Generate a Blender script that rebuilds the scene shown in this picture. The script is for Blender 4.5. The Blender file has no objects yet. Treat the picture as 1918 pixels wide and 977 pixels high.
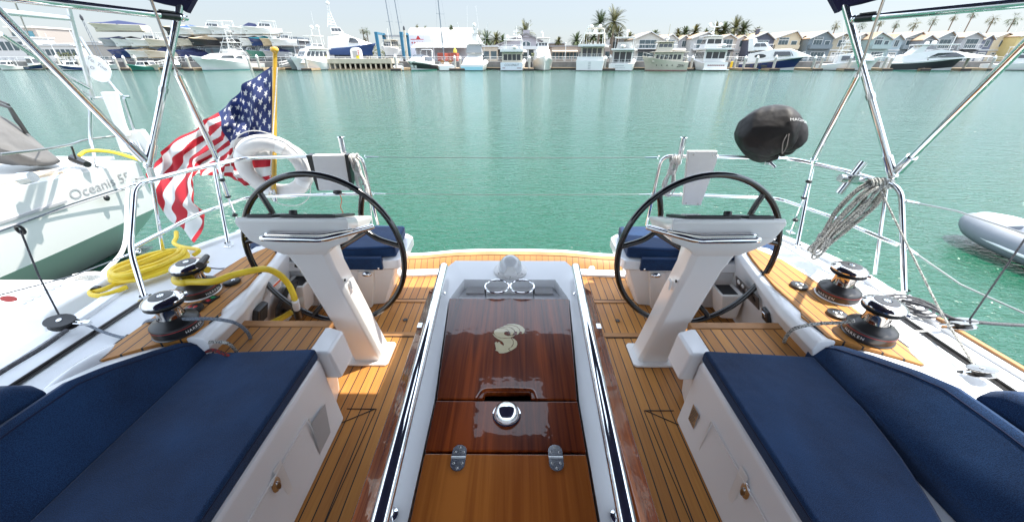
import bpy, bmesh, math, random
from mathutils import Vector, Matrix
R=math.radians
random.seed(7)
scene=bpy.context.scene
# ---------------------------------------------------------------- camera, light, exposure
F=685.0; W0,H0=1918.0,977.0; CX,CY=959.0,488.5
PITCH=R(29.0); YAW=R(0.4)
CAM=Vector((0.02,0.0,1.6))
cam=bpy.data.objects.new('camera',bpy.data.cameras.new('camera'))
scene.collection.objects.link(cam); scene.camera=cam
cam.location=CAM; cam.rotation_euler=(R(90)-PITCH,0,YAW)
cam.data.sensor_width=36; cam.data.lens=36*F/W0; cam.data.clip_start=0.05; cam.data.clip_end=5000
SUN_AZ=R(79); SUN_EL=R(65)          # azimuth measured clockwise from +Y (view direction)
world=bpy.data.worlds.new("World"); scene.world=world; world.use_nodes=True
nt=world.node_tree; bg=nt.nodes['Background']
sky=nt.nodes.new('ShaderNodeTexSky'); sky.sky_type='NISHITA'; sky.sun_disc=False
sky.sun_elevation=SUN_EL; sky.sun_rotation=SUN_AZ; sky.air_density=1.0; sky.dust_density=0.8; sky.ozone_density=1.0
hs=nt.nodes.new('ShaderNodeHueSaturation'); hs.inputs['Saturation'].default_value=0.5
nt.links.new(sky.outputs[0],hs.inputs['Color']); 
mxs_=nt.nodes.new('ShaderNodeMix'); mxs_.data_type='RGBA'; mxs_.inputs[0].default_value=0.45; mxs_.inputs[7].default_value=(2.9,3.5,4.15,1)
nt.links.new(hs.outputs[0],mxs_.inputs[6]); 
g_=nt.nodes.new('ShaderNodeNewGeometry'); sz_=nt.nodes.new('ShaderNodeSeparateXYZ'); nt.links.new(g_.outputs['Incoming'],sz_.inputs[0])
mr_=nt.nodes.new('ShaderNodeMapRange'); mr_.inputs[1].default_value=-0.112; mr_.inputs[2].default_value=-0.34; mr_.inputs[3].default_value=0.47; mr_.inputs[4].default_value=1.75  # added sky gradient, brighter with elevation, to lift the shade under the bimini
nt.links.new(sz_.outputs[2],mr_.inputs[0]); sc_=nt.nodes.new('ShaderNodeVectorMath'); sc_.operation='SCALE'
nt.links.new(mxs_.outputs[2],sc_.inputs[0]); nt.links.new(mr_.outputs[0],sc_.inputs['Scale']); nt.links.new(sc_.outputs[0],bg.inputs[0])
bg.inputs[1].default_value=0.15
sl=bpy.data.lights.new('sun','SUN'); sl.energy=3.7; sl.angle=R(0.5); sl.color=(1,0.95,0.86)
so=bpy.data.objects.new('sun',sl); scene.collection.objects.link(so)
sd=Vector((math.sin(SUN_AZ)*math.cos(SUN_EL),math.cos(SUN_AZ)*math.cos(SUN_EL),math.sin(SUN_EL)))
so.rotation_euler=sd.to_track_quat('Z','Y').to_euler()
vs=scene.view_settings; vs.view_transform='Standard'; vs.look='None'; vs.gamma=1; vs.exposure=1.4; vs.use_curve_mapping=False
scene.cycles.max_bounces=8

_RM=Matrix.Rotation(YAW,3,'Z')@Matrix.Rotation(R(90)-PITCH,3,'X')
def P(u,v,x=None,y=None,z=None):
    d=_RM@Vector(((u-CX)/F,(CY-v)/F,-1.0))
    if z is not None: t=(z-CAM.z)/d.z
    elif y is not None: t=(y-CAM.y)/d.y
    else: t=(x-CAM.x)/d.x
    return CAM+d*t

# ---------------------------------------------------------------- mesh helpers
C=scene.collection
def tag(o,label=None,cat=None,group=None,kind=None):
    if label: o['label']=label
    if cat: o['category']=cat
    if group: o['group']=group
    if kind: o['kind']=kind
    return o
def thing(name,label,cat,loc=(0,0,0),rotz=0,group=None):
    o=bpy.data.objects.new(name,None); C.objects.link(o); o.empty_display_size=0.1
    o.location=loc; o.rotation_euler=(0,0,rotz)
    return tag(o,label,cat,group)
def dup(root,loc,rotz,label=None,group=None,scale=None):
    r=root.copy(); C.objects.link(r); r.location=loc; r.rotation_euler=(0,0,rotz)
    if scale: r.scale=scale if hasattr(scale,'__len__') else (scale,)*3
    if label: r['label']=label
    if group: r['group']=group
    for ch in list(root.children):
        c=ch.copy(); C.objects.link(c); c.parent=r
        for g in list(ch.children):
            d=g.copy(); C.objects.link(d); d.parent=c
    return r
def smooth_path(pts,n=6,closed=False):
    pts=[Vector(p) for p in pts]; N=len(pts); out=[]
    rng=range(N) if closed else range(N-1)
    for i in rng:
        p0=pts[(i-1)%N] if closed or i>0 else pts[0]
        p1=pts[i]; p2=pts[(i+1)%N]
        p3=pts[(i+2)%N] if closed or i+2<N else pts[-1]
        for k in range(n):
            t=k/n
            out.append(0.5*((2*p1)+(p2-p0)*t+(2*p0-5*p1+4*p2-p3)*t*t+(3*p1-p0-3*p2+p3)*t**3))
    if not closed: out.append(pts[-1])
    return out
def round_path(pts,r,n=5):
    """polyline with rounded corners"""
    pts=[Vector(p) for p in pts]; out=[pts[0]]
    for i in range(1,len(pts)-1):
        a,b,c=pts[i-1],pts[i],pts[i+1]
        d1=(a-b); d2=(c-b); k=min(r,d1.length*0.45,d2.length*0.45)
        s=b+d1.normalized()*k; e=b+d2.normalized()*k
        for j in range(n+1):
            t=j/n; out.append((1-t)**2*s+2*t*(1-t)*b+t*t*e)
    out.append(pts[-1]); return out
class MB:
    def __init__(s): s.v=[]; s.f=[]; s.m=[]; s.mi=0
    def add(s,vs,fs,mi=None):
        o=len(s.v); s.v+= [tuple(p) for p in vs]; s.f+=[tuple(i+o for i in f) for f in fs]
        s.m+=[s.mi if mi is None else mi]*len(fs); return s
    def box(s,x0,x1,y0,y1,z0,z1,mi=None,M=None):
        vs=[Vector((x,y,z)) for z in (z0,z1) for y in (y0,y1) for x in (x0,x1)]
        if M: vs=[M@p for p in vs]
        return s.add(vs,[(0,2,3,1),(4,5,7,6),(0,1,5,4),(2,6,7,3),(0,4,6,2),(1,3,7,5)],mi)
    def cbox(s,c,size,rz=0,mi=None,M=None):
        T=Matrix.Translation(Vector(c))@Matrix.Rotation(rz,4,'Z')
        if M: T=T@M
        a,b,d=size[0]/2,size[1]/2,size[2]/2
        return s.box(-a,a,-b,b,-d,d,mi,T)
    def hexa(s,bot,top,mi=None):
        """bot, top: 4 points each, same order"""
        return s.add(list(bot)+list(top),[(3,2,1,0),(4,5,6,7),(0,1,5,4),(1,2,6,5),(2,3,7,6),(3,0,4,7)],mi)
    def prism(s,poly,h0,h1,ax='z',mi=None,M=None):
        n=len(poly)
        def mk(p,h):
            q={'z':(p[0],p[1],h),'y':(p[0],h,p[1]),'x':(h,p[0],p[1])}[ax]
            q=Vector(q); return M@q if M else q
        vs=[mk(p,h0) for p in poly]+[mk(p,h1) for p in poly]
        fs=[tuple(range(n))[::-1],tuple(range(n,2*n))]+[(i,(i+1)%n,n+(i+1)%n,n+i) for i in range(n)]
        return s.add(vs,fs,mi)
    def loft(s,secs,cap=True,closed=True,mi=None):
        n=len(secs[0]); vs=[p for c in secs for p in c]; fs=[]
        for k in range(len(secs)-1):
            for i in range(n if closed else n-1):
                j=(i+1)%n; fs.append((k*n+i,k*n+j,(k+1)*n+j,(k+1)*n+i))
        if cap: fs.append(tuple(range(n))[::-1]); fs.append(tuple(range((len(secs)-1)*n,len(secs)*n)))
        return s.add(vs,fs,mi)
    def tube(s,pts,r,seg=10,closed=False,mi=None,cap=True):
        pts=[Vector(p) for p in pts]; n=len(pts)
        if n<2: return s
        rr=r if hasattr(r,'__len__') else [r]*n
        T=[]
        for i in range(n):
            a=pts[i-1] if (i>0 or closed) else pts[i]; b=pts[(i+1)%n] if (i<n-1 or closed) else pts[i]
            d=(b-a); T.append(d.normalized() if d.length>1e-9 else Vector((0,0,1)))
        up=Vector((0,0,1)) if abs(T[0].z)<0.9 else Vector((1,0,0))
        N=(up-T[0]*up.dot(T[0])).normalized(); secs=[]
        for i in range(n):
            N=(N-T[i]*N.dot(T[i])); N=N.normalized() if N.length>1e-6 else T[i].orthogonal().normalized()
            B=T[i].cross(N)
            secs.append([pts[i]+(N*math.cos(2*math.pi*k/seg)+B*math.sin(2*math.pi*k/seg))*rr[i] for k in range(seg)])
        if closed: secs.append(secs[0])
        return s.loft(secs,cap=cap and not closed,mi=mi)
    def lathe(s,prof,c=(0,0,0),seg=24,M=None,mi=None,closed_prof=False):
        c=Vector(c); secs=[]
        for k in range(seg+1):
            a=2*math.pi*k/seg
            secs.append([(r*math.cos(a),r*math.sin(a),z) for r,z in prof])
        vs=[]; n=len(prof)
        for k in range(seg):
            for (x,y,z) in secs[k]:
                p=Vector((x,y,z)); p=M@p if M else p; vs.append(p+c)
        fs=[]
        for k in range(seg):
            k2=(k+1)%seg
            for i in range(n-1):
                fs.append((k*n+i,k2*n+i,k2*n+i+1,k*n+i+1))
            if closed_prof: fs.append((k*n+n-1,k2*n+n-1,k2*n,k*n))
        return s.add(vs,fs,mi)
    def ball(s,c,r,seg=12,rings=8,mi=None,M=None,top=1.0,bot=-1.0):
        rr=r if hasattr(r,'__len__') else (r,r,r)
        prof=[]
        a0=math.asin(max(-1,bot)); a1=math.asin(min(1,top))
        for i in range(rings+1):
            a=a0+(a1-a0)*i/rings; prof.append((max(1e-4,math.cos(a)),math.sin(a)))
        S=Matrix.Diagonal((rr[0],rr[1],rr[2])).to_4x4()
        return s.lathe(prof,c,seg,(M@S) if M else S,mi)
    def merge(s,o,M=None,mi=None):
        vs=[M@Vector(p) for p in o.v] if M else o.v
        k=len(s.v); s.v+=[tuple(p) for p in vs]; s.f+=[tuple(i+k for i in f) for f in o.f]
        s.m+=o.m if mi is None else [mi]*len(o.f); return s
    def build(s,name,mats,parent=None,bevel=0,segs=2,smooth=True,angle=35,sub=0,offset=None,merge=False):
        me=bpy.data.meshes.new(name)
        off=Vector(offset) if offset is not None else None
        me.from_pydata([Vector(p)-off for p in s.v] if off is not None else s.v,[],s.f)
        mats=mats if isinstance(mats,(list,tuple)) else [mats]
        for m in mats: me.materials.append(m)
        me.polygons.foreach_set('material_index',[min(i,len(mats)-1) for i in s.m])
        bm=bmesh.new(); bm.from_mesh(me)
        if merge or bevel: bmesh.ops.remove_doubles(bm,verts=bm.verts,dist=1e-5)
        bmesh.ops.recalc_face_normals(bm,faces=bm.faces)
        if bevel:
            ed=[e for e in bm.edges if len(e.link_faces)==2 and e.calc_face_angle(0)>R(28)]
            try: bmesh.ops.bevel(bm,geom=ed,offset=bevel,segments=segs,profile=0.5,affect='EDGES',clamp_overlap=True)
            except Exception as ex: print('bevel',name,ex)
        bm.to_mesh(me); bm.free()
        if smooth:
            me.polygons.foreach_set('use_smooth',[True]*len(me.polygons)); me.set_sharp_from_angle(angle=R(angle))
        o=bpy.data.objects.new(name,me); C.objects.link(o)
        if parent: o.parent=parent
        if bevel and smooth and len(me.polygons)<4000:
            wn=o.modifiers.new('wn','WEIGHTED_NORMAL'); wn.keep_sharp=True; wn.weight=100
        if sub:
            md=o.modifiers.new('s','SUBSURF'); md.levels=sub; md.render_levels=sub
        return o
def text_mb(body,size,depth=0.001,font=None,shear=0,align='CENTER',off=0.0):
    cu=bpy.data.curves.new('t','FONT'); cu.body=body; cu.size=size; cu.extrude=depth; cu.shear=shear; cu.offset=off
    cu.align_x=align; cu.align_y='CENTER'; cu.resolution_u=3
    o=bpy.data.objects.new('t',cu); C.objects.link(o)
    dg=bpy.context.evaluated_depsgraph_get(); me=bpy.data.meshes.new_from_object(o.evaluated_get(dg))
    m=MB(); m.add([v.co.copy() for v in me.vertices],[tuple(p.vertices) for p in me.polygons])
    bpy.data.objects.remove(o); bpy.data.curves.remove(cu); bpy.data.meshes.remove(me)
    return m
def frame(o,xd,yd):
    """matrix with local x->xd, y->yd, z->xd x yd, origin o"""
    x=Vector(xd).normalized(); y=Vector(yd); y=(y-x*y.dot(x)).normalized(); z=x.cross(y)
    return Matrix(((x.x,y.x,z.x,o[0]),(x.y,y.y,z.y,o[1]),(x.z,y.z,z.z,o[2]),(0,0,0,1)))

# ---------------------------------------------------------------- materials
def mat(name,col,rough=0.5,metal=0.0,coat=0.0,spec=0.5,var=0.0,vscale=3.0,bump=0.0,bscale=200.0,coatr=0.05,sheen=0,emit=None,detail=4):
    m=bpy.data.materials.new(name); m.use_nodes=True; t=m.node_tree; b=t.nodes['Principled BSDF']
    b.inputs['Base Color'].default_value=(*col,1); b.inputs['Roughness'].default_value=rough
    b.inputs['Metallic'].default_value=metal; b.inputs['Coat Weight'].default_value=coat
    b.inputs['Coat Roughness'].default_value=coatr; b.inputs['Specular IOR Level'].default_value=spec
    if sheen: b.inputs['Sheen Weight'].default_value=sheen
    if var or bump: tc=t.nodes.new('ShaderNodeTexCoord')
    if var:
        n=t.nodes.new('ShaderNodeTexNoise'); n.inputs['Scale'].default_value=vscale; n.inputs['Detail'].default_value=detail
        t.links.new(tc.outputs['Object'],n.inputs['Vector'])
        mr=t.nodes.new('ShaderNodeMapRange'); mr.inputs[1].default_value=0.3; mr.inputs[2].default_value=0.7
        mr.inputs[3].default_value=1-var; mr.inputs[4].default_value=1+var*0.6
        mx=t.nodes.new('ShaderNodeVectorMath'); mx.operation='SCALE'; mx.inputs[0].default_value=col
        t.links.new(n.outputs['Fac'],mr.inputs[0]); t.links.new(mr.outputs[0],mx.inputs['Scale']); t.links.new(mx.outputs[0],b.inputs['Base Color'])
    if bump:
        n2=t.nodes.new('ShaderNodeTexNoise'); n2.inputs['Scale'].default_value=bscale; n2.inputs['Detail'].default_value=3
        bp=t.nodes.new('ShaderNodeBump'); bp.inputs['Strength'].default_value=bump; bp.inputs['Distance'].default_value=0.01
        t.links.new(tc.outputs['Object'],n2.inputs['Vector']); t.links.new(n2.outputs['Fac'],bp.inputs['Height']); t.links.new(bp.outputs[0],b.inputs['Normal'])
    return m
def teak(name,ang=0.0,spacing=0.055,caulk=0.005,c1=(0.33,0.125,0.026),c2=(0.60,0.275,0.055),rough=0.55,swap=False):
    m=bpy.data.materials.new(name); m.use_nodes=True; t=m.node_tree; b=t.nodes['Principled BSDF']; N=t.nodes.new; L=t.links.new
    tc=N('ShaderNodeTexCoord'); mp=N('ShaderNodeMapping'); mp.inputs['Rotation'].default_value=(0,0,ang); L(tc.outputs['Object'],mp.inputs[0])
    sx=N('ShaderNodeSeparateXYZ'); L(mp.outputs[0],sx.inputs[0])
    def M(op,a,bv=None):
        n=N('ShaderNodeMath'); n.operation=op
        if hasattr(a,'is_linked'): L(a,n.inputs[0])
        else: n.inputs[0].default_value=a
        if bv is not None:
            if hasattr(bv,'is_linked'): L(bv,n.inputs[1])
            else: n.inputs[1].default_value=bv
        return n.outputs[0]
    s=M('DIVIDE',sx.outputs[0],spacing); fr=M('FRACT',s); fl=M('FLOOR',s)
    line=M('LESS_THAN',fr,caulk/spacing)
    wn=N('ShaderNodeTexWhiteNoise'); wn.noise_dimensions='1D'; L(fl,wn.inputs['W'])
    mp2=N('ShaderNodeMapping'); mp2.inputs['Scale'].default_value=(90,4,90); L(mp.outputs[0],mp2.inputs[0])
    no=N('ShaderNodeTexNoise'); no.inputs['Scale'].default_value=1.0; no.inputs['Detail'].default_value=5; L(mp2.outputs[0],no.inputs['Vector'])
    no2=N('ShaderNodeTexNoise'); no2.inputs['Scale'].default_value=2.3; no2.inputs['Detail'].default_value=3; L(mp.outputs[0],no2.inputs['Vector'])
    f=M('ADD',M('MULTIPLY',wn.outputs['Value'],0.3),M('ADD',M('MULTIPLY',no.outputs['Fac'],0.8),M('MULTIPLY',M('SUBTRACT',no2.outputs['Fac'],0.5),0.7)))
    f=M('SUBTRACT',f,0.15)
    mx=N('ShaderNodeMix'); mx.data_type='RGBA'; mx.inputs[6].default_value=(*c1,1); mx.inputs[7].default_value=(*c2,1); L(f,mx.inputs[0])
    m2=N('ShaderNodeMix'); m2.data_type='RGBA'; L(line,m2.inputs[0]); L(mx.outputs[2],m2.inputs[6]); m2.inputs[7].default_value=(0.012,0.012,0.014,1)
    L(m2.outputs[2],b.inputs['Base Color']); b.inputs['Roughness'].default_value=rough
    bp=N('ShaderNodeBump'); bp.inputs['Strength'].default_value=0.25; bp.inputs['Distance'].default_value=0.002
    L(M('SUBTRACT',no.outputs['Fac'],M('MULTIPLY',line,0.8)),bp.inputs['Height']); L(bp.outputs[0],b.inputs['Normal'])
    return m
def varnish(name,c1,c2,rough=0.25,sc=(75,2.2,60)):
    m=bpy.data.materials.new(name); m.use_nodes=True; t=m.node_tree; b=t.nodes['Principled BSDF']; N=t.nodes.new; L=t.links.new
    tc=N('ShaderNodeTexCoord'); mp=N('ShaderNodeMapping'); mp.inputs['Scale'].default_value=sc; L(tc.outputs['Object'],mp.inputs[0])
    no=N('ShaderNodeTexNoise'); no.inputs['Scale'].default_value=1; no.inputs['Detail'].default_value=6; no.inputs['Distortion'].default_value=0.4; L(mp.outputs[0],no.inputs['Vector'])
    mp3=N('ShaderNodeMapping'); mp3.inputs['Scale'].default_value=(9,0.7,10); L(tc.outputs['Object'],mp3.inputs[0])
    n3=N('ShaderNodeTexNoise'); n3.inputs['Scale'].default_value=1; n3.inputs['Detail'].default_value=2; L(mp3.outputs[0],n3.inputs['Vector'])
    ad=N('ShaderNodeMath'); ad.operation='MULTIPLY'; L(no.outputs['Fac'],ad.inputs[0]); L(n3.outputs['Fac'],ad.inputs[1])
    mr=N('ShaderNodeMapRange'); mr.inputs[1].default_value=0.15; mr.inputs[2].default_value=0.36; L(ad.outputs[0],mr.inputs[0])
    mx=N('ShaderNodeMix'); mx.data_type='RGBA'; mx.inputs[6].default_value=(*c1,1); mx.inputs[7].default_value=(*c2,1); L(mr.outputs[0],mx.inputs[0])
    L(mx.outputs[2],b.inputs['Base Color']); b.inputs['Roughness'].default_value=rough
    b.inputs['Coat Weight'].default_value=0.75; b.inputs['Coat Roughness'].default_value=0.02; b.inputs['Specular IOR Level'].default_value=0.2
    n2=N('ShaderNodeTexNoise'); n2.inputs['Scale'].default_value=22; n2.inputs['Detail'].default_value=2; L(tc.outputs['Object'],n2.inputs['Vector'])
    bp=N('ShaderNodeBump'); bp.inputs['Strength'].default_value=0.06; bp.inputs['Distance'].default_value=0.01; L(n2.outputs['Fac'],bp.inputs['Height']); L(bp.outputs[0],b.inputs['Coat Normal'])
    return m
def fabric(name,col,col2,scale=420):
    m=bpy.data.materials.new(name); m.use_nodes=True; t=m.node_tree; b=t.nodes['Principled BSDF']; N=t.nodes.new; L=t.links.new
    tc=N('ShaderNodeTexCoord')
    no=N('ShaderNodeTexNoise'); no.inputs['Scale'].default_value=scale; no.inputs['Detail'].default_value=2; L(tc.outputs['Object'],no.inputs['Vector'])
    n2=N('ShaderNodeTexNoise'); n2.inputs['Scale'].default_value=5; n2.inputs['Detail'].default_value=4; L(tc.outputs['Object'],n2.inputs['Vector'])
    ad=N('ShaderNodeMath'); ad.operation='MULTIPLY_ADD'; L(n2.outputs['Fac'],ad.inputs[0]); ad.inputs[1].default_value=0.5; L(no.outputs['Fac'],ad.inputs[2])
    mr=N('ShaderNodeMapRange'); mr.inputs[1].default_value=0.58; mr.inputs[2].default_value=0.92; L(ad.outputs[0],mr.inputs[0])
    mx=N('ShaderNodeMix'); mx.data_type='RGBA'; mx.inputs[6].default_value=(*col,1); mx.inputs[7].default_value=(*col2,1); L(mr.outputs[0],mx.inputs[0])
    L(mx.outputs[2],b.inputs['Base Color']); b.inputs['Roughness'].default_value=0.85; b.inputs['Sheen Weight'].default_value=0.15
    b.inputs['Specular IOR Level'].default_value=0.2
    bp=N('ShaderNodeBump'); bp.inputs['Strength'].default_value=0.35; bp.inputs['Distance'].default_value=0.004; L(no.outputs['Fac'],bp.inputs['Height'])
    bp2=N('ShaderNodeBump'); bp2.inputs['Strength'].default_value=0.25; bp2.inputs['Distance'].default_value=0.03; L(n2.outputs['Fac'],bp2.inputs['Height']); L(bp.outputs[0],bp2.inputs['Normal']); L(bp2.outputs[0],b.inputs['Normal'])
    return m
def ropemat(name,c1,c2,scale=140):
    m=bpy.data.materials.new(name); m.use_nodes=True; t=m.node_tree; b=t.nodes['Principled BSDF']; N=t.nodes.new; L=t.links.new
    tc=N('ShaderNodeTexCoord'); no=N('ShaderNodeTexNoise'); no.inputs['Scale'].default_value=scale; no.inputs['Detail'].default_value=2; L(tc.outputs['Object'],no.inputs['Vector'])
    mr=N('ShaderNodeMapRange'); mr.inputs[1].default_value=0.42; mr.inputs[2].default_value=0.58; L(no.outputs['Fac'],mr.inputs[0])
    mx=N('ShaderNodeMix'); mx.data_type='RGBA'; mx.inputs[6].default_value=(*c1,1); mx.inputs[7].default_value=(*c2,1); L(mr.outputs[0],mx.inputs[0])
    L(mx.outputs[2],b.inputs['Base Color']); b.inputs['Roughness'].default_value=0.8
    bp=N('ShaderNodeBump'); bp.inputs['Strength'].default_value=0.5; bp.inputs['Distance'].default_value=0.003; L(no.outputs['Fac'],bp.inputs['Height']); L(bp.outputs[0],b.inputs['Normal'])
    return m
GEL=mat('gelcoat',(0.84,0.85,0.86),0.22,coat=0.4,var=0.03,vscale=2.5)
GELW=mat('gelcoat_warm',(0.80,0.785,0.76),0.3,coat=0.3,var=0.03,vscale=2)
GELG=mat('nonskid_deck',(0.74,0.755,0.77),0.6,bump=0.25,bscale=350,var=0.05,vscale=4)
TEAK=teak('teak_deck',0,0.052,0.0055)
TEAKT=teak('teak_transom',0,0.052,0.004,c1=(0.38,0.17,0.05),c2=(0.50,0.25,0.08))
TEAKP=mat('teak_plain',(0.42,0.20,0.07),0.55,var=0.25,vscale=6,bump=0.1,bscale=120)
VAR=varnish('varnished_mahogany',(0.075,0.012,0.003),(0.30,0.058,0.010))
VAR2=varnish('varnished_mahogany_lighter',(0.27,0.070,0.012),(0.46,0.145,0.026))
INLAY=mat('inlay_maple',(0.62,0.52,0.30),0.3,coat=1,var=0.08,vscale=40,coatr=0.02)
CHR=mat('polished_stainless',(0.78,0.79,0.80),0.06,metal=1)
SS=mat('brushed_stainless',(0.62,0.63,0.64),0.22,metal=1,var=0.1,vscale=20)
CHRD=mat('smoked_chrome',(0.40,0.38,0.36),0.10,metal=1)
CHRW=mat('winch_cap_chrome',(0.58,0.56,0.54),0.09,metal=1)
NAVY=fabric('navy_fabric',(0.0035,0.014,0.046),(0.012,0.048,0.135),430)
NAVYD=fabric('navy_piping',(0.003,0.007,0.03),(0.006,0.014,0.05))
NAVYC=fabric('navy_canvas',(0.012,0.012,0.05),(0.022,0.022,0.075))
BLK=mat('black_plastic',(0.012,0.012,0.013),0.35)
BLKG=mat('black_gloss',(0.006,0.006,0.007),0.12,coat=0.6)
BLKM=mat('black_rubber',(0.02,0.02,0.021),0.7)
ALU=mat('anodised_grey',(0.075,0.072,0.07),0.32,metal=0.7)
GREYF=mat('grey_cover_fabric',(0.22,0.215,0.21),0.85,var=0.12,vscale=5,bump=0.2,bscale=60)
CHARF=mat('charcoal_cover',(0.013,0.0105,0.010),0.6,spec=0.35,var=0.25,vscale=8,bump=0.6,bscale=5)
WHT=mat('white_paint',(0.83,0.83,0.82),0.3,coat=0.5,var=0.03,vscale=2)
WHTF=mat('white_vinyl',(0.72,0.70,0.68),0.55,var=0.06,vscale=6,bump=0.08,bscale=20)
YEL=mat('yellow_hose',(0.80,0.57,0.03),0.42,var=0.1,vscale=20)
YELP=mat('yellow_varnished_wood',(0.62,0.36,0.03),0.3,coat=0.6,var=0.25,vscale=9)
CLEARV=None
GOLDT=mat('yellow_tag',(0.75,0.62,0.02),0.4)
RED=mat('signal_red',(0.45,0.03,0.03),0.45)
ORG=mat('orange_line',(0.75,0.12,0.03),0.5)
GRN=mat('button_green',(0.03,0.3,0.1),0.4)
GLASSD=mat('dark_glass',(0.015,0.02,0.025),0.05,coat=0.3,spec=0.8)
ROPEW=ropemat('white_rope',(0.74,0.73,0.70),(0.52,0.50,0.47))
ROPEG=ropemat('grey_flecked_rope',(0.50,0.49,0.44),(0.09,0.09,0.09),160)
ROPED=ropemat('dark_rope',(0.05,0.05,0.055),(0.10,0.10,0.11))
ROPEB=ropemat('slate_rope',(0.12,0.14,0.17),(0.2,0.23,0.27))
WIRE=mat('wire_stainless',(0.33,0.33,0.32),0.3,metal=1)
# ---------------------------------------------------------------- water
def water_material():
    m=bpy.data.materials.new('sea_water'); m.use_nodes=True; t=m.node_tree; b=t.nodes['Principled BSDF']; N=t.nodes.new; L=t.links.new
    tc=N('ShaderNodeTexCoord')
    nl=N('ShaderNodeTexNoise'); nl.inputs['Scale'].default_value=0.06; nl.inputs['Detail'].default_value=3; L(tc.outputs['Object'],nl.inputs['Vector'])
    mx=N('ShaderNodeMix'); mx.data_type='RGBA'; mx.inputs[6].default_value=(0.004,0.064,0.029,1); mx.inputs[7].default_value=(0.007,0.067,0.043,1); L(nl.outputs['Fac'],mx.inputs[0])
    L(mx.outputs[2],b.inputs['Base Color']); b.inputs['Roughness'].default_value=0.07; b.inputs['IOR'].default_value=1.37
    def wave(sc,scale,rot,det=3,dist=0.0):
        mp=N('ShaderNodeMapping'); mp.inputs['Scale'].default_value=sc; mp.inputs['Rotation'].default_value=(0,0,rot); L(tc.outputs['Object'],mp.inputs[0])
        n=N('ShaderNodeTexNoise'); n.inputs['Scale'].default_value=scale; n.inputs['Detail'].default_value=det; n.inputs['Distortion'].default_value=dist; L(mp.outputs[0],n.inputs['Vector']); return n.outputs['Fac']
    a=wave((1,2.6,1),2.4,R(12),4,0.5); c=wave((1,2.0,1),0.55,R(-8),3,0.3); d=wave((1,1.8,1),7.0,R(18),3,0.8); f_=wave((1,1.5,1),24.0,R(-10),2,0.5); e=wave((1,2.2,1),0.12,R(5),2)
    def ma(x,k,y=None):
        n=N('ShaderNodeMath'); n.operation='MULTIPLY_ADD'; L(x,n.inputs[0]); n.inputs[1].default_value=k
        if y is None: n.inputs[2].default_value=0
        else: L(y,n.inputs[2])
        return n.outputs[0]
    # calm and ruffled patches
    h=ma(a,0.055,ma(c,0.065,ma(d,0.034,ma(f_,0.0085,ma(e,0.08)))))
    bp=N('ShaderNodeBump'); bp.inputs['Strength'].default_value=0.85; bp.inputs['Distance'].default_value=1.0; L(h,bp.inputs['Height']); L(bp.outputs[0],b.inputs['Normal'])
    return m
wm=MB(); wm.add([(-900,-60,-0.9),(900,-60,-0.9),(900,900,-0.9),(-900,900,-0.9)],[(0,1,2,3)])
w=wm.build('water',water_material()); tag(w,kind='structure')
SHORE=103.0; LANDZ=0.8
g=MB(); g.box(-900,900,SHORE+0.6,1400,-3,LANDZ)
LAND=mat('asphalt_yard',(0.16,0.155,0.15),0.9,var=0.2,vscale=0.2)
tag(g.build('ground',LAND,smooth=False),kind='structure')

# ================================================================ OWN YACHT
yacht=thing('sailing_yacht','white sailing yacht cockpit with a teak sole, filling the foreground','sailing yacht')
CONC=mat('pontoon_concrete',(0.42,0.41,0.39),0.85,var=0.12,vscale=3,bump=0.2,bscale=60)
# outline of the deck edge, starboard (+x) and port (-x), y ascending
EDGE_R=[(2.28,-2.5),(2.24,-1.0),(2.18,0.3),(2.12,1.0),(2.10,1.5),(2.09,1.9),(2.00,2.25),(1.88,2.52),(1.78,2.70)]
EDGE_L=[(-2.28,-2.5),(-2.24,-1.0),(-2.18,0.3),(-2.13,1.0),(-2.16,1.5),(-2.22,1.85),(-2.16,2.15),(-2.0,2.42),(-1.82,2.62),(-1.76,2.72)]
# hull outside skin
def lerp(a,b,t): return a+(b-a)*t
hb=MB()
for E in (EDGE_R,EDGE_L):
    secs=[]
    sm=smooth_path([(x,y,0) for x,y in E],4)
    for p in sm:
        sx=1 if p.x>0 else -1; x=abs(p.x)
        secs.append([(sx*x,p.y,0.47),(sx*(x+0.012),p.y,0.44),(sx*(x+0.015),p.y,0.1),(sx*(x-0.02),p.y,-0.4),(sx*(x-0.25),p.y,-0.95),(sx*(x-0.6),p.y,-1.2)])
    hb.loft(secs,cap=False,closed=False)
hb.build('hull',GEL,yacht)
# side decks (non-skid) from coaming to edge, with margin
def strip(E,xin,zin,zout,ydiv=4):
    m=MB(); sm=smooth_path([(x,y,0) for x,y in E],ydiv); secs=[]
    for p in sm:
        s=1 if p.x>0 else -1
        secs.append([(s*xin(p.y),p.y,zin),(p.x-s*0.06,p.y,zout)])
    m.loft(secs,cap=False,closed=False); return m
for E in (EDGE_R,EDGE_L):
    strip(E,lambda y:1.60 if y<2.0 else max(0.9,1.60-(y-2.0)*0.5),0.475,0.475).build('side_deck',GELG,yacht)
# toe rail / gunwale cap
m=MB()
for E in (EDGE_R,EDGE_L):
    sm=smooth_path([(x,y,0) for x,y in E],4)
    secs=[]
    for p in sm:
        s=1 if p.x>0 else -1
        secs.append([(p.x-s*0.065,p.y,0.470),(p.x-s*0.062,p.y,0.495),(p.x-s*0.01,p.y,0.500),(p.x+s*0.012,p.y,0.47)])
    m.loft(secs,cap=False,closed=False); m.build('gunwale',GEL,yacht); m=MB()
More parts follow.
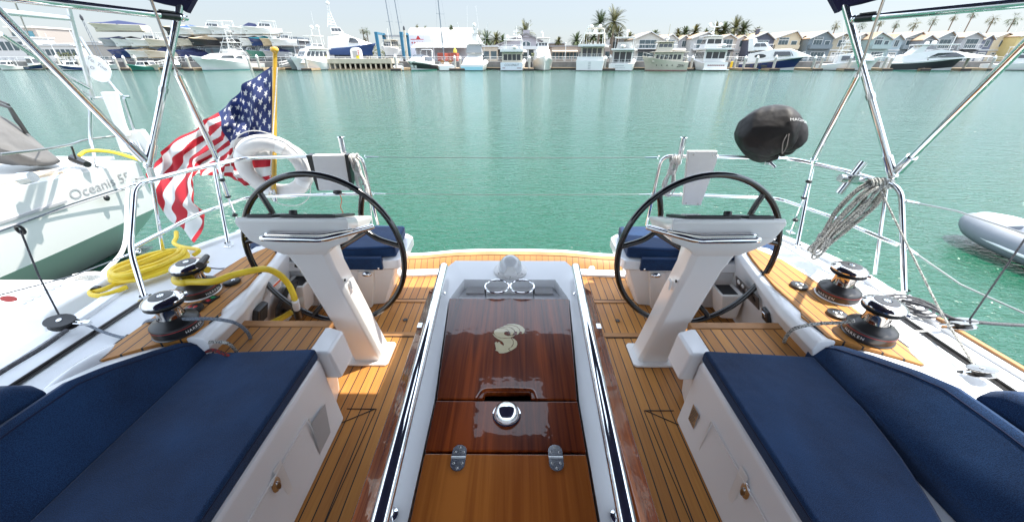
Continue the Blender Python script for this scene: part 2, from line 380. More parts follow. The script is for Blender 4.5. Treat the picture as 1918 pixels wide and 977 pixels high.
# teak toe rail capping forward part, starboard
m=MB(); sm=[p for p in smooth_path([(x,y,0) for x,y in EDGE_R],6) if p.y<1.45]
m.loft([[(p.x-0.045,p.y,0.496),(p.x-0.045,p.y,0.508),(p.x-0.025,p.y,0.508),(p.x-0.025,p.y,0.496)] for p in sm]); m.build('toe_rail',TEAKP,yacht)
# genoa tracks along both side decks
for s in (-1,1):
    m=MB(); m.box(s*1.93-0.011,s*1.93+0.011,-2,1.62,0.477,0.488); m.box(s*1.93-0.006,s*1.93+0.006,-2,1.62,0.488,0.496)
    m.build('genoa_track',ALU,yacht,bevel=0.004,segs=1)
    m=MB(); m.box(s*1.76-0.006,s*1.76+0.006,-2,1.3,0.477,0.486); m.build('deck_seam',BLKM,yacht)
# cockpit sole
m=MB()
m.add([(-1.56,-2.5,0),(1.56,-2.5,0),(1.56,2.62,0),(-1.56,2.62,0)],[(0,1,2,3)])
m.build('cockpit_sole',TEAK,yacht)
# hatches let into the sole by the wheels (a raised board edge)
for s in (-1,1):
    m=MB()
    def bd(x0,y0,x1,y1,w=0.035):
        m.hexa([(x0,y0,0.002),(x1,y0,0.002),(x1,y0+w,0.002),(x0,y0+w,0.002)],[(x0,y0,0.006),(x1,y0,0.006),(x1,y0+w,0.006),(x0,y0+w,0.006)])
    xs=sorted((s*0.62,s*1.25))
    m.box(xs[0],xs[1],1.86,1.90,0.001,0.006); m.box(xs[0],xs[1],2.24,2.275,0.001,0.006)
    xi=s*0.62; m.box(min(xi,xi-s*0.03),max(xi,xi-s*0.03),1.86,2.275,0.001,0.0055)
    h=m.build('sole_hatch',TEAKP,yacht,bevel=0.003,segs=1)
    r=MB(); r.lathe([(0.001,0.008),(0.014,0.008),(0.016,0.004)],(s*0.74,2.03,0),16); r.build('lift_ring',BLKG,h)
    # dark joint around the hatch, mitred corner board at the seat
    q=MB(); q.box(min(xi-s*0.036,xi-s*0.031),max(xi-s*0.036,xi-s*0.031),1.85,2.285,0.001,0.0045); q.box(xs[0],xs[1],1.851,1.856,0.001,0.0045); q.box(xs[0],xs[1],2.278,2.284,0.001,0.0045)
    q.build('hatch_joint',BLKM,h)
    q=MB(); q.hexa([(s*0.85,1.20,.001),(s*0.70,1.29,.001),(s*0.703,1.292,.001),(s*0.85,1.204,.001)],[(s*0.85,1.20,.0035),(s*0.70,1.29,.0035),(s*0.703,1.292,.0035),(s*0.85,1.204,.0035)])
    q.hexa([(s*0.85,1.288,.001),(s*0.70,1.288,.001),(s*0.70,1.291,.001),(s*0.85,1.291,.001)],[(s*0.85,1.288,.0035),(s*0.70,1.288,.0035),(s*0.70,1.291,.0035),(s*0.85,1.291,.0035)])
    q.hexa([(s*0.745,0.2,.001),(s*0.695,1.29,.001),(s*0.698,1.29,.001),(s*0.748,0.2,.001)],[(s*0.745,0.2,.0035),(s*0.695,1.29,.0035),(s*0.698,1.29,.0035),(s*0.748,0.2,.0035)])
    q.build('margin_joint',BLKM,yacht)
# foot chocks on the sole
for s in (-1,1):
    m=MB(); m.cbox((s*1.12,1.55,0.012),(0.02,0.3,0.02)); m.build('foot_brace',WHT,yacht,bevel=0.004,segs=1)
# white gutter and transom
tr=[(-1.80,2.60),(-1.2,2.62),(-0.8,2.64),(-0.4,2.67),(0,2.68),(0.4,2.67),(0.8,2.64),(1.2,2.62),(1.80,2.60)]
tp=smooth_path([(x,y,0) for x,y in tr],5)
def wob(x): return -0.022*(1/(1+math.exp(-(abs(x)-0.62)*14)))
m=MB(); m.loft([[(p.x,p.y-0.03,0.0),(p.x,p.y-0.03,0.018),(p.x,p.y+0.05,0.024),(p.x,p.y+0.06,0.0)] for p in tp]); m.build('transom_gutter',GEL,yacht)
m=MB(); m.loft([[(p.x,p.y+0.05,0.022),(p.x,p.y+0.085,0.07+wob(p.x)*.3),(p.x,p.y+0.13,0.105+wob(p.x)),(p.x,p.y+0.13,0.02)] for p in tp]); m.build('transom_panel',TEAKT,yacht)
m=MB(); m.loft([[(p.x,p.y+0.125,0.06),(p.x,p.y+0.125,0.108+wob(p.x)),(p.x,p.y+0.178,0.113+wob(p.x)),(p.x,p.y+0.178,0.06)] for p in tp]); m.build('transom_capping',TEAKP,yacht)
m=MB(); m.loft([[(p.x,p.y+0.18,0.118+wob(p.x)),(p.x,p.y+0.205,0.122+wob(p.x)),(p.x,p.y+0.235,0.10+wob(p.x)),(p.x,p.y+0.25,-0.6),(p.x,p.y+0.12,-0.6),(p.x,p.y+0.12,0.03)] for p in tp]); m.build('transom_rim',GEL,yacht)
# drains on the transom panel
for px,py in ((1108,503),(1176,508)):
    c=P(px,py,y=2.705); m=MB(); m.ball(c,(0.03,0.012,0.028),14,6); m.build('drain_cover',WHT,yacht)
# coamings, both sides -------------------------------------------------
for s in (-1,1):
    def X(v): return s*v
    # inner wall around the wheel well
    m=MB()
    sec=lambda y,xi,xt,zt:[(X(xi),y,0.0),(X(xi-0.03),y,0.20),(X(xt),y,zt-0.05),(X(xt+0.012),y,zt-0.012),(X(xt+0.05),y,zt),(X(1.64),y,zt),(X(1.68),y,0.47),(X(1.68),y,0.0)]
    m.loft([sec(1.20,1.50,1.30,0.555),sec(1.45,1.50,1.31,0.555),sec(1.60,1.52,1.34,0.555),sec(1.9,1.54,1.40,0.55),sec(2.08,1.55,1.44,0.545),sec(2.2,1.57,1.50,0.50)])
    cw=m.build('coaming',GEL,yacht,bevel=0.01,segs=2)
    # forward coaming behind the backrests, swelling up forward
    m=MB(); secs=[]
    for y,xa,xb,zt in ((-2.0,1.50,1.70,0.66),(0.0,1.50,1.70,0.655),(0.5,1.50,1.70,0.64),(0.8,1.49,1.69,0.625),(1.0,1.47,1.66,0.58),(1.2,1.42,1.64,0.535)):
        secs.append([(X(xa-0.12),y,0.38),(X(xa),y,zt-0.02),(X(xa+0.03),y,zt),(X(xb-0.05),y,zt-0.015),(X(xb),y,zt-0.07),(X(xb+0.03),y,0.44),(X(xb),y,0.36)])
    m.loft(secs); m.build('coaming_forward',GEL,yacht,bevel=0.008,segs=2)
    # teak plinth carrying the winches
    pl=[(1.36,1.215),(1.345,1.36),(1.37,1.40),(1.375,1.60),(1.43,1.90),(1.46,2.02),(1.53,2.04),(1.60,1.90),(1.635,1.60),(1.635,1.04),(1.60,1.06),(1.50,1.13)]
    m=MB(); m.prism([(X(a),b) for a,b in pl],0.50,0.562); m.build('winch_plinth',TEAK,yacht)
    # bench moulding
    m=MB(); ys=[-2.4,1.235]
    sec=lambda y:[(X(0.84),y,0.0),(X(0.862),y,0.385),(X(0.875),y,0.405),(X(1.40),y,0.405),(X(1.52),y,0.44),(X(1.52),y,0.0)]
    m.loft([sec(-2.4),sec(1.235)]); bn=m.build('bench',GEL,yacht,bevel=0.012,segs=2)
    # long moulded finger recess with latch
    q=MB(); 
    for (ya,yb) in ((0.66,0.93),):
        q.add([(X(0.853),ya,0.10),(X(0.853),yb,0.10),(X(0.858),yb,0.30),(X(0.858),ya,0.30)],[(0,1,2,3)])
    # aft step with teak top
    m=MB(); m.hexa([(X(1.42),1.24,0.0),(X(0.90),1.24,0.0),(X(0.94),1.42,0.0),(X(1.42),1.44,0.0)],[(X(1.42),1.24,0.40),(X(0.875),1.24,0.40),(X(0.90),1.44,0.40),(X(1.42),1.47,0.40)])
    m.hexa([(X(0.93),1.25,0.26),(X(0.80),1.25,0.26),(X(0.80),1.40,0.26),(X(0.93),1.44,0.26)],[(X(0.93),1.25,0.425),(X(0.825),1.25,0.425),(X(0.825),1.41,0.425),(X(0.93),1.45,0.425)])
    st=m.build('bench_end',GEL,yacht,bevel=0.015,segs=3)
    m=MB(); m.box(min(X(0.92),X(1.36)),max(X(0.92),X(1.36)),1.22,1.425,0.39,0.428); m.build('step_tread',TEAK,st)
    m=MB(); m.box(min(X(0.90),X(1.40)),max(X(0.90),X(1.40)),1.427,1.475,0.40,0.434); m.build('step_edge_board',TEAKP,st,bevel=0.008)
    # white pod outboard of the step with sheet lead
    m=MB(); m.hexa([(X(1.35),1.15,0.2),(X(1.52),1.15,0.2),(X(1.52),1.40,0.2),(X(1.35),1.42,0.2)],[(X(1.365),1.15,0.50),(X(1.50),1.15,0.50),(X(1.50),1.38,0.51),(X(1.365),1.38,0.51)])
    m.build('sheet_channel',GEL,yacht,bevel=0.02,segs=3)
    # helm seat ---------------------------------------------------------
    outer=[(0.76,2.14),(1.0,2.11),(1.35,2.10),(1.62,2.09),(1.78,2.12),(1.84,2.22),(1.82,2.42),(1.74,2.56),(1.55,2.585),(1.2,2.575),(0.8,2.56),(0.745,2.50),(0.735,2.2)]
    m=MB()
    bot=[(X(lerp(a,1.25,0.30)),lerp(b,2.45,0.25),-0.0) for a,b in outer]; 
    n=len(outer)
    rings=[[(X(lerp(a,1.27,0.36)),lerp(b,2.42,0.30),0.0) for a,b in outer],
           [(X(lerp(a,1.25,0.10)),lerp(b,2.38,0.14),0.33) for a,b in outer],
           [(X(a),b,0.352) for a,b in outer],[(X(a),b,0.42) for a,b in outer]]
    m.loft(rings); m.build('helm_seat',GEL,yacht,bevel=0.008,segs=2)
    # wedge side ridges on seat base
    m=MB(); m.hexa([(X(1.02),2.17,0.0),(X(1.13),2.165,0.0),(X(1.13),2.25,0.0),(X(1.02),2.25,0.0)],[(X(0.93),2.12,0.34),(X(1.04),2.115,0.34),(X(1.04),2.25,0.34),(X(0.93),2.25,0.34)]); m.build('seat_rib',GELW,yacht,bevel=0.01)
    # seat latch
    m=MB(); m.ball((X(0.97),2.10,0.33),(0.035,0.018,0.018),14,8); m.build('seat_latch',CHR,yacht)
    # pockets on the coaming wall
    for (yy,x0,zt,h) in ((2.02,1.40,0.27,0.19),(1.62,1.45,0.22,0.20)) if s>0 else ((2.06,1.40,0.30,0.22),):
        m=MB()
        m.hexa([(X(x0),yy-0.06,zt-h),(X(x0+0.10),yy-0.07,zt-h),(X(x0+0.10),yy+0.07,zt-h),(X(x0),yy+0.06,zt-h)],
               [(X(x0-0.05),yy-0.075,zt),(X(x0+0.10),yy-0.075,zt),(X(x0+0.10),yy+0.075,zt),(X(x0-0.05),yy+0.075,zt)])
        pk=m.build('storage_pocket',GELW,yacht,bevel=0.012,segs=2)
        m=MB(); m.box(min(X(x0-0.035),X(x0+0.06)),max(X(x0-0.035),X(x0+0.06)),yy-0.055,yy+0.055,zt-0.03,zt+0.004); m.build('pocket_opening',BLKM,pk)
# latches and recesses in the bench faces
def on_bench(s,u,v): return P(u,v,x=s*0.851)
LATCH=None
for s,(u,v) in ((-1,(517,906)),(1,(1396,918))):
    c=on_bench(s,u,v)
    m=MB(); m.ball((c.x,c.y,c.z),(0.008,0.024,0.036),18,10); 
    l=m.build('bench_latch',CHR,yacht); m=MB(); m.ball((c.x-s*0.008,c.y,c.z-0.005),(0.006,0.010,0.022),12,8); m.build('latch_tongue',CHRD,l)
    # finger scoop: slanted shallow box let in behind the latch
    m=MB(); m.hexa([(c.x-s*0.0005,c.y+0.015,c.z-0.16),(c.x-s*0.0005,c.y+0.05,c.z-0.16),(c.x-s*0.0005,c.y+0.06,c.z+0.06),(c.x-s*0.0005,c.y+0.01,c.z+0.06)],
                   [(c.x-s*0.004,c.y+0.02,c.z-0.155),(c.x-s*0.004,c.y+0.045,c.z-0.155),(c.x-s*0.004,c.y+0.055,c.z+0.055),(c.x-s*0.004,c.y+0.016,c.z+0.055)])
    m.build('finger_scoop',GELW,yacht,bevel=0.0015,segs=1)
    # hatch seam
    m=MB(); zz=0.25; m.box(min(s*0.846,s*0.852),max(s*0.846,s*0.852),-1.0,1.02,0.268,0.272); m.box(min(s*0.844,s*0.850),max(s*0.844,s*0.850),1.02,1.024,0.03,0.272); m.build('locker_seam',GELW,yacht)
# foothold scoop near the aft end, port side
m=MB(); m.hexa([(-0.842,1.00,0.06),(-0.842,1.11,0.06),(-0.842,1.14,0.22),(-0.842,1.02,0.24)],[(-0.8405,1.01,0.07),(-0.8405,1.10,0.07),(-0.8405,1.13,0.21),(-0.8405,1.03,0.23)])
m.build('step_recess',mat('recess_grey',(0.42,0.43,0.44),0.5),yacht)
# builder's plate, starboard
a=P(1296,742,x=0.8475); b=P(1304,818,x=0.8475)
pc=(a+b)/2
m=MB(); M=frame((0.846,pc.y,pc.z),(0,-1,0),(0,0,1))
m.box(-0.028,0.028,-0.05,0.05,0,0.002,M=M)
pl=m.build('builder_plate',SS,yacht)
q=MB()
for i in range(7): q.box(-0.022,0.022-0.006*(i%3),0.034-i*0.012,0.037-i*0.012,0.0021,0.0024,M=M)
q.build('plate_text',BLKM,pl)

# ---------------------------------------------------------------- cushions
def cushion(name,label,poly,z0,z1,matl=NAVY,bev=0.016):
    m=MB(); m.prism(poly,z0,z1); 
    c=Vector((sum(p[0] for p in poly)/len(poly),sum(p[1] for p in poly)/len(poly),z0))
    t=thing(name,label,'cushion',c,0,'navy cockpit cushions')
    cu=m.build('cushion_body',matl,t,bevel=bev,segs=3,offset=c)
    pp=MB(); pts=[(p[0],p[1],z1-0.012) for p in poly]
    ctr=Vector((c.x,c.y,z1-0.012)); pts=[Vector(p)+(Vector(p)-ctr).normalized()*0.0005 for p in pts]
    pp.tube(round_path(pts+[pts[0],pts[1]],0.03)[:-2],0.0022,6); pp.build('piping',NAVYD,t,offset=c)
    return t
cushion('bench_cushion','long flat navy cushion on the left bench',[(-0.862,-1.6),(-0.862,1.235),(-1.335,1.205),(-1.35,-1.6)],0.407,0.47)
cushion('bench_cushion','long flat navy cushion on the right bench, brighter in the light',[(0.862,-1.6),(0.862,1.235),(1.325,1.20),(1.32,0.93),(1.305,0.84),(1.285,0.74),(1.25,0.62),(1.205,0.50),(1.12,0.25),(1.02,-0.2),(1.0,-1.6)],0.407,0.47)
def backrest(s,label):
    secs=[]
    prof=[(-1.6,0.64,1.485),(0.3,0.655,1.495),(0.70,0.655,1.495),(0.86,0.65,1.49),(0.95,0.625,1.475),(1.08,0.575,1.45),(1.17,0.54,1.42),(1.215,0.505,1.40),(1.235,0.478,1.375)]
    off=0.0
    for y,zt,xt in prof:
        secs.append([(s*(1.330 if s<0 else 1.322),y,0.408),(s*(1.335 if s<0 else 1.325),y,0.475),(s*(xt-0.055),y,zt-0.005),(s*(xt-0.03),y,zt+0.012),(s*(xt),y,zt),(s*(xt+0.005),y,zt-0.02),(s*(1.42+off*.5),y,0.44)])
    t=thing('backrest_cushion',label,'cushion',(s*1.4,0.5,0.47),0,'navy cockpit cushions')
    m=MB(); m.loft(secs); m.build('cushion_body',NAVY,t,bevel=0.006,segs=2,offset=(s*1.4,0.5,0.47))
    e=MB(); e.tube([Vector((s*(xt-0.052),y,zt-0.003)) for y,zt,xt in prof],0.003,6); e.build('piping',NAVYD,t,offset=(s*1.4,0.5,0.47))
backrest(-1,'tapering navy backrest cushion along the left bench'); backrest(1,'tapering navy backrest cushion along the right bench, partly in sun')
for s,l in ((-1,'rounded navy end pad behind the left backrest'),(1,'rounded navy end pad behind the right backrest')):
    m=MB(); secs=[]
    for y,h in ((0.2,0.09),(0.60,0.09),(0.72,0.085),(0.79,0.06),(0.83,0.02)):
        zt=0.655+h; secs.append([(s*1.50,y,0.64),(s*1.515,y,zt-0.02),(s*1.535,y,zt),(s*1.58,y,zt),(s*1.60,y,zt-0.03),(s*1.60,y,0.63)])
    m.loft(secs); t=thing('headrest_pad',l,'cushion',(s*1.55,0.5,0.64),0,'navy cockpit cushions'); m.build('pad_body',NAVY,t,bevel=0.012,segs=3,offset=(s*1.55,0.5,0.64))
for s,l in ((-1,'navy helm seat cushion behind the left steering wheel'),(1,'navy helm seat cushion behind the right steering wheel')):
    top=[(0.775,2.17),(1.0,2.145),(1.35,2.135),(1.60,2.125),(1.73,2.15),(1.79,2.24),(1.77,2.40),(1.70,2.52),(1.55,2.545),(1.2,2.535),(0.8,2.52)]
    t=cushion('helm_cushion',l,[(s*a,b) for a,b in top],0.422,0.505,bev=0.018)
    m=MB(); m.box(min(s*0.86,s*1.3),max(s*0.86,s*1.3),2.104,2.14,0.36,0.45); m.build('cushion_flap',NAVY,t,offset=t.location,bevel=0.004,segs=1)
    m=MB(); m.ball((s*0.885,2.10,0.375),(0.008,0.004,0.008),10,6); m.build('snap_stud',CHR,t,offset=t.location)
# ================================================================ COCKPIT TABLE
tb=thing('cockpit_table','varnished mahogany cockpit table with white frame and stainless grab rails','table',(0,0.8,0))
TO=(0,0.8,0)
m=MB()
m.hexa([(-0.16,-0.35,0.0),(0.16,-0.35,0.0),(0.16,1.25,0.0),(-0.16,1.25,0.0)],[(-0.24,-0.45,0.70),(0.24,-0.45,0.70),(0.27,1.42,0.70),(-0.27,1.42,0.70)])
m.build('trunk',GEL,tb,bevel=0.02,segs=3,offset=TO)
m=MB()  # rim pieces around the lids
for s in (-1,1):
    m.hexa([(s*0.195,-0.5,0.70),(s*0.262,-0.5,0.70),(s*0.285,1.0,0.70),(s*0.207,0.72,0.70)],[(s*0.195,-0.5,0.742),(s*0.258,-0.5,0.738),(s*0.281,1.0,0.738),(s*0.207,0.72,0.742)])
    m.hexa([(s*0.207,0.72,0.70),(s*0.285,1.0,0.70),(s*0.302,1.46,0.70),(s*0.245,1.215,0.70)],[(s*0.207,0.72,0.742),(s*0.281,1.0,0.738),(s*0.300,1.46,0.748),(s*0.245,1.215,0.744)])
    m.hexa([(s*0.245,1.215,0.66),(s*0.302,1.46,0.66),(s*0.262,1.535,0.66),(s*0.200,1.365,0.66)],[(s*0.245,1.215,0.744),(s*0.300,1.46,0.748),(s*0.262,1.535,0.75),(s*0.200,1.365,0.75)])
m.hexa([(-0.200,1.365,0.66),(0.200,1.365,0.66),(0.262,1.535,0.66),(-0.262,1.535,0.66)],[(-0.200,1.365,0.75),(0.200,1.365,0.75),(0.262,1.535,0.75),(-0.262,1.535,0.75)])
m.build('rim',GEL,tb,bevel=0.0,offset=TO,angle=20)
m=MB(); m.add([(-0.26,1.19,0.688),(0.26,1.19,0.688),(0.22,1.38,0.688),(-0.22,1.38,0.688)],[(0,1,2,3)]); m.box(-0.19,0.19,1.32,1.366,0.688,0.71)
m.build('tray_floor',GELW,tb,offset=TO)
# aft transition outside the rim
m=MB(); m.hexa([(-0.27,1.40,0.1),(0.27,1.40,0.1),(0.24,1.47,0.1),(-0.24,1.47,0.1)],[(-0.301,1.455,0.70),(0.301,1.455,0.70),(0.262,1.534,0.70),(-0.262,1.534,0.70)]); m.build('end_panel',GEL,tb,offset=TO)
# dark bed under lids
m=MB(); m.hexa([(-0.206,-0.5,0.70),(0.206,-0.5,0.70),(0.244,1.212,0.70),(-0.244,1.212,0.70)],[(-0.203,-0.5,0.712),(0.203,-0.5,0.712),(0.244,1.212,0.712),(-0.244,1.212,0.712)]); m.build('bed',BLKM,tb,offset=TO)
zt=0.757
nl=P(892,754,z=zt); nr=P(1011,754,z=zt); ntl=P(913,733,z=zt); ntr=P(990,733,z=zt)
m=MB(); m.prism([(-0.199,0.716),(-0.068,0.716),(ntl.x-.004,ntl.y),(ntr.x+.004,ntr.y),(0.068,0.716),(0.199,0.716),(0.240,1.212),(-0.240,1.212)],0.735,zt)
lid=m.build('table_lid',VAR,tb,bevel=0.004,segs=2,offset=TO)
m=MB(); q=[(-0.085,0.717,zt-0.002),(ntl.x-.015,ntl.y+.006,zt+0.001),(0,ntl.y+.009,zt+0.002),(ntr.x+.015,ntr.y+.006,zt+0.001),(0.085,0.717,zt-0.002)]
m.tube(round_path(q,0.02),0.0055,8); m.build('notch_lip',VAR,lid,offset=TO)
m=MB(); m.prism([(-0.198,0.560),(0.198,0.560),(0.1995,0.709),(-0.1995,0.709)],0.735,zt); mid=m.build('middle_leaf',VAR,tb,bevel=0.003,segs=2,offset=TO)
m=MB(); m.prism([(-0.186,-0.5),(0.186,-0.5),(0.197,0.552),(-0.197,0.552)],0.735,zt); fore=m.build('forward_leaf',VAR2,tb,bevel=0.003,segs=2,offset=TO)
# maple sea-horse inlay, traced shapes in the plane of the lid
def il(px,py):  # crop pixel of 900..1020 x 590..680 at 10.858x
    p=P(900+px/10.858,590+py/10.858,z=zt+0.0012); return (p.x,p.y)
shapes=[
 [(270,350),(290,305),(350,268),(480,268),(540,290),(572,330),(520,328),(485,345),(478,372),(495,400),(560,420),(620,412),(700,400),(680,425),(610,452),(540,462),(430,462),(330,430),(285,390)],
 [(375,258),(430,238),(560,236),(630,262),(680,305),(688,345),(660,385),(625,403),(600,392),(612,365),(590,335),(575,320),(540,282),(480,260)],
 [(445,228),(495,206),(650,205),(730,232),(785,280),(798,330),(775,375),(745,392),(738,372),(748,350),(735,330),(700,325),(690,300),(635,252),(560,230)],
 [(510,196),(560,180),(680,172),(790,195),(860,235),(902,290),(895,340),(870,372),(835,380),(845,350),(835,335),(805,325),(795,280),(740,226),(650,198)],
 [(240,370),(262,380),(320,430),(400,462),(500,474),(615,460),(660,520),(662,580),(620,645),(560,680),(600,725),(540,752),(460,772),(385,772),(350,730),(300,715),(318,690),(290,560),(320,532),(345,560),(360,540),(395,545),(405,575),(470,620),(478,580),(440,530),(350,482),(280,430)],
 [(630,455),(690,482),(740,530),(750,590),(725,650),(660,695),(612,722),(575,682),(640,640),(672,590),(672,520)]]
for k,s in enumerate(shapes):
    bm=bmesh.new(); vs=[bm.verts.new((x,y-0.8,zt+0.0012)) for x,y in (il(*p) for p in s)]
    bm.faces.new(vs); bmesh.ops.triangulate(bm,faces=bm.faces[:]); bmesh.ops.recalc_face_normals(bm,faces=bm.faces)
    for f in bm.faces:
        if f.normal.z<0: f.normal_flip()
    if k==0: big=bpy.data.meshes.new('inlay_emblem'); acc=bmesh.new()
    me=bpy.data.meshes.new('tmp'); bm.to_mesh(me); acc.from_mesh(me); bm.free(); bpy.data.meshes.remove(me)
acc.to_mesh(big); acc.free(); big.materials.append(INLAY); ob=bpy.data.objects.new('inlay_emblem',big); C.objects.link(ob); ob.parent=lid
# chrome dome catch
c=P(949,777,z=zt)
m=MB(); m.lathe([(0.0001,0.034),(0.018,0.031),(0.029,0.022),(0.034,0.010),(0.035,0.0)],(c.x,c.y,zt),32); m.lathe([(0.038,0),(0.038,0.004),(0.034,0.006)],(c.x,c.y,zt),32); m.build('catch_dome',CHR,mid,offset=TO)
# hinges
for u in (859,1041):
    c=P(u,857,z=zt+0.001)
    m=MB(); pr=[]
    for sg in (1,-1):
        prof=[]
        for k in range(9):
            a=math.pi*k/8; prof.append((c.x+0.0175*math.cos(a)*sg, c.y+sg*(0.016+0.0175*math.sin(a))))
        prof=[(c.x+0.0175*sg,c.y+sg*0.003)]+prof+[(c.x-0.0175*sg,c.y+sg*0.003)]
        m.prism(prof,zt+0.0005,zt+0.0035)
    m.tube([(c.x-0.0175,c.y,zt+0.002),(c.x+0.0175,c.y,zt+0.002)],0.003,8)
    h=m.build('hinge',SS,tb,offset=TO)
    q=MB()
    for sg in (1,-1):
        for dx,dy in ((-0.010,0.014),(0.010,0.014),(0,0.026)):
            q=MB(); q.ball((c.x+dx,c.y+sg*dy,zt+0.0033),(0.0032,0.0032,0.0014),8,4); q.build('screw',CHRD,h,offset=TO)
# stainless rails
for s in (-1,1):
    m=MB(); m.tube([(s*0.232,-0.5,0.79),(s*0.247,0.38,0.79),(s*0.270,0.9,0.79),(s*0.292,1.405,0.79)],0.019,18)
    m.ball((s*0.292,1.405,0.79),0.019,14,8)
    r=m.build('grab_rail',CHR,tb,offset=TO)
    q=MB()
    for y in (0.42,1.26): 
        xx=s*(0.247+(y-0.38)*0.044); q.tube([(xx-s*0.006,y,0.735),(xx,y,0.78)],0.009,12); q.lathe([(0.017,0.742),(0.016,0.748),(0.009,0.75)],(xx-s*0.006,y,0),14)
    q.build('rail_post',CHR,r,offset=TO)
VARL=varnish('varnished_leaf',(0.12,0.022,0.005),(0.34,0.085,0.016))
# folded outer leaves
for s in (-1,1):
    sec=lambda y,k:[(s*(0.285+k),y,0.66),(s*(0.315+k),y,0.672),(s*(0.375+k),y,0.628),(s*(0.385+k),y,0.605),(s*(0.375+k),y,0.42),(s*(0.355+k),y,0.40),(s*(0.335+k),y,0.42),(s*(0.30+k),y,0.60)]
    m=MB(); m.loft([sec(-0.5,-0.02),sec(0.48,-0.005),sec(1.0,0.0),sec(1.46,0.012)]); m.build('folded_leaf',VARL,tb,bevel=0.006,segs=2,offset=TO)
    m=MB(); m.box(s*0.30-0.012,s*0.30+0.012,1.16,1.20,0.50,0.68); m.box(s*0.335-0.04,s*0.335+0.04,1.165,1.195,0.63,0.645); m.build('leaf_bracket',SS,tb,offset=TO)
# cup holder rings
m=MB()
for u in (931,978):
    c=P(u,536,z=0.775); m.tube([(c.x+0.049*math.cos(a),c.y+0.049*math.sin(a),0.775) for a in [i*math.pi/16 for i in range(32)]],0.0042,10,closed=True)
cl=P(931,536,z=0.775); cr=P(978,536,z=0.775)
m.tube([(cl.x-0.049,cl.y,0.775),(cl.x-0.049,cl.y-0.01,0.69)],0.004,8); m.tube([(cr.x+0.049,cr.y,0.775),(cr.x+0.049,cr.y-0.01,0.69)],0.004,8)
m.tube([((cl.x+cr.x)/2,cl.y-0.0,0.775),((cl.x+cr.x)/2,1.37,0.755)],0.003,8)
t=thing('cup_holder','pair of stainless cup holder rings over the white table tray','cup holder',(cl.x,cl.y,0.69)); m.build('ring_frame',CHR,t,offset=t.location)
# dome
c=P(956,507,z=0.75)
t=thing('compass_dome','round white plastic dome on the white end of the table','dome',(c.x,c.y,0.75))
m=MB(); m.lathe([(0.076,0.0),(0.076,0.006),(0.066,0.011),(0.052,0.012)],(0,0,0),36); m.build('base_ring',GELW,t)
DOME=mat('translucent_white_plastic',(0.72,0.73,0.74),0.15,coat=0.6)
m=MB(); m.ball((0,0.0,0.012),(0.054,0.054,0.066),28,12,bot=0.0); m.build('dome_cover',DOME,t)
m=MB(); m.hexa([(-0.034,-0.066,0.010),(0.034,-0.066,0.010),(0.026,-0.02,0.010),(-0.026,-0.02,0.010)],[(-0.012,-0.046,0.048),(0.012,-0.046,0.048),(0.012,-0.02,0.056),(-0.012,-0.02,0.056)]); m.build('front_hood',GELW,t,bevel=0.003)
for dx,dy in ((-0.052,-0.042),(0.052,-0.042),(0,-0.070)): m=MB(); m.ball((dx,dy,0.011),(0.003,0.003,0.0015),8,4); m.build('screw',CHRD,t)

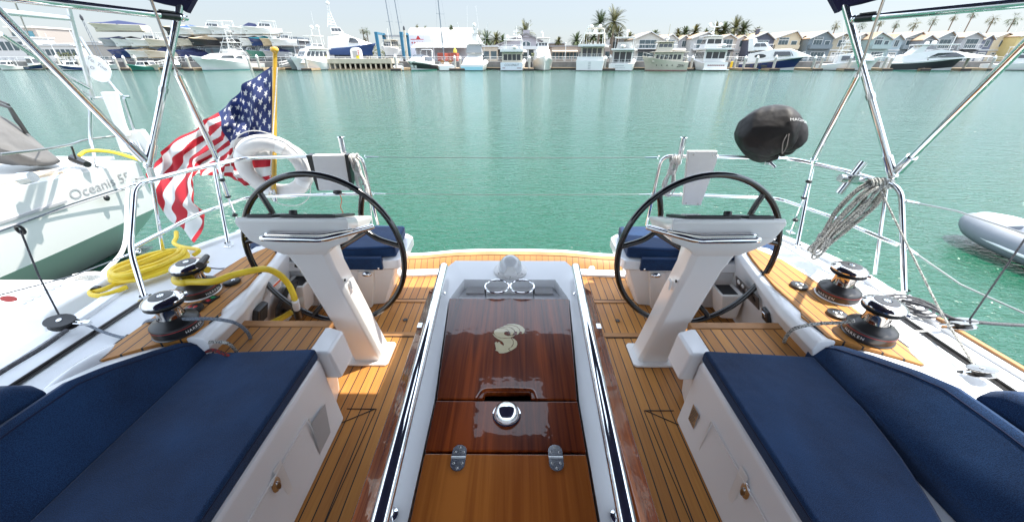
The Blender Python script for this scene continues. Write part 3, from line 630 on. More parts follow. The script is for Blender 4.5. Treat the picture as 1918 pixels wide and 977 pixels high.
# ================================================================ STEERING
def pedestal(s,label):
    t=thing('steering_pedestal',label,'steering pedestal',(s*0.855,1.68,0),0,'steering pedestals'); O=t.location
    m=MB()
    def sec(cx,cy,z,wx,wy,ch=0.02):
        x0,x1,y0,y1=cx-wx/2,cx+wx/2,cy-wy/2,cy+wy/2
        return [(x0+ch,y0,z),(x1-ch,y0,z),(x1,y0+ch,z),(x1,y1-ch,z),(x1-ch,y1,z),(x0+ch,y1,z),(x0,y1-ch,z),(x0,y0+ch,z)]
    m.loft([sec(s*0.855,1.70,0.0,0.185,0.15),sec(s*0.862,1.67,0.12,0.18,0.145),sec(s*0.90,1.52,0.74,0.175,0.135),sec(s*0.905,1.49,0.86,0.20,0.15)])
    m.build('column',WHT,t,bevel=0.006,segs=2,offset=O)
    m=MB(); m.prism([(s*0.855+a,1.69+b) for a,b in ((-0.125,-0.085),(-0.11,-0.1),(0.11,-0.1),(0.125,-0.085),(0.125,0.085),(0.11,0.1),(-0.11,0.1),(-0.125,0.085))],0.001,0.016); m.build('foot_plate',WHT,t,bevel=0.005,offset=O)
    # console head: outer arm longer
    xo,xi=s*1.135,s*0.665
    m=MB()
    m.loft([[(s*1.0,1.42,0.84),(s*0.81,1.42,0.84),(s*0.81,1.55,0.83),(s*1.0,1.55,0.83)],
            [(s*1.05,1.395,0.885),(s*0.765,1.395,0.885),(s*0.765,1.58,0.87),(s*1.05,1.58,0.87)],
            [(s*1.10,1.385,0.925),(s*0.68,1.385,0.925),(s*0.68,1.62,0.895),(s*1.10,1.62,0.895)],
            [(xo,1.385,1.005),(xi,1.385,1.005),(xi,1.64,0.925),(xo,1.64,0.925)],
            [(xo-s*0.004,1.395,1.026),(xi+s*0.004,1.395,1.026),(xi+s*0.004,1.64,0.938),(xo-s*0.004,1.64,0.938)]])
    m.build('console',WHT,t,bevel=0.008,segs=2,offset=O)
    q=MB(); q.box(min(s*1.112,s*0.672),max(s*1.112,s*0.672),1.3835,1.386,0.944,0.9465); q.build('moulding_seam',GELW,t,offset=O)
    # screens lying on the sloping top, facing aft
    n=Vector((0,0.088,0.245)).normalized(); yd=Vector((0,0.245,-0.088)).normalized()
    def scr(x0,x1,y0,y1,h,name,mt,par):
        base=Vector((0,1.395,1.027)); M=frame(base,(1,0,0),yd)
        q=MB(); q.box(min(s*x0,s*x1),max(s*x0,s*x1),y0,y1,0.0,h,M=M); return q.build(name,mt,par,bevel=0.002,segs=1,offset=O)
    a=scr(0.72,0.95,0.008,0.20,0.012,'chart_plotter',BLK,t)
    b=scr(0.735,0.935,0.02,0.185,0.0135,'display_glass',GLASSD,a)
    a=scr(0.98,1.09,0.008,0.13,0.012,'instrument_display',BLK,t); scr(0.99,1.08,0.02,0.12,0.0135,'display_glass',GLASSD,a)
    M=frame(Vector((0,1.395,1.027)),(1,0,0),yd)
    q=MB(); q.lathe([(0.016,0),(0.016,0.012),(0.014,0.02),(0.001,0.021)],(0,0,0),16,M=M@Matrix.Translation((s*0.90,0.02,0.01))); q.build('control_knob',BLK,t,offset=O)
    # stainless guard
    m=MB()
    pth=[(s*1.02,1.40,0.955),(s*1.02,1.345,0.955),(s*0.76,1.335,0.955),(s*0.70,1.37,0.96),(s*0.605,1.47,0.955)]
    m.tube(round_path(pth,0.03,6),0.0125,14); m.tube(round_path([(s*1.0,1.39,0.963),(s*1.0,1.35,0.972),(s*0.76,1.342,0.972),(s*0.66,1.40,0.97)],0.02),0.008,10)
    m.ball((s*0.605,1.47,0.955),0.0125,10,6)
    m.build('guard_rail',CHR,t,offset=O)
    # lower lip and small socket on column
    m=MB(); M2=frame((s*0.80,1.565,0.50),(0,1,0),(0,0,1))
    m.cbox((s*0.789,1.535,0.62),(0.012,0.03,0.05)); m.build('side_catch',WHT,t,bevel=0.003,offset=O)
    m=MB(); m.ball((s*0.80,1.50,0.66),(0.004,0.008,0.008),8,5); m.build('socket',BLK,t,offset=O)
    m=MB(); m.tube([(s*0.99,1.56,0.70),(s*0.96,1.72,0.67)],[0.035,0.03],16); m.build('shaft',BLKG,t,offset=O)
    return t
p_l=pedestal(-1,'white steering pedestal on the left with its black wheel, sunlight round its foot')
p_r=pedestal(1,'white steering pedestal on the right with its black wheel and yellow tag')
def wheel(s,ped):
    c=Vector((s*1.0,1.735,0.675)); Rr=0.432
    m=MB(); m.tube([(Rr*math.cos(a),0,Rr*math.sin(a)) for a in [i*2*math.pi/72 for i in range(72)]],0.0155,14,closed=True); t=m.build('steering_wheel',BLKG,ped)
    t.location=c-ped.location; t.rotation_euler=(R(-3),0,s*R(3))
    for base in (30,150,270):
        a=R(base); J=Vector((0.275*math.cos(a),0.02,0.275*math.sin(a)))
        m=MB(); m.tube([(0,0.05,0),J*0.5+Vector((0,0.025,0)),J],[0.036,0.026,0.020],12)
        for da in (22,-22):
            b=R(base+da); E=Vector((Rr*math.cos(b),0,Rr*math.sin(b))); mid=(J*0.55+E*0.45)+Vector((math.cos(a),0,math.sin(a)))*(-0.02)
            m.tube(smooth_path([J,mid,E],5),0.0145,12)
        m.build('spoke',BLKG,t)
    m=MB(); m.lathe([(0.001,-0.03),(0.035,-0.03),(0.05,-0.015),(0.052,0.03),(0.03,0.05)],(0,0.05,0),24,M=Matrix.Rotation(R(-90),4,'X')); m.build('hub',BLKG,t)
    return t,c
wr,wc=wheel(1,p_r); wheel(-1,p_l)
tg=MB(); tg.add([P(1288,466,y=1.69)-wc,P(1296,477,y=1.69)-wc,P(1304,467,y=1.69)-wc,P(1295,459,y=1.69)-wc],[(0,1,2,3)]); tg.build('yellow_tag',GOLDT,wr)

# ================================================================ WINCHES
def winch(x,y,z,label,chrome=True,face=None,first=None):
    t=thing('winch',label,'winch',(x,y,z),0,'sheet winches')
    m=MB(); m.lathe([(0.0,0.0),(0.112,0.0),(0.114,0.004),(0.108,0.008)],(0,0,0),40); m.build('base_flange',WHT if not first else ALU,t)
    m=MB(); m.lathe([(0.108,0.006),(0.109,0.050),(0.107,0.056),(0.098,0.063),(0.082,0.071),(0.069,0.080),(0.061,0.090)],(0,0,0),48); dr=m.build('lower_drum',ALU if chrome else BLK,t)
    m=MB(); m.lathe([(0.1092,0.043),(0.1099,0.0445),(0.1092,0.046)],(0,0,0),48); m.build('red_ring',RED,dr)
    # lettering around the lower drum, facing the cockpit
    a0=math.atan2(-y,-x); m=MB(); word='HARKEN'
    for i,ch in enumerate(word):
        a=a0+(0.62 if x<0 else -0.25)+(i-2.5)*0.155 if x<0 else a0-0.45+(i-2.5)*0.155
        T=Matrix.Rotation(a+R(90),4,'Z')@Matrix.Translation((0,-0.1095,0.022))@Matrix.Rotation(R(90),4,'X')
        m.merge(text_mb(ch,0.022,0.0004),T)
    m.build('maker_lettering',WHT,dr)
    m=MB(); m.lathe([(0.060,0.085),(0.055,0.105),(0.054,0.130),(0.057,0.150),(0.064,0.158)],(0,0,0),40); m.build('upper_drum',CHRD if chrome else CHRD,t)
    m=MB(); m.lathe([(0.060,0.155),(0.086,0.158),(0.089,0.162),(0.080,0.167),(0.089,0.172),(0.087,0.176),(0.075,0.177)],(0,0,0),48); m.build('self_tailer',BLK,t)
    m=MB(); m.lathe([(0.080,0.176),(0.090,0.180),(0.091,0.186),(0.084,0.195),(0.066,0.204),(0.050,0.207)],(0,0,0),48); cp=m.build('chrome_cap',CHRW,t)
    m=MB(); m.lathe([(0.054,0.204),(0.050,0.209),(0.020,0.211),(0.018,0.206),(0.0,0.206)],(0,0,0),36); m.build('top_disc',ALU if chrome else BLK,cp)
    m=MB()
    for k in range(8):
        a=k*math.pi/4; m.cbox((0.010*math.cos(a),0.010*math.sin(a),0.2095),(0.012,0.006,0.004),a)
    m.build('handle_socket',CHR,cp)
    m=MB(); q=a0+math.pi/2; m.cbox((0.088*math.cos(q),0.088*math.sin(q),0.176),(0.03,0.022,0.016),q); m.build('feeder_arm',CHR,t,bevel=0.003)
    t.scale=(0.8,0.8,0.84)
    return t
winch(P(335,616,z=0.562).x,P(335,616,z=0.562).y,0.562,'black and chrome winch on the teak plinth nearest the left backrest',chrome=False,first=1)
w_la=winch(P(376,547,z=0.562).x,P(376,547,z=0.562).y,0.562,'chrome winch with the yellow hose wrapped round it, on the left plinth')
winch(P(1566,554,z=0.562).x,P(1566,554,z=0.562).y,0.562,'chrome winch farther aft on the right teak plinth')
winch(P(1624,626,z=0.562).x,P(1624,626,z=0.562).y,0.562,'chrome winch nearest the right backrest',first=1)
def button(u,v,label,style):
    c=P(u,v,z=0.562)
    t=thing('deck_switch',label,'deck switch',(c.x,c.y,0.562),0,'winch foot switches')
    m=MB(); m.lathe([(0.0,0),(0.038,0),(0.040,0.004),(0.038,0.014),(0.028,0.019),(0.0,0.019)],(0,0,0),28); m.build('housing',BLK if style else ALU,t)
    m=MB(); 
    for dx in (-0.012,0.012): m.ball((dx,0,0.018),(0.009,0.012,0.004),10,5)
    m.build('button_cap',SS if style<2 else RED,t)
button(435,529,'black deck switch beside the left aft winch',1)
button(364,580,'deck switch with red buttons between the left winches',2)
button(1495,537,'grey deck switch aft of the right aft winch',0)
button(1566,590,'grey deck switch between the two right winches',0)
c=P(395,561,z=0.564); t=thing('switch_panel','small black panel with a green and a red button on the left teak plinth','switch panel',(c.x,c.y,0.563),R(-10))
m=MB(); m.box(-0.022,0.022,-0.032,0.032,0,0.004); m.build('plate',BLK,t)
m=MB(); m.cbox((0,0.013,0.006),(0.016,0.014,0.004)); m.build('green_button',GRN,t); m=MB(); m.cbox((0,-0.012,0.006),(0.016,0.014,0.004)); m.build('red_button',RED,t)

# ================================================================ PANELS ON THE COAMING WALLS
def wallframe(s,y,z):   # plane of inner wall of the coaming: x from 1.50 (z .2) to 1.36 (z .5)
    x=1.47-(z-0.2)*(0.11/0.30)
    up=Vector((-s*0.11,0,0.30)).normalized()
    return frame((s*(x-0.006),y,z),(0,-s*1,0),up)
# starboard engine panel
M=wallframe(1,1.78,0.40)
t=thing('engine_panel','dark engine instrument panel with dials on the right coaming wall','instrument panel',M.translation); O=t.location
m=MB(); m.box(-0.14,0.10,-0.045,0.045,-0.002,0.006,M=M); pn=m.build('panel_plate',mat('bronze_plate',(0.07,0.06,0.055),0.4),t,offset=O,bevel=0.003,segs=1)
for i,(a,b,r,mt) in enumerate(((-0.10,0.022,0.014,WHT),(-0.055,0.022,0.012,WHT),(-0.10,-0.018,0.014,BLK),(-0.055,-0.018,0.014,BLK),(-0.01,-0.018,0.012,RED),(-0.01,0.022,0.01,CHR),(0.05,0.0,0.02,BLK))):
    q=MB(); q.lathe([(r,0.006),(r,0.010),(0.001,0.011)],(0,0,0),14,M=M@Matrix.Translation((a,b,0))); q.build('dial',mt,t,offset=O)
M=wallframe(1,1.60,0.385)
t=thing('throttle_switch','small black rocker switch box forward of the right engine panel','switch box',M.translation); O=t.location
m=MB(); m.box(-0.028,0.028,-0.04,0.04,-0.002,0.02,M=M); m.build('box_body',BLK,t,offset=O,bevel=0.005); q=MB(); q.box(-0.014,0.014,0.0,0.025,0.02,0.026,M=M); q.build('rocker',SS,t,offset=O,bevel=0.002)
# port: speaker box, control plate with gauge, lever, label
M=wallframe(-1,1.62,0.37)
t=thing('speaker_box','black box speaker on the left coaming wall','speaker',M.translation); O=t.location
m=MB(); m.box(-0.045,0.045,-0.055,0.055,0,0.035,M=M); m.build('box_body',BLK,t,offset=O,bevel=0.006); q=MB(); q.box(-0.035,0.035,-0.045,0.045,0.035,0.037,M=M); q.build('grille',BLKM,t,offset=O)
M=wallframe(-1,1.90,0.27)
t=thing('throttle_control','black engine throttle control with a round white dial low on the left coaming','throttle control',M.translation); O=t.location
m=MB(); m.prism([(-0.10,-0.13),(0.06,-0.15),(0.11,-0.05),(0.11,0.09),(0.02,0.10),(-0.10,0.0)],0,0.03,M=M); m.build('control_body',BLK,t,offset=O,bevel=0.01)
q=MB(); q.lathe([(0.040,0.03),(0.040,0.036),(0.034,0.038),(0.001,0.038)],(0,0,0),24,M=M@Matrix.Translation((0.02,0.03,0))); q.build('dial',WHT,t,offset=O)
q=MB(); q.tube([M@Vector((-0.05,-0.05,0.03)),M@Vector((-0.09,-0.02,0.08)),M@Vector((-0.13,0.03,0.12))],[0.014,0.012,0.02],10); q.build('lever',BLK,t,offset=O)
q=MB(); q.box(-0.03,0.04,-0.13,-0.11,0.03,0.034,M=M); q.build('warning_strip',RED,t,offset=O)
M=wallframe(-1,1.80,0.425)
t=thing('warning_label','white warning label with an orange header on the left coaming wall','label',M.translation); O=t.location
m=MB(); m.box(-0.055,0.055,-0.035,0.035,0,0.002,M=M); m.build('label_plate',WHT,t,offset=O); q=MB(); q.box(-0.05,0.05,0.014,0.031,0.002,0.003,M=M); q.build('orange_header',ORG,t,offset=O)
q=MB()
for i in range(4): q.box(-0.04,0.04-0.01*(i%2),0.002-i*0.010,0.005-i*0.010,0.002,0.0026,M=M)
q.build('label_text',mat('label_grey',(0.3,0.3,0.3),0.6),t,offset=O)
M=wallframe(-1,2.02,0.47); t=thing('key_fob','black key fob hanging on the left coaming','key fob',M.translation); O=t.location
m=MB(); m.box(-0.02,0.02,-0.03,0.02,0,0.02,M=M); m.tube([M@Vector((0.02+0.018*math.cos(a),0.0+0.018*math.sin(a),0.012)) for a in [i*math.pi/8 for i in range(16)]],0.004,6,closed=True); m.build('fob_body',BLK,t,offset=O,bevel=0.002)
# ================================================================ STERN RAILS
TU=0.0135
def strap_tube(name,pts,r,par,O,mt=None,rad=0.05,seg=14):
    m=MB(); m.tube(round_path(pts,rad,6),r,seg); return m.build(name,mt or CHR,par,offset=O)
def stern_rail(s,label):
    t=thing('stern_rail',label,'guard rail',(s*1.5,2.4,0.47),0,'stern guard rails'); O=t.location
    top=[(s*1.07,2.69,0.44),(s*1.07,2.67,0.70),(s*1.075,2.665,0.985),(s*1.5,2.64,0.985),(s*1.97,2.60,0.98),(s*2.10,2.30,0.98),(s*2.125,1.95,0.985),(s*2.13,1.66,0.49)]
    if s<0: top=[(-1.07,2.69,0.44),(-1.075,2.67,0.70),(-1.08,2.665,0.985),(-1.5,2.64,0.985),(-1.90,2.60,0.98),(-2.03,2.30,0.98),(-2.10,1.98,0.985),(-2.03,1.72,0.70),(-1.93,1.58,0.49)]
    strap_tube('top_rail',top,TU,t,O,rad=0.07)
    x9=-1 if s<0 else 1
    mid=[(s*1.07,2.67,0.70),(s*1.5,2.64,0.70),(s*1.95,2.58,0.70),(s*2.07,2.25,0.70),(s*2.11 if s>0 else -2.03,1.80 if s>0 else 1.73,0.71)]
    strap_tube('mid_rail',mid,0.0115,t,O,rad=0.07)
    # stanchions
    for a,b in (((s*2.02,2.47,0.97),(s*1.93,2.22,0.48)),):
        m=MB(); m.tube([a,b],0.012,12); m.lathe([(0.03,0),(0.03,0.006),(0.018,0.012),(0.018,0.03)],(b[0],b[1],b[2]-0.005),16); m.build('stanchion',CHR,t,offset=O)
    m=MB(); m.tube([(s*2.115,2.02,0.97),(s*2.12,1.84,0.50)] if s>0 else [(-2.07,2.05,0.97),(-2.16,1.98,0.50)],0.010,12); m.build('brace',CHR,t,offset=O)
    f=top[-1]; m=MB(); m.lathe([(0.034,0),(0.034,0.008),(0.019,0.012),(0.018,0.035)],(f[0],f[1],f[2]-0.015),16); m.build('foot_socket',CHR,t,offset=O)
    # vertical rod holder
    m=MB(); m.tube([(s*1.20,2.655,0.93),(s*1.20,2.655,1.115)],0.021,16); m.lathe([(0.024,0),(0.026,0.004),(0.022,0.008)],(s*1.20,2.655,1.112),16); m.build('rod_holder',CHR,t,offset=O)
    return t
stern_rail(-1,'stainless stern rail on the left, carrying the flag and life ring'); stern_rail(1,'stainless stern rail on the right, carrying the covered grill')
# diagonal rod holder on the starboard rail
a=P(1618,303,y=2.16); b=P(1572,362,y=2.16)
t=thing('rod_holder','angled stainless rod holder clamped to the right stern rail','rod holder',(a+b)/2); m=MB(); m.tube([a,b],0.022,16); m.build('holder_tube',CHR,t,offset=t.location)
m=MB(); c=(a+b)/2; m.tube([c+Vector((-0.07,0,0.0)),c+Vector((0.07,0,-0.02))],0.024,12); m.cbox(c,(0.05,0.06,0.05)); m.build('clamp',SS,t,offset=t.location,bevel=0.004)
# lifelines across the stern
def wire(name,label,pts,r,mt=WIRE,cat='lifeline',sag=0.0,grp=None,fit=True,n=10):
    p=[Vector(q) for q in pts]
    if len(p)==2 and sag:
        p=[p[0].lerp(p[1],k/n)+Vector((0,0,-sag*4*(k/n)*(1-k/n))) for k in range(n+1)]
    t=thing(name,label,cat,p[0],0,grp); m=MB(); m.tube(p,r,8); m.build('wire' if mt is WIRE else 'line',mt,t,offset=p[0])
    if fit:
        for i,j in ((0,1),(-1,-2)):
            m=MB(); d=(p[j]-p[i]).normalized(); m.tube([p[i],p[i]+d*0.09],[r*2.2,r*1.6],8)
            m.tube([p[i]+Vector((0.0,0.012*math.cos(q),0.012*math.sin(q)))-d*0.005 for q in [k*math.pi/5 for k in range(10)]],0.0025,6,closed=True)
            m.build('end_fitting',CHR,t,offset=p[0])
    return t
wire('lifeline','upper lifeline wire across the open stern between the two rails',[(-1.055,2.67,0.975),(1.05,2.67,0.975)],0.0022,sag=0.006)
wire('lifeline','lower lifeline wire across the open stern between the two rails',[(-1.05,2.67,0.70),(1.05,2.67,0.70)],0.0022,sag=0.006)
wire('lifeline','upper lifeline running forward from the right stern rail',[(2.14,1.93,0.92),P(1792,395,x=2.17),P(1918,437,x=2.2),(2.25,-0.5,0.98)],0.004)
wire('lifeline','lower lifeline running forward from the right stern rail',[(2.14,1.80,0.71),P(1800,533,x=2.16),P(1918,586,x=2.18),(2.24,-0.5,0.68)],0.004)
wire('lifeline','upper lifeline running forward from the left stern rail',[P(252,344,x=-2.1),P(135,382,x=-2.14),P(0,433,x=-2.2),(-2.25,-0.5,0.98)],0.003,mt=ROPEB)
wire('lifeline','lower lifeline running forward from the left stern rail',[P(258,470,x=-2.04),P(135,517,x=-2.1),P(0,552,x=-2.18),(-2.24,-0.5,0.68)],0.0032)
# ================================================================ BIMINI
def bimini():
    t=thing('bimini','navy canvas bimini on a stainless tube frame over the cockpit','awning',(0,0.5,1.9)); O=t.location
    nx,ny=48,44
    def pt(i,j,dz=0):
        u=-1+2*i/nx; v=j/ny; 
        ye=2.64-0.30*abs(u)**3; y=-1.6+(ye+1.6)*v
        z=2.13-0.20*abs(u)**4-0.02*math.sin(v*math.pi*3)**2
        if abs(u)>0.9 and v>0.9: z-=0.02
        return (u*2.0,y,z+dz)
    m=MB(); top=[pt(i,j,0.008) for j in range(ny+1) for i in range(nx+1)]; bot=[pt(i,j,0) for j in range(ny+1) for i in range(nx+1)]
    n=len(top); fs=[]
    for j in range(ny):
        for i in range(nx):
            a=j*(nx+1)+i
            if 21<=i<27 and 33<=j<38: continue
            fs.append((a,a+1,a+nx+2,a+nx+1)); fs.append((n+a,n+a+nx+1,n+a+nx+2,n+a+1))
    for i in range(nx): fs.append((i,n+i,n+i+1,i+1)); a=ny*(nx+1)+i; fs.append((a,a+1,n+a+1,n+a))
    for j in range(ny): a=j*(nx+1); fs.append((a,a+nx+1,n+a+nx+1,n+a)); b=a+nx; fs.append((b,n+b,n+b+nx+1,b+nx+1))
    m.add(top+bot,fs); m.build('canvas',NAVYC,t,offset=O)
    cv=bpy.data.materials.new('clear_vinyl'); cv.use_nodes=True; q_=cv.node_tree; tr=q_.nodes.new('ShaderNodeBsdfTransparent'); gl=q_.nodes.new('ShaderNodeBsdfGlossy'); gl.inputs[1].default_value=0.1; mxx=q_.nodes.new('ShaderNodeMixShader'); mxx.inputs[0].default_value=0.1
    q_.links.new(tr.outputs[0],mxx.inputs[1]); q_.links.new(gl.outputs[0],mxx.inputs[2]); q_.links.new(mxx.outputs[0],[n for n in q_.nodes if n.type=='OUTPUT_MATERIAL'][0].inputs[0])
    m=MB(); c4=[pt(21,33,0.004),pt(27,33,0.004),pt(27,38,0.004),pt(21,38,0.004)]; m.add(c4,[(0,1,2,3)]); m.build('clear_window',cv,t,offset=O)
    for s in (-1,1):
        def q(u,v,y): return P(u if s>0 else 1918-u+(2 if s<0 else 0),v,y=y)
        # hanging corner pocket wrapped round the hoop
        tri=[q(1541,-14,2.42),q(1563,26,2.42),q(1577,16,2.40),q(1612,9,2.36),q(1664,-5,2.25),q(1668,-30,2.25),q(1545,-40,2.42)]
        m=MB(); k=len(tri); m.add([p for p in tri]+[p+Vector((0,-0.03,0.004)) for p in tri],[tuple(range(k)),tuple(range(k,2*k))[::-1]]+[(i,(i+1)%k,k+(i+1)%k,k+i) for i in range(k)]); m.build('corner_pocket',NAVYC,t,offset=O)
        A0=Vector((s*2.12,2.03,1.04)) if s>0 else P(279,303,y=2.05)
        A1=q(1583,12,2.38); d=(A1-A0).normalized()
        m=MB(); m.tube([A0,A1,A1+d*0.12],0.0165,16); m.build('main_hoop',CHR,t,offset=O)
        B0=A0+Vector((s*0.005,-0.02,0.02)); 
        B1=P(1918,84,x=1.95) if s>0 else P(0,24,x=-1.95)
        dd=(B1-B0).normalized(); B2=B1+dd*0.35
        m=MB(); m.tube([B0,B1,B2],0.0165,16); m.build('forward_leg',CHR,t,offset=O)
        m=MB(); m.tube([B0,B0+dd*0.11],0.024,14); m.tube([A0-d*0.02,A0+d*0.10],0.023,14); m.ball(A0-d*0.02,0.024,12,8); m.tube([A0-d*0.02,A0-d*0.02+Vector((0,-0.01,-0.065))],0.017,12)
        m.build('hinge_fitting',CHR,t,offset=O)
        if s>0: C0=P(1600,36,y=2.33); C1=P(1918,6,x=1.86)
        else: C0=P(340,33,y=2.33); C1=P(60,0,x=-1.86)
        e=(C1-C0).normalized()
        m=MB(); m.tube([C0,C1,C1+e*1.6],0.0165,16); m.build('side_bar',CHR,t,offset=O)
        m=MB(); m.tube([C0+e*0.02,C0+e*0.12],0.0185,12); m.cbox(C0+e*0.07+Vector((0,0,0.02)),(0.012,0.09,0.008)); m.build('bar_sleeve',BLK,t,offset=O)
        m=MB(); m.tube([C0-e*0.03,C0+e*0.04],0.013,10); m.ball(C0,0.02,10,6); m.build('jaw_fitting',CHR,t,offset=O)
        # small collar halfway down
        k=A0.lerp(A1,0.47); m=MB(); m.tube([k-d*0.015,k+d*0.015],0.021,14); m.build('collar',SS,t,offset=O)
bimini()
# backstays
def backstay(s,label):
    if s>0: pts=[P(1655,0,y=1.95),P(1606,143,y=2.12),P(1525,298,y=2.33),P(1515,340,y=2.36),P(1506,370,y=2.38),P(1490,412,y=2.41)]
    else: pts=[P(283,0,y=1.95),P(333,140,y=2.12),P(405,295,y=2.33),P(416,337,y=2.36),P(427,368,y=2.38),P(440,403,y=2.41)]
    up=(pts[0]-pts[5]).normalized(); base=pts[5]; dn=base-up*((base.z-0.49)/up.z)
    t=thing('backstay',label,'rigging',dn,0,'backstays'); O=t.location
    m=MB(); m.tube([pts[1]-up*0.02,pts[0],pts[0]+up*4.0],0.0055,8); m.build('wire',WIRE,t,offset=O)
    m=MB(); m.tube([pts[1],pts[2]],0.0155,14); m.tube([pts[2],pts[2]-up*-0.0-up*0.03],[0.019,0.012],12); m.tube([pts[1],pts[1]+up*0.03],[0.0165,0.007],10); m.build('tensioner_tube',CHR,t,offset=O)
    m=MB(); m.tube([pts[2],pts[3]],0.0075,10); m.tube([pts[3],pts[4]],0.014,14); m.tube([pts[4],dn],0.0065,10); m.build('turnbuckle',CHR,t,offset=O)
    m=MB()
    for k in (3,4,5): m.ball(pts[k],(0.019,0.019,0.013),12,6)
    m.build('rubber_stop',BLK,t,offset=O)
    m=MB(); m.box(dn.x-0.02,dn.x+0.02,dn.y-0.03,dn.y+0.03,0.478,0.49); m.build('chain_plate',SS,t,offset=O)
backstay(-1,'left backstay wire and turnbuckle passing in front of the flag'); backstay(1,'right backstay wire and turnbuckle beside the covered grill')

# ================================================================ THINGS ON THE STERN RAIL
def hank(name,label,top,length,width,n,mt,r,lean=0.0,tail=0,gather=0.35,spread=0.03,dirx=0.0):
    t=thing(name,label,'rope',top,0,'coiled ropes'); m=MB(); rnd=random.Random(sum(map(ord,label)))
    for k in range(n):
        w=width*rnd.uniform(0.45,1.0); l=length*rnd.uniform(0.82,1.05); ox=rnd.uniform(-spread,spread)*.5; oy=rnd.uniform(-spread,spread)*.6
        pts=[]
        for i in range(14):
            a=2*math.pi*i/14+rnd.uniform(-.05,.05); zz=-l*(0.5-0.5*math.cos(a)); h=zz/-l
            neck=0.35+0.65*min(1,abs(h-gather)*2.2+0.1)
            x=w*0.5*math.sin(a)*neck+ox*neck+lean*zz*-1*0+dirx*h*l; y=oy*neck+0.012*math.cos(a*2+k)
            pts.append((x,y+lean*h*l,zz))
        m.tube(smooth_path(pts,3,closed=True),r,6,closed=True)
    m.build('rope_loops',mt,t)
    m=MB()
    for k in range(4):
        zc=-length*gather+(k-1.5)*r*2.1; m.tube([(width*0.22*math.cos(a)+dirx*length*gather,width*0.2*math.sin(a),zc+0.004*math.sin(a)) for a in [i*math.pi/8 for i in range(16)]],r*1.05,6,closed=True)
    m.build('binding_turns',mt,t)
    m=MB()
    for k in range(6):
        rr=0.026+0.004*(k%3); m.tube([((k-2.5)*r*2.2+0.004*math.sin(a*2),rr*math.cos(a),rr*math.sin(a)) for a in [i*math.pi/8 for i in range(16)]],r,6,closed=True)
    m.build('rail_wraps',mt,t)
    if tail:
        m=MB(); m.tube(smooth_path([(width*0.2,0,-length*0.6),(width*0.5,0.01,-length*0.9),(width*0.3,0.0,-length-tail)],5),r,6); m.build('rope_tail',mt,t)
    return t
hank('rope_hank','bundle of thin white rope hanging on the left stern rail',P(663,297,y=2.64),0.30,0.10,12,ROPEW,0.0042,dirx=0.10,tail=0.28)
hank('rope_hank','bundle of thin white rope hanging on the right stern rail',P(1264,298,y=2.64),0.26,0.11,11,ROPEW,0.0042,dirx=-0.06)
hank('rope_hank','thick bundle of grey flecked rope hanging from the corner of the right stern rail',P(1640,345,y=2.02),0.44,0.16,11,ROPEG,0.0062,lean=0.0,gather=0.78,spread=0.08,dirx=-0.42)
# outboard pad (white board)
def slab(name,label,cat,px,y,th,mt,bev=0.006):
    ps=[P(u,v,y=y) for u,v in px]; c=sum(ps,Vector())/len(ps)
    t=thing(name,label,cat,c); m=MB(); k=len(ps)
    m.add([p-c for p in ps]+[p-c+Vector((0,th,0)) for p in ps],[tuple(range(k)),tuple(range(k,2*k))[::-1]]+[(i,(i+1)%k,k+(i+1)%k,k+i) for i in range(k)])
    m.build('board',mt,t,bevel=bev,segs=2); return t
t=slab('outboard_pad','white plastic outboard pad standing on the right stern rail','mounting board',[(1289,283),(1345,283),(1343,303),(1313,385),(1279,384)],2.60,0.03,WHTF)
m=MB()
for u,v in ((1300,289),(1336,290),(1285,381),(1307,382),(1290,336)):
    m.ball(P(u,v,y=2.598)-t.location,(0.006,0.004,0.006),8,5)
m.build('bolt',CHRD,t)
# white bag with black sides on port rail
t=slab('throw_bag','white vinyl bag with black side panels draped over the left stern rail','bag',[(583,291),(645,290),(656,357),(597,358)],2.60,0.05,WHTF,0.01)
for px in ([(573,291),(585,291),(600,358),(594,356)],[(643,290),(651,290),(659,340),(656,358)]):
    ps=[P(u,v,y=2.605)-t.location for u,v in px]; m=MB(); m.add(ps+[p+Vector((0,0.06,0)) for p in ps],[(0,1,2,3),(7,6,5,4),(0,1,5,4),(1,2,6,5),(2,3,7,6),(3,0,4,7)]); m.build('side_panel',BLK,t)
m=MB(); b=P(632,360,y=2.61)-t.location; m.ball(b,(0.035,0.02,0.018),12,6); m.build('drain_cap',BLK,t)
m=MB(); m.tube(smooth_path([P(636,363,y=2.62)-t.location,P(640,375,y=2.62)-t.location,P(638,388,y=2.62)-t.location,P(645,402,y=2.62)-t.location],4),0.003,6); m.build('orange_line',ORG,t)
# life ring
c=P(514,315,y=2.70); t=thing('life_ring','white ring buoy hanging on the left stern rail in front of the flag','life ring',c); t.rotation_euler=(R(8),R(12),R(6))
Rr=0.205; m=MB(); N=48
secs=[]
for i in range(N):
    a=2*math.pi*i/N; ce=Vector((Rr*1.02*math.cos(a),0,Rr*0.93*math.sin(a))); rad=Vector((math.cos(a),0,math.sin(a)))
    secs.append([ce+rad*0.058*math.cos(b)+Vector((0,0.045*math.sin(b),0)) for b in [k*math.pi/8 for k in range(16)]])
secs.append(secs[0]); m.loft(secs,cap=False); m.build('ring_body',WHTF,t,merge=True)
for a0 in (70,160,250,340):
    m=MB(); a=R(a0); ss=[]
    for da in (-0.13,0.13):
        b0=a+da; ce=Vector((Rr*1.02*math.cos(b0),0,Rr*0.93*math.sin(b0))); rad=Vector((math.cos(b0),0,math.sin(b0)))
        ss.append([ce+rad*0.061*math.cos(b)+Vector((0,0.048*math.sin(b),0)) for b in [k*math.pi/8 for k in range(16)]])
    m.loft(ss,cap=False); m.build('band',WHT,t)
m=MB()
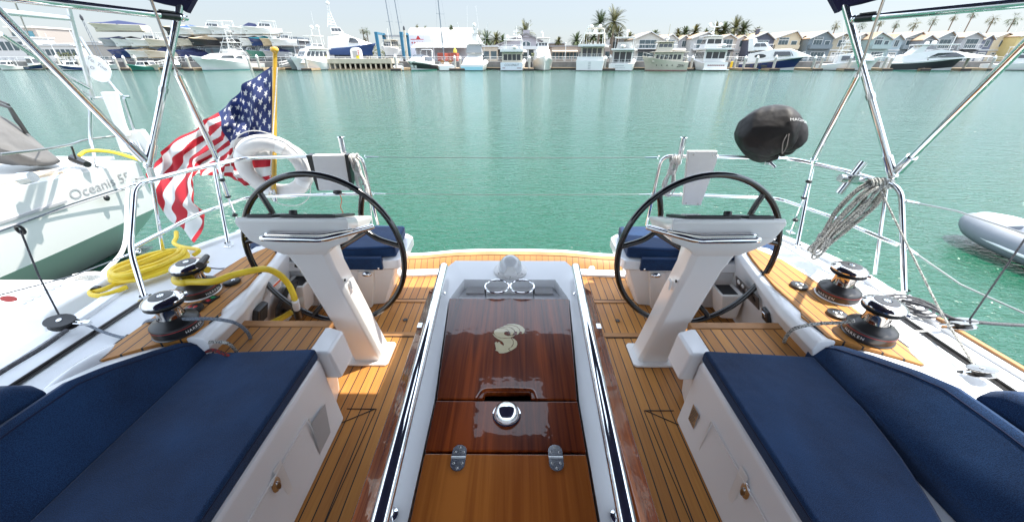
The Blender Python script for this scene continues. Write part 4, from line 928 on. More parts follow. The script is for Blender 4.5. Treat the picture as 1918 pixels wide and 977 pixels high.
for i in range(4):
    a0=R(70+90*i); a1=R(160+90*i); pts=[]
    for k in range(9):
        a=lerp(a0,a1,k/8); rr=0.262+0.035*math.sin(math.pi*k/8)*(1 if i!=2 else 1.7); pts.append((rr*math.cos(a),-0.02,rr*0.95*math.sin(a)))
    m.tube(smooth_path(pts,2),0.0036,6)
m.build('grab_line',ROPEW,t)
# flag staff and flag
sb=P(513,366,y=2.66); stp=P(515,97,y=2.90)
t=thing('flag_staff','yellow varnished flag staff on the left stern rail','flagpole',sb); m=MB(); up=(stp-sb)
m.tube([Vector((0,0,0)),up*0.25,up*0.95,up],[0.017,0.017,0.014,0.014],14); m.build('pole',YELP,t)
m=MB(); m.lathe([(0.0,0.03),(0.02,0.028),(0.027,0.018),(0.027,0.006),(0.02,0.0),(0.014,-0.012)],up,18); m.build('finial',YELP,t)
m=MB(); m.tube([Vector((0.02,-0.005,0.14)),up*0.9+Vector((0.02,-0.005,0))],0.004,8); m.build('halyard',ROPEW,t)
m=MB(); m.tube([Vector((0,0,-0.04)),Vector((0,0,0.05))],0.021,12); m.cbox((0.0,0.0,0.0),(0.06,0.03,0.03)); m.build('socket',CHR,t)
FR=mat('flag_red',(0.40,0.010,0.022),0.7,var=0.08,vscale=8); FW=mat('flag_white',(0.62,0.61,0.60),0.75,var=0.06,vscale=8); FB=mat('flag_blue',(0.015,0.028,0.115),0.7,var=0.1,vscale=8)
for mm,cc in ((FR,(0.4,0.010,0.022)),(FW,(0.62,0.61,0.60)),(FB,(0.015,0.028,0.115))):
    nt_=mm.node_tree; tr_=nt_.nodes.new('ShaderNodeBsdfTranslucent'); tr_.inputs[0].default_value=(*cc,1); mxs=nt_.nodes.new('ShaderNodeMixShader'); mxs.inputs[0].default_value=0.28
    out=[n for n in nt_.nodes if n.type=='OUTPUT_MATERIAL'][0]; nt_.links.new(nt_.nodes['Principled BSDF'].outputs[0],mxs.inputs[1]); nt_.links.new(tr_.outputs[0],mxs.inputs[2]); nt_.links.new(mxs.outputs[0],out.inputs[0])
cols=[ # s, [(u,v,y)...] from top to bottom (5 rows)
 (0.0,[(509,124,2.89),(510,180,2.84),(510,240,2.78),(510,290,2.73),(511,338,2.70)]),
 (0.12,[(480,143,2.93),(484,190,2.80),(484,245,2.84),(483,292,2.70),(484,344,2.72)]),
 (0.26,[(446,172,2.84),(452,210,2.90),(456,250,2.74),(452,298,2.80),(455,342,2.66)]),
 (0.40,[(409,210,2.90),(420,236,2.78),(430,262,2.84),(420,298,2.70),(415,331,2.72)]),
 (0.52,[(380,228,2.80),(385,254,2.88),(392,278,2.76),(385,304,2.78),(385,326,2.62)]),
 (0.66,[(340,256,2.86),(345,280,2.76),(350,302,2.80),(355,320,2.60),(358,335,2.56)]),
 (0.78,[(303,285,2.76),(312,312,2.80),(328,340,2.66),(352,362,2.56),(372,380,2.54)]),
 (0.90,[(290,305,2.82),(300,345,2.70),(318,378,2.66),(346,400,2.54),(379,415,2.52)]),
 (1.0,[(281,325,2.78),(296,378,2.72),(313,412,2.64),(340,432,2.56),(372,449,2.50)])]
def cr(p0,p1,p2,p3,t): return 0.5*((2*p1)+(p2-p0)*t+(2*p0-5*p1+4*p2-p3)*t*t+(3*p1-p0-3*p2+p3)*t**3)
ctrl=[[P(u,v,y=y) for u,v,y in r] for s,r in cols]; ss=[c[0] for c in cols]
NR=13*10; NC=250
def row_eval(col,t):
    x=t*4; i=min(3,int(x)); f=x-i; g=lambda k: col[max(0,min(4,k))]; return cr(g(i-1),g(i),g(i+1),g(i+2),f)
def flag_pt(s,t):
    i=0
    while i<len(ss)-2 and s>ss[i+1]: i+=1
    f=(s-ss[i])/(ss[i+1]-ss[i]); g=lambda k: row_eval(ctrl[max(0,min(len(ctrl)-1,k))],t)
    p=cr(g(i-1),g(i),g(i+1),g(i+2),f)
    w=min(1,s*5); return p+Vector((0.004*math.sin(s*33+t*9),0.030*math.sin(s*24+t*5.5)+0.014*math.sin(s*55-t*13),0.004*math.sin(s*40+t*15)))*w
def in_star(x,y,cx,cy,r):
    dx,dy=x-cx,y-cy; d=math.hypot(dx,dy)
    if d>r: return False
    a=(math.atan2(dx,dy))%(2*math.pi/5); a=min(a,2*math.pi/5-a)
    ri=r*0.382; # edge from outer tip (angle 0) to inner (angle 36)
    x0,y0=r,0.0; x1,y1=ri*math.cos(R(36)),ri*math.sin(R(36)); px,py=d*math.cos(a),d*math.sin(a)
    return (x1-x0)*(py-y0)-(y1-y0)*(px-x0)>0
stars=[]
for rr_ in range(9):
    n_=6 if rr_%2==0 else 5
    for k in range(n_): stars.append(((0.0633*(1+2*k) if n_==6 else 0.0633*(2+2*k)),0.0538*(rr_+1)))
L_=1.9 # fly length in hoist units; canton 0.76
m=MB(); vs=[flag_pt(i/NC,j/NR) for i in range(NC+1) for j in range(NR+1)]; fs=[]; mi=[]
for i in range(NC):
    for j in range(NR):
        a=i*(NR+1)+j; fs.append((a,a+1,a+NR+2,a+NR+1))
        x=(i+0.5)/NC; y=(j+0.5)/NR; st=int(y*13)
        ks=1-0.55*max(0.0,min(1.0,(x-0.36)/0.30)); ys=y*ks+(1-ks)*0.08; st=int(ys*13)
        if x<0.40 and int(y*13)<7:
            X_=x*1.9; k=2
            for (cx,cy) in stars:
                if abs(X_-cx)<0.036 and abs(y-cy)<0.036 and in_star(X_,y,cx,cy,0.034): k=1; break
        else: k=0 if st%2==0 else 1
        if x<0.40 and int(y*13)>=7: k=0 if int(y*13)%2==0 else 1
        mi.append(k)
m.add(vs,fs); m.m=mi
t=thing('national_flag','stars and stripes flag flying from the yellow staff and draped over the left rail','flag',vs[0]); m.build('cloth',[FR,FW,FB],t,offset=vs[0],angle=180)
for n_ in CHARF.node_tree.nodes:
    if n_.type=='BUMP': n_.inputs['Distance'].default_value=0.03
# grill under black cover
c=P(1441,250,y=2.60); t=thing('covered_grill','kettle grill under a black drawstring cover clamped on the right stern rail','grill',c)
m=MB(); NA,NB=120,64; vs=[];fs=[]; rnd=random.Random(11)
fac=[]
for _ in range(26):
    a_=rnd.uniform(0,6.283); z_=rnd.uniform(-0.9,1); q_=math.sqrt(1-z_*z_); fac.append((Vector((q_*math.cos(a_),q_*math.sin(a_),z_)),rnd.uniform(0.86,0.97)))
op=Vector((0.22,-0.62,-0.66)).normalized()   # direction of the drawn opening
T=op.orthogonal().normalized(); B=op.cross(T)
for j in range(NB+1):
    th=math.pi*j/NB
    for i in range(NA):
        ph=2*math.pi*i/NA; d=(op*math.cos(th)+(T*math.cos(ph)+B*math.sin(ph))*math.sin(th))
        r=1.0; g=math.exp(-(th/0.95)**2)
        r+=0.17*g*(abs(math.sin(ph*5.0+0.9*math.sin(ph*2)))**0.7-0.5)*min(1,th*3)+0.045*math.sin(ph*5+th*3)*g**0.5+0.035*math.sin(ph*3+1.3*th*2)+0.05*(abs(math.sin(ph*2+th*1.7+0.6))**0.5-0.6)+0.012*math.sin(ph*11+th*9)
        r*=1-0.30*math.exp(-(th/0.22)**2)
        for n_,c_ in fac:
            k_=d.dot(n_)
            if k_>0.3: r=min(r,(c_/k_)*0.6+r*0.4) if r>c_/k_ else r
        z=d.z; ex=1+0.10*(d.x>0)*max(0,z)
        q=Vector((d.x*0.245,d.y*0.22,d.z*0.205))*r
        if q.z<-0.02: q.x*=1-0.25*((-q.z-0.02)/0.18)
        q.x+= -0.02*q.z/0.2*0
        vs.append(q)
for j in range(NB):
    for i in range(NA):
        a=j*NA+i; b=j*NA+(i+1)%NA; fs.append((a,b,b+NA,a+NA))
m.add(vs,fs); m.build('cover',CHARF,t,merge=True,angle=28)
m=MB(); m.tube(smooth_path([(-0.02,-0.225,0.03),(-0.035,-0.235,-0.02),(-0.012,-0.225,-0.085),(0.0,-0.22,-0.10),(0.004,-0.23,-0.05),(-0.012,-0.232,0.035)],5),0.0035,6); m.build('drawstring',mat('drawstring_grey',(0.25,0.22,0.2),0.7),t)
m=MB(); tx=text_mb('MAGMA',0.040,0.0012); pr=MB()
for (x,y,z) in tx.v:
    xx=x+0.055; zz=0.125+y*0.6-0.3*max(0,xx-0.05)
    d2=max(0.02,1-(xx/0.25)**2-(zz/0.208)**2); pr.v.append((xx,-0.222*math.sqrt(d2)-0.022,zz))
pr.f=tx.f; pr.m=[0]*len(tx.f); pr.build('cover_lettering',WHT,t)
t.scale=(0.87,0.87,0.90)
m=MB(); m.cbox((0.035,-0.02,-0.19),(0.06,0.07,0.07)); m.tube([(0.03,-0.03,-0.19),(0.075,-0.09,-0.235)],0.012,10); m.build('rail_clamp',SS,t,bevel=0.006)

# ================================================================ HOSE, ROPES AND BLOCKS ON DECK
def on(u,v,z=0.50): return P(u,v,z=z)
t=thing('yellow_hose','coiled yellow shore power hose lying on the left side deck','hose',on(280,505),0,'yellow hose'); O=t.location
m=MB(); a=on(212,534); b=on(352,480); ax=(b-a); L0=ax.length; ax.normalize(); pe=Vector((-ax.y,ax.x,0)); ce=(a+b)/2; rnd=random.Random(5); pts=[]
for k in range(11*16):
    an=2*math.pi*k/16; lay=k/16; ra=L0*0.5*(0.98-0.035*((lay*1.7)%3)); rb=0.095+0.036*math.sin(lay*2.3)
    pts.append(ce+ax*ra*math.cos(an)+pe*rb*math.sin(an)+Vector((0.006*rnd.uniform(-1,1),0.006*rnd.uniform(-1,1),0.012+0.0115*((lay*1.0)%4)+0.012*abs(math.cos(an))*0.5)))
m.tube(smooth_path(pts,2),0.0125,8); m.build('coil',YEL,t,offset=O)
m=MB(); m.tube(smooth_path([on(362,478,.51),on(372,468,.53),on(340,462,.52),on(326,455,.52),P(330,445,y=2.25),P(330,434,y=2.3)],5),0.0125,10); m.build('hose_lead',YEL,t,offset=O)
m=MB(); m.tube(smooth_path([on(237,527,.50),on(215,533,.505),on(190,543,.50),on(171,545,.50),on(172,552,.50),on(190,553,.50),on(215,546,.50),on(238,537,.50)],5),0.0125,10); m.build('hose_end',YEL,t,offset=O)
m=MB(); m.tube([on(186,535,.50),on(200,530,.50),on(212,524,.505)],[0.014,0.026,0.020],14); m.build('plug',WHTF,t,offset=O)
m=MB(); m.tube([on(183,540,.50),on(178,545,.50)],[0.02,0.022],12); m.build('plug_collar',BLK,t,offset=O)
W2=w_la.location.copy()
t=thing('yellow_hose','yellow hose led round the left aft winch and down to the throttle panel','hose',W2,0,'yellow hose'); O=t.location
pts=[]
for k in range(11):
    a=R(60+ k*24); pts.append(W2+Vector((0.066*math.cos(a),0.066*math.sin(a),0.098)))
pts+= [P(400,527,z=0.66),P(432,516,z=0.66),P(470,507,z=0.66),P(500,504,z=0.635),P(523,514,z=0.58),P(540,532,z=0.50),P(550,553,z=0.43),P(553,566,z=0.38)]
m=MB(); m.tube(smooth_path(pts,5),0.0165,14); m.build('hose_run',YEL,t,offset=O)
m=MB(); m.tube([P(553,563,z=0.40),P(556,578,z=0.33)],0.0185,12); ta=MB(); m.build('hose_sleeve',WHTF,t,offset=O)
ps=[P(552,560,y=1.80),P(566,556,y=1.80),P(570,562,y=1.80),P(564,572,y=1.80),P(552,568,y=1.80)]; m=MB(); m.add(ps+[p+Vector((0,0.001,0)) for p in ps],[(0,1,2,3,4),(9,8,7,6,5)]); m.build('paper_tag',WHT,t,offset=O)
m=MB(); m.tube([P(556,578,z=0.33),P(560,592,z=0.26)],0.024,12); m.build('hose_coupling',BLK,t,offset=O)
m=MB(); m.tube(smooth_path([P(546,584,z=0.30),P(530,594,z=0.28),P(508,605,z=0.27)],4),0.0165,12); m.build('hose_return',YEL,t,offset=O)
m=MB(); m.tube([P(392,466,z=0.77)-w_la.location,P(376,486,z=0.765)-w_la.location],[0.016,0.022],10); m.build('handle',ALU,w_la)
def rope(name,label,pts,r,mt,n=5,par=None,cat='rope'):
    pp=smooth_path(pts,n); t=thing(name,label,cat,pp[0]); m=MB(); m.tube(pp,r,8); m.build('line',mt,t,offset=pp[0]); return t
rope('sheet_rope','grey sheet rope crossing from the left near winch to the bench end',[on(268,612,.50),on(275,602,.56),on(297,598,.60),on(360,597,.63),on(400,597,.62),on(440,604,.59),on(462,620,.50),on(470,635,.42)],0.0075,ROPEB)
rope('sheet_rope','grey rope passing forward of the left winch into the sheet channel',[on(372,645,.50),on(395,640,.52),on(425,642,.52),on(438,652,.46),on(446,664,.42)],0.007,ROPEG)
rope('sheet_rope','red and black flecked rope tucked behind the left cushion',[on(380,660,.46),on(398,655,.49),on(415,660,.49),on(432,668,.46)],0.0075,ropemat('red_fleck_rope',(0.3,0.02,0.02),(0.03,0.03,0.035)))
rope('sheet_rope','grey flecked sheet rope leading to the right near winch',[on(1468,642,.42),on(1474,628,.50),on(1490,614,.57),on(1530,606,.60),on(1575,604,.63),on(1600,600,.66)],0.0075,ROPEG)
rope('thin_rope','thin pale line lying on the right side deck toward the black block',[on(1665,607),on(1690,616),on(1720,620),on(1760,618)],0.004,ROPEW)
rope('dark_sheet','dark rope running from the right deck block out along the edge of the deck',[on(1690,562,.52),on(1740,575,.54),on(1790,598,.53),on(1840,604,.54),on(1918,609,.52),on(2050,612,.52)],0.008,ROPED)
rope('dark_sheet','black sheet rope running forward along the left deck edge from the block',[on(125,618,.53),on(80,650,.53),on(0,698,.53),on(-120,780,.53)],0.009,ROPED)
rope('thin_rope','grey tail rope trailing from the left deck block',[on(130,605,.52),on(160,607,.51),on(190,620,.50),on(222,630,.49),on(240,632,.49)],0.0065,ROPEB)
rope('thin_rope','thin dark cord lying aft of the left aft winch',[on(385,500),on(410,503),on(430,500),on(452,490)],0.004,ROPED)
rope('mooring_line','white mooring line hanging from the neighbouring yacht down to the left pontoon',[P(243,312,x=-4.93),P(240,345,x=-4.90),P(237,385,y=4.1),P(236,440,y=3.3),P(228,472,y=2.9),P(205,500,y=2.4),P(182,522,z=.2)],0.017,ROPEW)
t=thing('mooring_coil','white mooring rope coiled behind the dock steps','rope',P(165,530,z=.2)); m=MB(); m.tube([(0.12*math.cos(a),0.07*math.sin(a),0.015*a/6) for a in [i*math.pi/8 for i in range(40)]],0.018,8); m.build('coil',ROPEW,t)
def block(c,label,dx,dy,open_=False,sc=1.0):
    t=thing('pulley_block',label,'pulley block',c,math.atan2(dy,dx),'deck blocks'); t.rotation_euler=(R(14),R(5),math.atan2(dy,dx))
    for s in (-1,1):
        m=MB(); m.prism([(0.055*sc*math.cos(a)*1.15,0.040*sc*math.sin(a)) for a in [i*math.pi/10 for i in range(20)]],s*0.014*sc-0.003,s*0.014*sc+0.003); m.build('cheek',BLK if not open_ else CHRD,t,bevel=0.002,segs=1)
    m=MB(); m.lathe([(0.0,-0.010*sc),(0.036*sc,-0.011*sc),(0.029*sc,0),(0.036*sc,0.011*sc),(0.0,0.010*sc)],(0,0,0),24); m.build('sheave',BLKM if not open_ else ALU,t)
    m=MB(); m.lathe([(0.0,0.02*sc),(0.010*sc,0.02*sc),(0.010*sc,-0.02*sc),(0.0,-0.02*sc)],(0,0,0),12); m.tube([(0.05*sc,0,0),(0.085*sc,0,0)],0.008*sc,8); m.cbox((0.1*sc,0,0),(0.03*sc,0.018*sc,0.018*sc)); m.build('pin_and_shackle',CHR,t)
    return t
block(on(118,607,.53)+Vector((0,0,0.01)),'black pulley block on the left deck edge with a vertical cord above it',1.0,0.1,sc=1.0)
block(on(1803,606,.52),'black and chrome pulley block on the right deck edge',-1,-0.05,True,0.95)
block(on(1838,695,.52),'small chrome pulley block on the right genoa track',-1,0.1,True,0.8)
block(on(1690,572,.52),'black and chrome pulley block lying beside the foot of the right stern rail',-0.5,1,True,0.75)
wire('control_line','dark cord rising from the left deck block to a small ring',[on(115,598,.53),P(72,515,y=1.36),P(38,430,y=1.40)],0.0035,mt=ROPED,fit=False)
c=P(38,430,y=1.40); t=thing('rope_ring','small black ring at the end of the left cord','ring',c); m=MB(); m.tube([(0.014*math.cos(a),0,0.018*math.sin(a)) for a in [i*math.pi/8 for i in range(16)]],0.006,8,closed=True); m.build('ring_body',BLK,t)
wire('control_line','dark cord rising from the right deck block out of the picture',[on(1815,600,.53),P(1870,520,x=2.13),P(1925,440,x=2.14)],0.0035,mt=ROPED,fit=False)
wire('control_line','taut pale line from the right stern rail down to the genoa track block',[P(1650,358,y=1.95),P(1700,460,x=2.05),P(1760,580,x=2.0),on(1828,690,.52)],0.0045,mt=ROPEG,fit=False)
# black rope coil on the starboard deck
c=on(1712,576,.49); t=thing('rope_coil','flat spiral coil of dark grey rope on the right side deck','rope',c); m=MB()
m.tube([((0.02+0.0022*k)*math.cos(k*0.5),(0.02+0.0022*k)*math.sin(k*0.5)*0.95,0.008) for k in range(46)],0.0075,6); m.build('spiral',ROPED,t)
m=MB(); c=on(1620,580); 
# fairing hump on the starboard deck behind the backrest
for s,(u,v) in ((1,(1790,720)),(-1,(170,690))):
    c=P(u,v,z=0.60); m=MB(); m.ball((s*1.64,1.0,0.50),(0.05,0.22,0.085),20,10); m.build('deck_fairing',GEL,yacht)

# ================================================================ DOCK STEPS AND PONTOON
m=MB(); m.box(-4.3,-2.75,-3,1.95,-0.62,-0.30); tag(m.build('pontoon',CONC,bevel=0.02,segs=1),'grey concrete finger pontoon between the two yachts on the left','pontoon')
t=thing('dock_steps','white moulded fibreglass dock steps with a small red oval badge','steps',(-2.9,1.5,-0.3)); O=t.location
m=MB()
prof=[(0.55,-0.3),(0.55,-0.02),(0.93,-0.02),(0.96,0.0),(1.17,0.03),(1.20,0.0),(1.26,0.22),(1.50,0.24),(1.52,0.24),(1.58,0.44),(1.86,0.455),(1.93,0.43),(2.0,-0.3)]
prof=[(0.6,-0.3),(0.64,0.0),(1.00,0.02),(1.06,0.02),(1.12,0.215),(1.16,0.225),(1.44,0.225),(1.50,0.425),(1.55,0.44),(1.84,0.44),(1.9,0.40),(1.98,-0.3)]
x0,x1=-4.1,-2.42
m.prism([(y,z) for y,z in prof],x0,x1,ax='x'); m.build('step_body',WHT,t,bevel=0.018,segs=3,offset=O)
m=MB()
for yy,zz in ((1.20,0.226),(1.59,0.441)):
    for k in range(6): m.box(x0+0.15,x1-0.2,yy+0.035*k,yy+0.035*k+0.016,zz,zz+0.004)
m.build('tread_ribs',WHT,t,offset=O)
m=MB(); 
for (ya,za,yb,zb) in ((1.455,0.25,1.492,0.40),(1.075,0.05,1.112,0.19)):
    m.hexa([(x0+0.3,ya-0.004,za),(x1-0.38,ya-0.004,za),(x1-0.38,ya+0.01,za),(x0+0.3,ya+0.01,za)],[(x0+0.3,yb-0.006,zb),(x1-0.46,yb-0.006,zb),(x1-0.46,yb+0.01,zb),(x0+0.3,yb+0.01,zb)])
m.build('riser_panel',GELW,t,bevel=0.004,offset=O)
c=P(19,558,y=1.462); m=MB(); M=frame((c.x,1.458,c.z),(1,0,0),(0,0.25,1)); m.prism([(0.042*math.cos(a),0.016*math.sin(a)) for a in [i*math.pi/12 for i in range(24)]],0,0.004,M=M); m.build('oval_badge',RED,t,offset=O)

# ================================================================ NEIGHBOUR YACHT
t=thing('moored_sailboat','white sailing yacht moored on the left with Oceanis lettering on its side','sailing yacht',(-5,4,-0.9)); O=t.location
def nsec(y,w,zs,zc):   # starboard side at x=-5+w
    return [(-7.0,y,zs+0.03),(-5.35+w,y,zs+0.01),(-5.03+w,y,zs),(-5.0+w,y,zs-0.03),(-5.02+w,y,lerp(zs,zc,0.6)),(-5.06+w,y,zc),(-5.25+w,y,zc-0.18),(-5.7+w,y,-0.85),(-6.3+w,y,-1.2),(-7.0,y,-1.3)]
secs=[nsec(-4,0.10,0.85,-0.25),nsec(0,0.12,0.70,-0.26),nsec(2.5,0.08,0.57,-0.27),nsec(3.5,0.03,0.50,-0.28),nsec(4.3,-0.02,0.45,-0.28),nsec(4.85,-0.06,0.41,-0.28),nsec(4.98,-0.12,0.38,-0.30)]
m=MB(); m.loft(secs,closed=False); 
# far half mirrored about x=-7
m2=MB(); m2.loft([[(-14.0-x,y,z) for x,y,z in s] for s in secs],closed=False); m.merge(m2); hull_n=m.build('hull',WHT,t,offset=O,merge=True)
m=MB(); m.box(-8.8,-5.32,-4,4.9,0.42,0.455); m.build('deck',GELW,t,offset=O)
m=MB(); m.loft([[(-5.30+w,y,zs+0.012),(-5.30+w,y,zs+0.03),(-5.06+w,y,zs+0.02),(-5.06+w,y,zs)] for y,w,zs in ((0,0.12,0.70),(2.5,0.08,0.57),(3.5,0.03,0.50),(4.05,0.0,0.465))]); m.build('teak_strip',mat('weathered_teak',(0.55,0.43,0.30),0.7,var=0.1),t,offset=O)
# cove stripe and lettering
def hullpt(u,v): return P(u,v,x=-4.962)
m=MB(); 
def stripe(a,b,w):
    A=hullpt(*a); B=hullpt(*b); q=MB(); k=Vector((0.006,0,w)); q.hexa([A,B,B+Vector((-0.03,0,0)),A+Vector((-0.03,0,0))],[A+Vector((0,0,w)),B+Vector((0,0,w)),B+Vector((-0.03,0,w)),A+Vector((-0.03,0,w))]); return q
GREYL=mat('grey_lettering',(0.27,0.27,0.28),0.4)
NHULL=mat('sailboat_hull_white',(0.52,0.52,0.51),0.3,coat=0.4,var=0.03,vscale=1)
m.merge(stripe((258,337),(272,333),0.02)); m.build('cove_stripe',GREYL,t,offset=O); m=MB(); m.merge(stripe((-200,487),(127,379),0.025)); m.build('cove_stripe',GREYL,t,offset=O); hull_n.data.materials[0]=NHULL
m=MB(); m.tube([hullpt(-200,497)+Vector((0.0,0,0)),hullpt(0,431),hullpt(120,390),hullpt(235,354),hullpt(262,346)],0.008,6); m.build('rubbing_line',GREYL,t,offset=O)
tx=text_mb('Oceanis 55',0.30,0.0,shear=0.0,off=-0.0)
A=hullpt(133,373); Bp=hullpt(262,331); xd=(Bp-A); W=xd.length*0.97; xs=[v[0] for v in tx.v]; w0=max(xs)-min(xs); sc=W/w0
M=Matrix.Translation((A+Bp)/2+Vector((0.004,0,0.02)))@frame((0,0,0),xd,(0,0,1)).to_3x3().to_4x4()@Matrix.Diagonal((sc*0.93,sc*0.82,1,1))
m=MB(); m.merge(tx,M)
def hullx(y,z):
    K=((0,0.12,0.70),(2.5,0.08,0.57),(3.5,0.03,0.50),(4.3,-0.02,0.45),(4.85,-0.06,0.41),(4.98,-0.12,0.38))
    for a,b in zip(K,K[1:]):
        if y<=b[0]: break
    f=max(0,min(1,(y-a[0])/(b[0]-a[0]))); w=lerp(a[1],b[1],f); zs=lerp(a[2],b[2],f); z1=zs-0.03; z2=lerp(zs,-0.28,0.6)
    return -5.0+w-0.02*max(0,min(1.5,(z1-z)/(z1-z2)))
m.v=[(hullx(y,z)+0.006,y,z) for x,y,z in m.v]
m.build('name_lettering',GREYL,t,offset=O)
m=MB(); c=hullpt(200,371); m.ball(c,(0.02,0.035,0.035),10,6); m.build('skin_fitting',BLK,t,offset=O)
SAILC=mat('sail_cover_grey',(0.125,0.12,0.115),0.85,var=0.25,vscale=3,bump=0.6,bscale=6)
MLP=mat('pale_post',(0.6,0.61,0.62),0.3,metal=0.3)
# cabin, sprayhood (grey cloth), stern gear
m=MB()
bA=[P(0,272,y=3.9),P(35,287,y=4.0),P(80,303,y=4.15),P(115,301,y=4.35),P(85,280,y=4.5),P(60,250,y=4.6),P(20,222,y=4.6),P(-60,180,y=4.4),P(-160,230,y=4.2),P(-80,260,y=3.9)]
base=[Vector((p.x,p.y,min(p.z,0.52))) for p in bA]
top=[(p+Vector((-0.02,0.05,0.0))) for p in bA]
ctr=sum(bA,Vector())/len(bA)
rings=[]
for k,f in ((0,1.0),(1,0.75),(2,0.45),(3,0.15)):
    rings.append([ctr.lerp(p,f)+Vector((0,0,0.12*(1-f)+0.02*math.sin(i*2.3+k))) for i,p in enumerate(bA)])
bot=[Vector((p.x,p.y+0.1,0.47)) for p in bA]
m.loft([bot]+rings,cap=True); m.build('sail_cover',SAILC,t,offset=O,sub=1)
m=MB(); m.tube([P(0,196,y=4.5),P(18,202,y=4.5),P(50,250,y=4.5)],0.02,8); m.tube([P(0,190,y=4.6),P(14,195,y=4.6),P(30,225,y=4.6),P(55,255,y=4.6)],0.016,8); m.build('hoop_frame',ALU,t,offset=O)
for pts,r,nm in (([P(128,14,y=4.7),P(140,60,y=4.75),P(152,105,y=4.8),P(165,150,y=4.85),P(174,182,y=4.9)],0.022,'stern_post'),([P(150,70,y=5.0),P(172,105,y=5.0),P(207,157,y=5.0),P(228,180,y=5.0)],0.018,'stern_brace'),
    ([P(170,183,y=4.7),P(169,255,y=4.6),P(175,285,y=4.5),P(182,312,y=4.4)],0.018,'gate_post'),([P(232,184,y=5.0),P(250,240,y=5.0),P(269,293,y=4.9)],0.018,'rail_leg'),([P(165,190,y=4.8),P(175,184,y=4.9),P(243,181,y=5.1)],0.016,'top_rail'),
    ([P(240,252,y=5.0),P(268,245,y=5.0)],0.016,'mid_bar'),([P(0,63,y=3.5),P(95,125,y=4.2),P(167,165,y=4.8)],0.018,'boom_strut'),([P(0,22,y=3.4),P(128,35,y=4.7)],0.022,'gantry_bar'),
    ([P(0,289,y=3.2),P(80,280,y=3.7),P(131,271,y=4.3),P(160,262,y=4.6),P(215,255,y=4.9)],0.012,'lifeline_wire'),([P(28,5,y=4.0),P(55,70,y=4.3),P(85,130,y=4.6),P(168,178,y=4.8)],0.006,'stay_wire')):
    m=MB(); m.tube(smooth_path(pts,3),r,10); m.build(nm,(MLP if r>0.02 else SS) if r>0.013 else WIRE,t,offset=O)
ps=[(187,173),(216,172),(232,232),(241,255),(228,257),(219,249)]
pp=[P(u,v,y=4.9) for u,v in ps]; m=MB(); k=len(pp); m.add(pp+[p+Vector((0,0.04,0)) for p in pp],[tuple(range(k)),tuple(range(k,2*k))[::-1]]+[(i,(i+1)%k,k+(i+1)%k,k+i) for i in range(k)]); m.build('outboard_board',WHT,t,offset=O,bevel=0.01)
pp=[P(u,v,y=4.95) for u,v in [(212,250),(262,243),(280,268),(272,292),(225,285)]]; m=MB(); k=len(pp); m.add(pp+[p+Vector((0,0.08,0)) for p in pp],[tuple(range(k)),tuple(range(k,2*k))[::-1]]+[(i,(i+1)%k,k+(i+1)%k,k+i) for i in range(k)]); m.build('stern_locker',GELW,t,offset=O,bevel=0.02)
m=MB(); m.tube(smooth_path([P(148,292,y=4.3),P(165,283,y=4.4),P(210,285,y=4.5),P(262,300,y=4.5)],5),0.02,8); m.build('yellow_line',YEL,t,offset=O)
m=MB(); 
for u,v in ((75,295),(150,302)): m.tube([P(u-12,v-5,z=0.55),P(u+14,v+6,z=0.52)],[0.05,0.035],8)
m.tube([P(142,298,y=4.2),P(134,274,y=4.2)],0.01,6); m.build('deck_block',BLK,t,offset=O)
m=MB(); m.tube([P(40,335,z=0.56),P(62,331,z=0.58)],[0.06,0.05],8); m.build('cleat',SS,t,offset=O)
# oval sign on its rail
c=P(181,129,y=4.85); t=thing('oval_sign','white oval sign with dark lettering on the stern of the left yacht','sign',c)
e1=P(203,146,y=4.85)-P(160,112,y=4.85); M=frame((0,0,0),e1,(0,-0.1,1)); la=e1.length/2*1.12
e2=P(196,112,y=4.85)-P(166,146,y=4.85)
m=MB(); pts=[]
for i in range(36):
    a=2*math.pi*i/36; px,py=32*math.cos(a),20*math.sin(a); th=R(42); u=181+px*math.cos(th)-py*math.sin(th)*1.0; v=129+px*math.sin(th)*1.0+py*math.cos(th)*0.9; pts.append(P(u,v,y=4.85)-c)
m.add(pts+[p+Vector((0,0.012,0)) for p in pts],[tuple(range(36)),tuple(range(36,72))[::-1]]+[(i,(i+1)%36,36+(i+1)%36,36+i) for i in range(36)]); m.build('sign_plate',WHT,t)
for txt,u,v,sz in (('Yo. Too',181,119,0.062),('O',172,127,0.055)):
    q=P(u,v,y=4.84)-c; d=P(u+20,v+13,y=4.84)-P(u,v,y=4.84); MM=Matrix.Translation(q)@frame((0,0,0),d,(0.35,0,1)).to_3x3().to_4x4()
    mm=MB(); mm.merge(text_mb(txt,sz,0.001,shear=0.2),MM); mm.build('sign_lettering',GREYL,t)
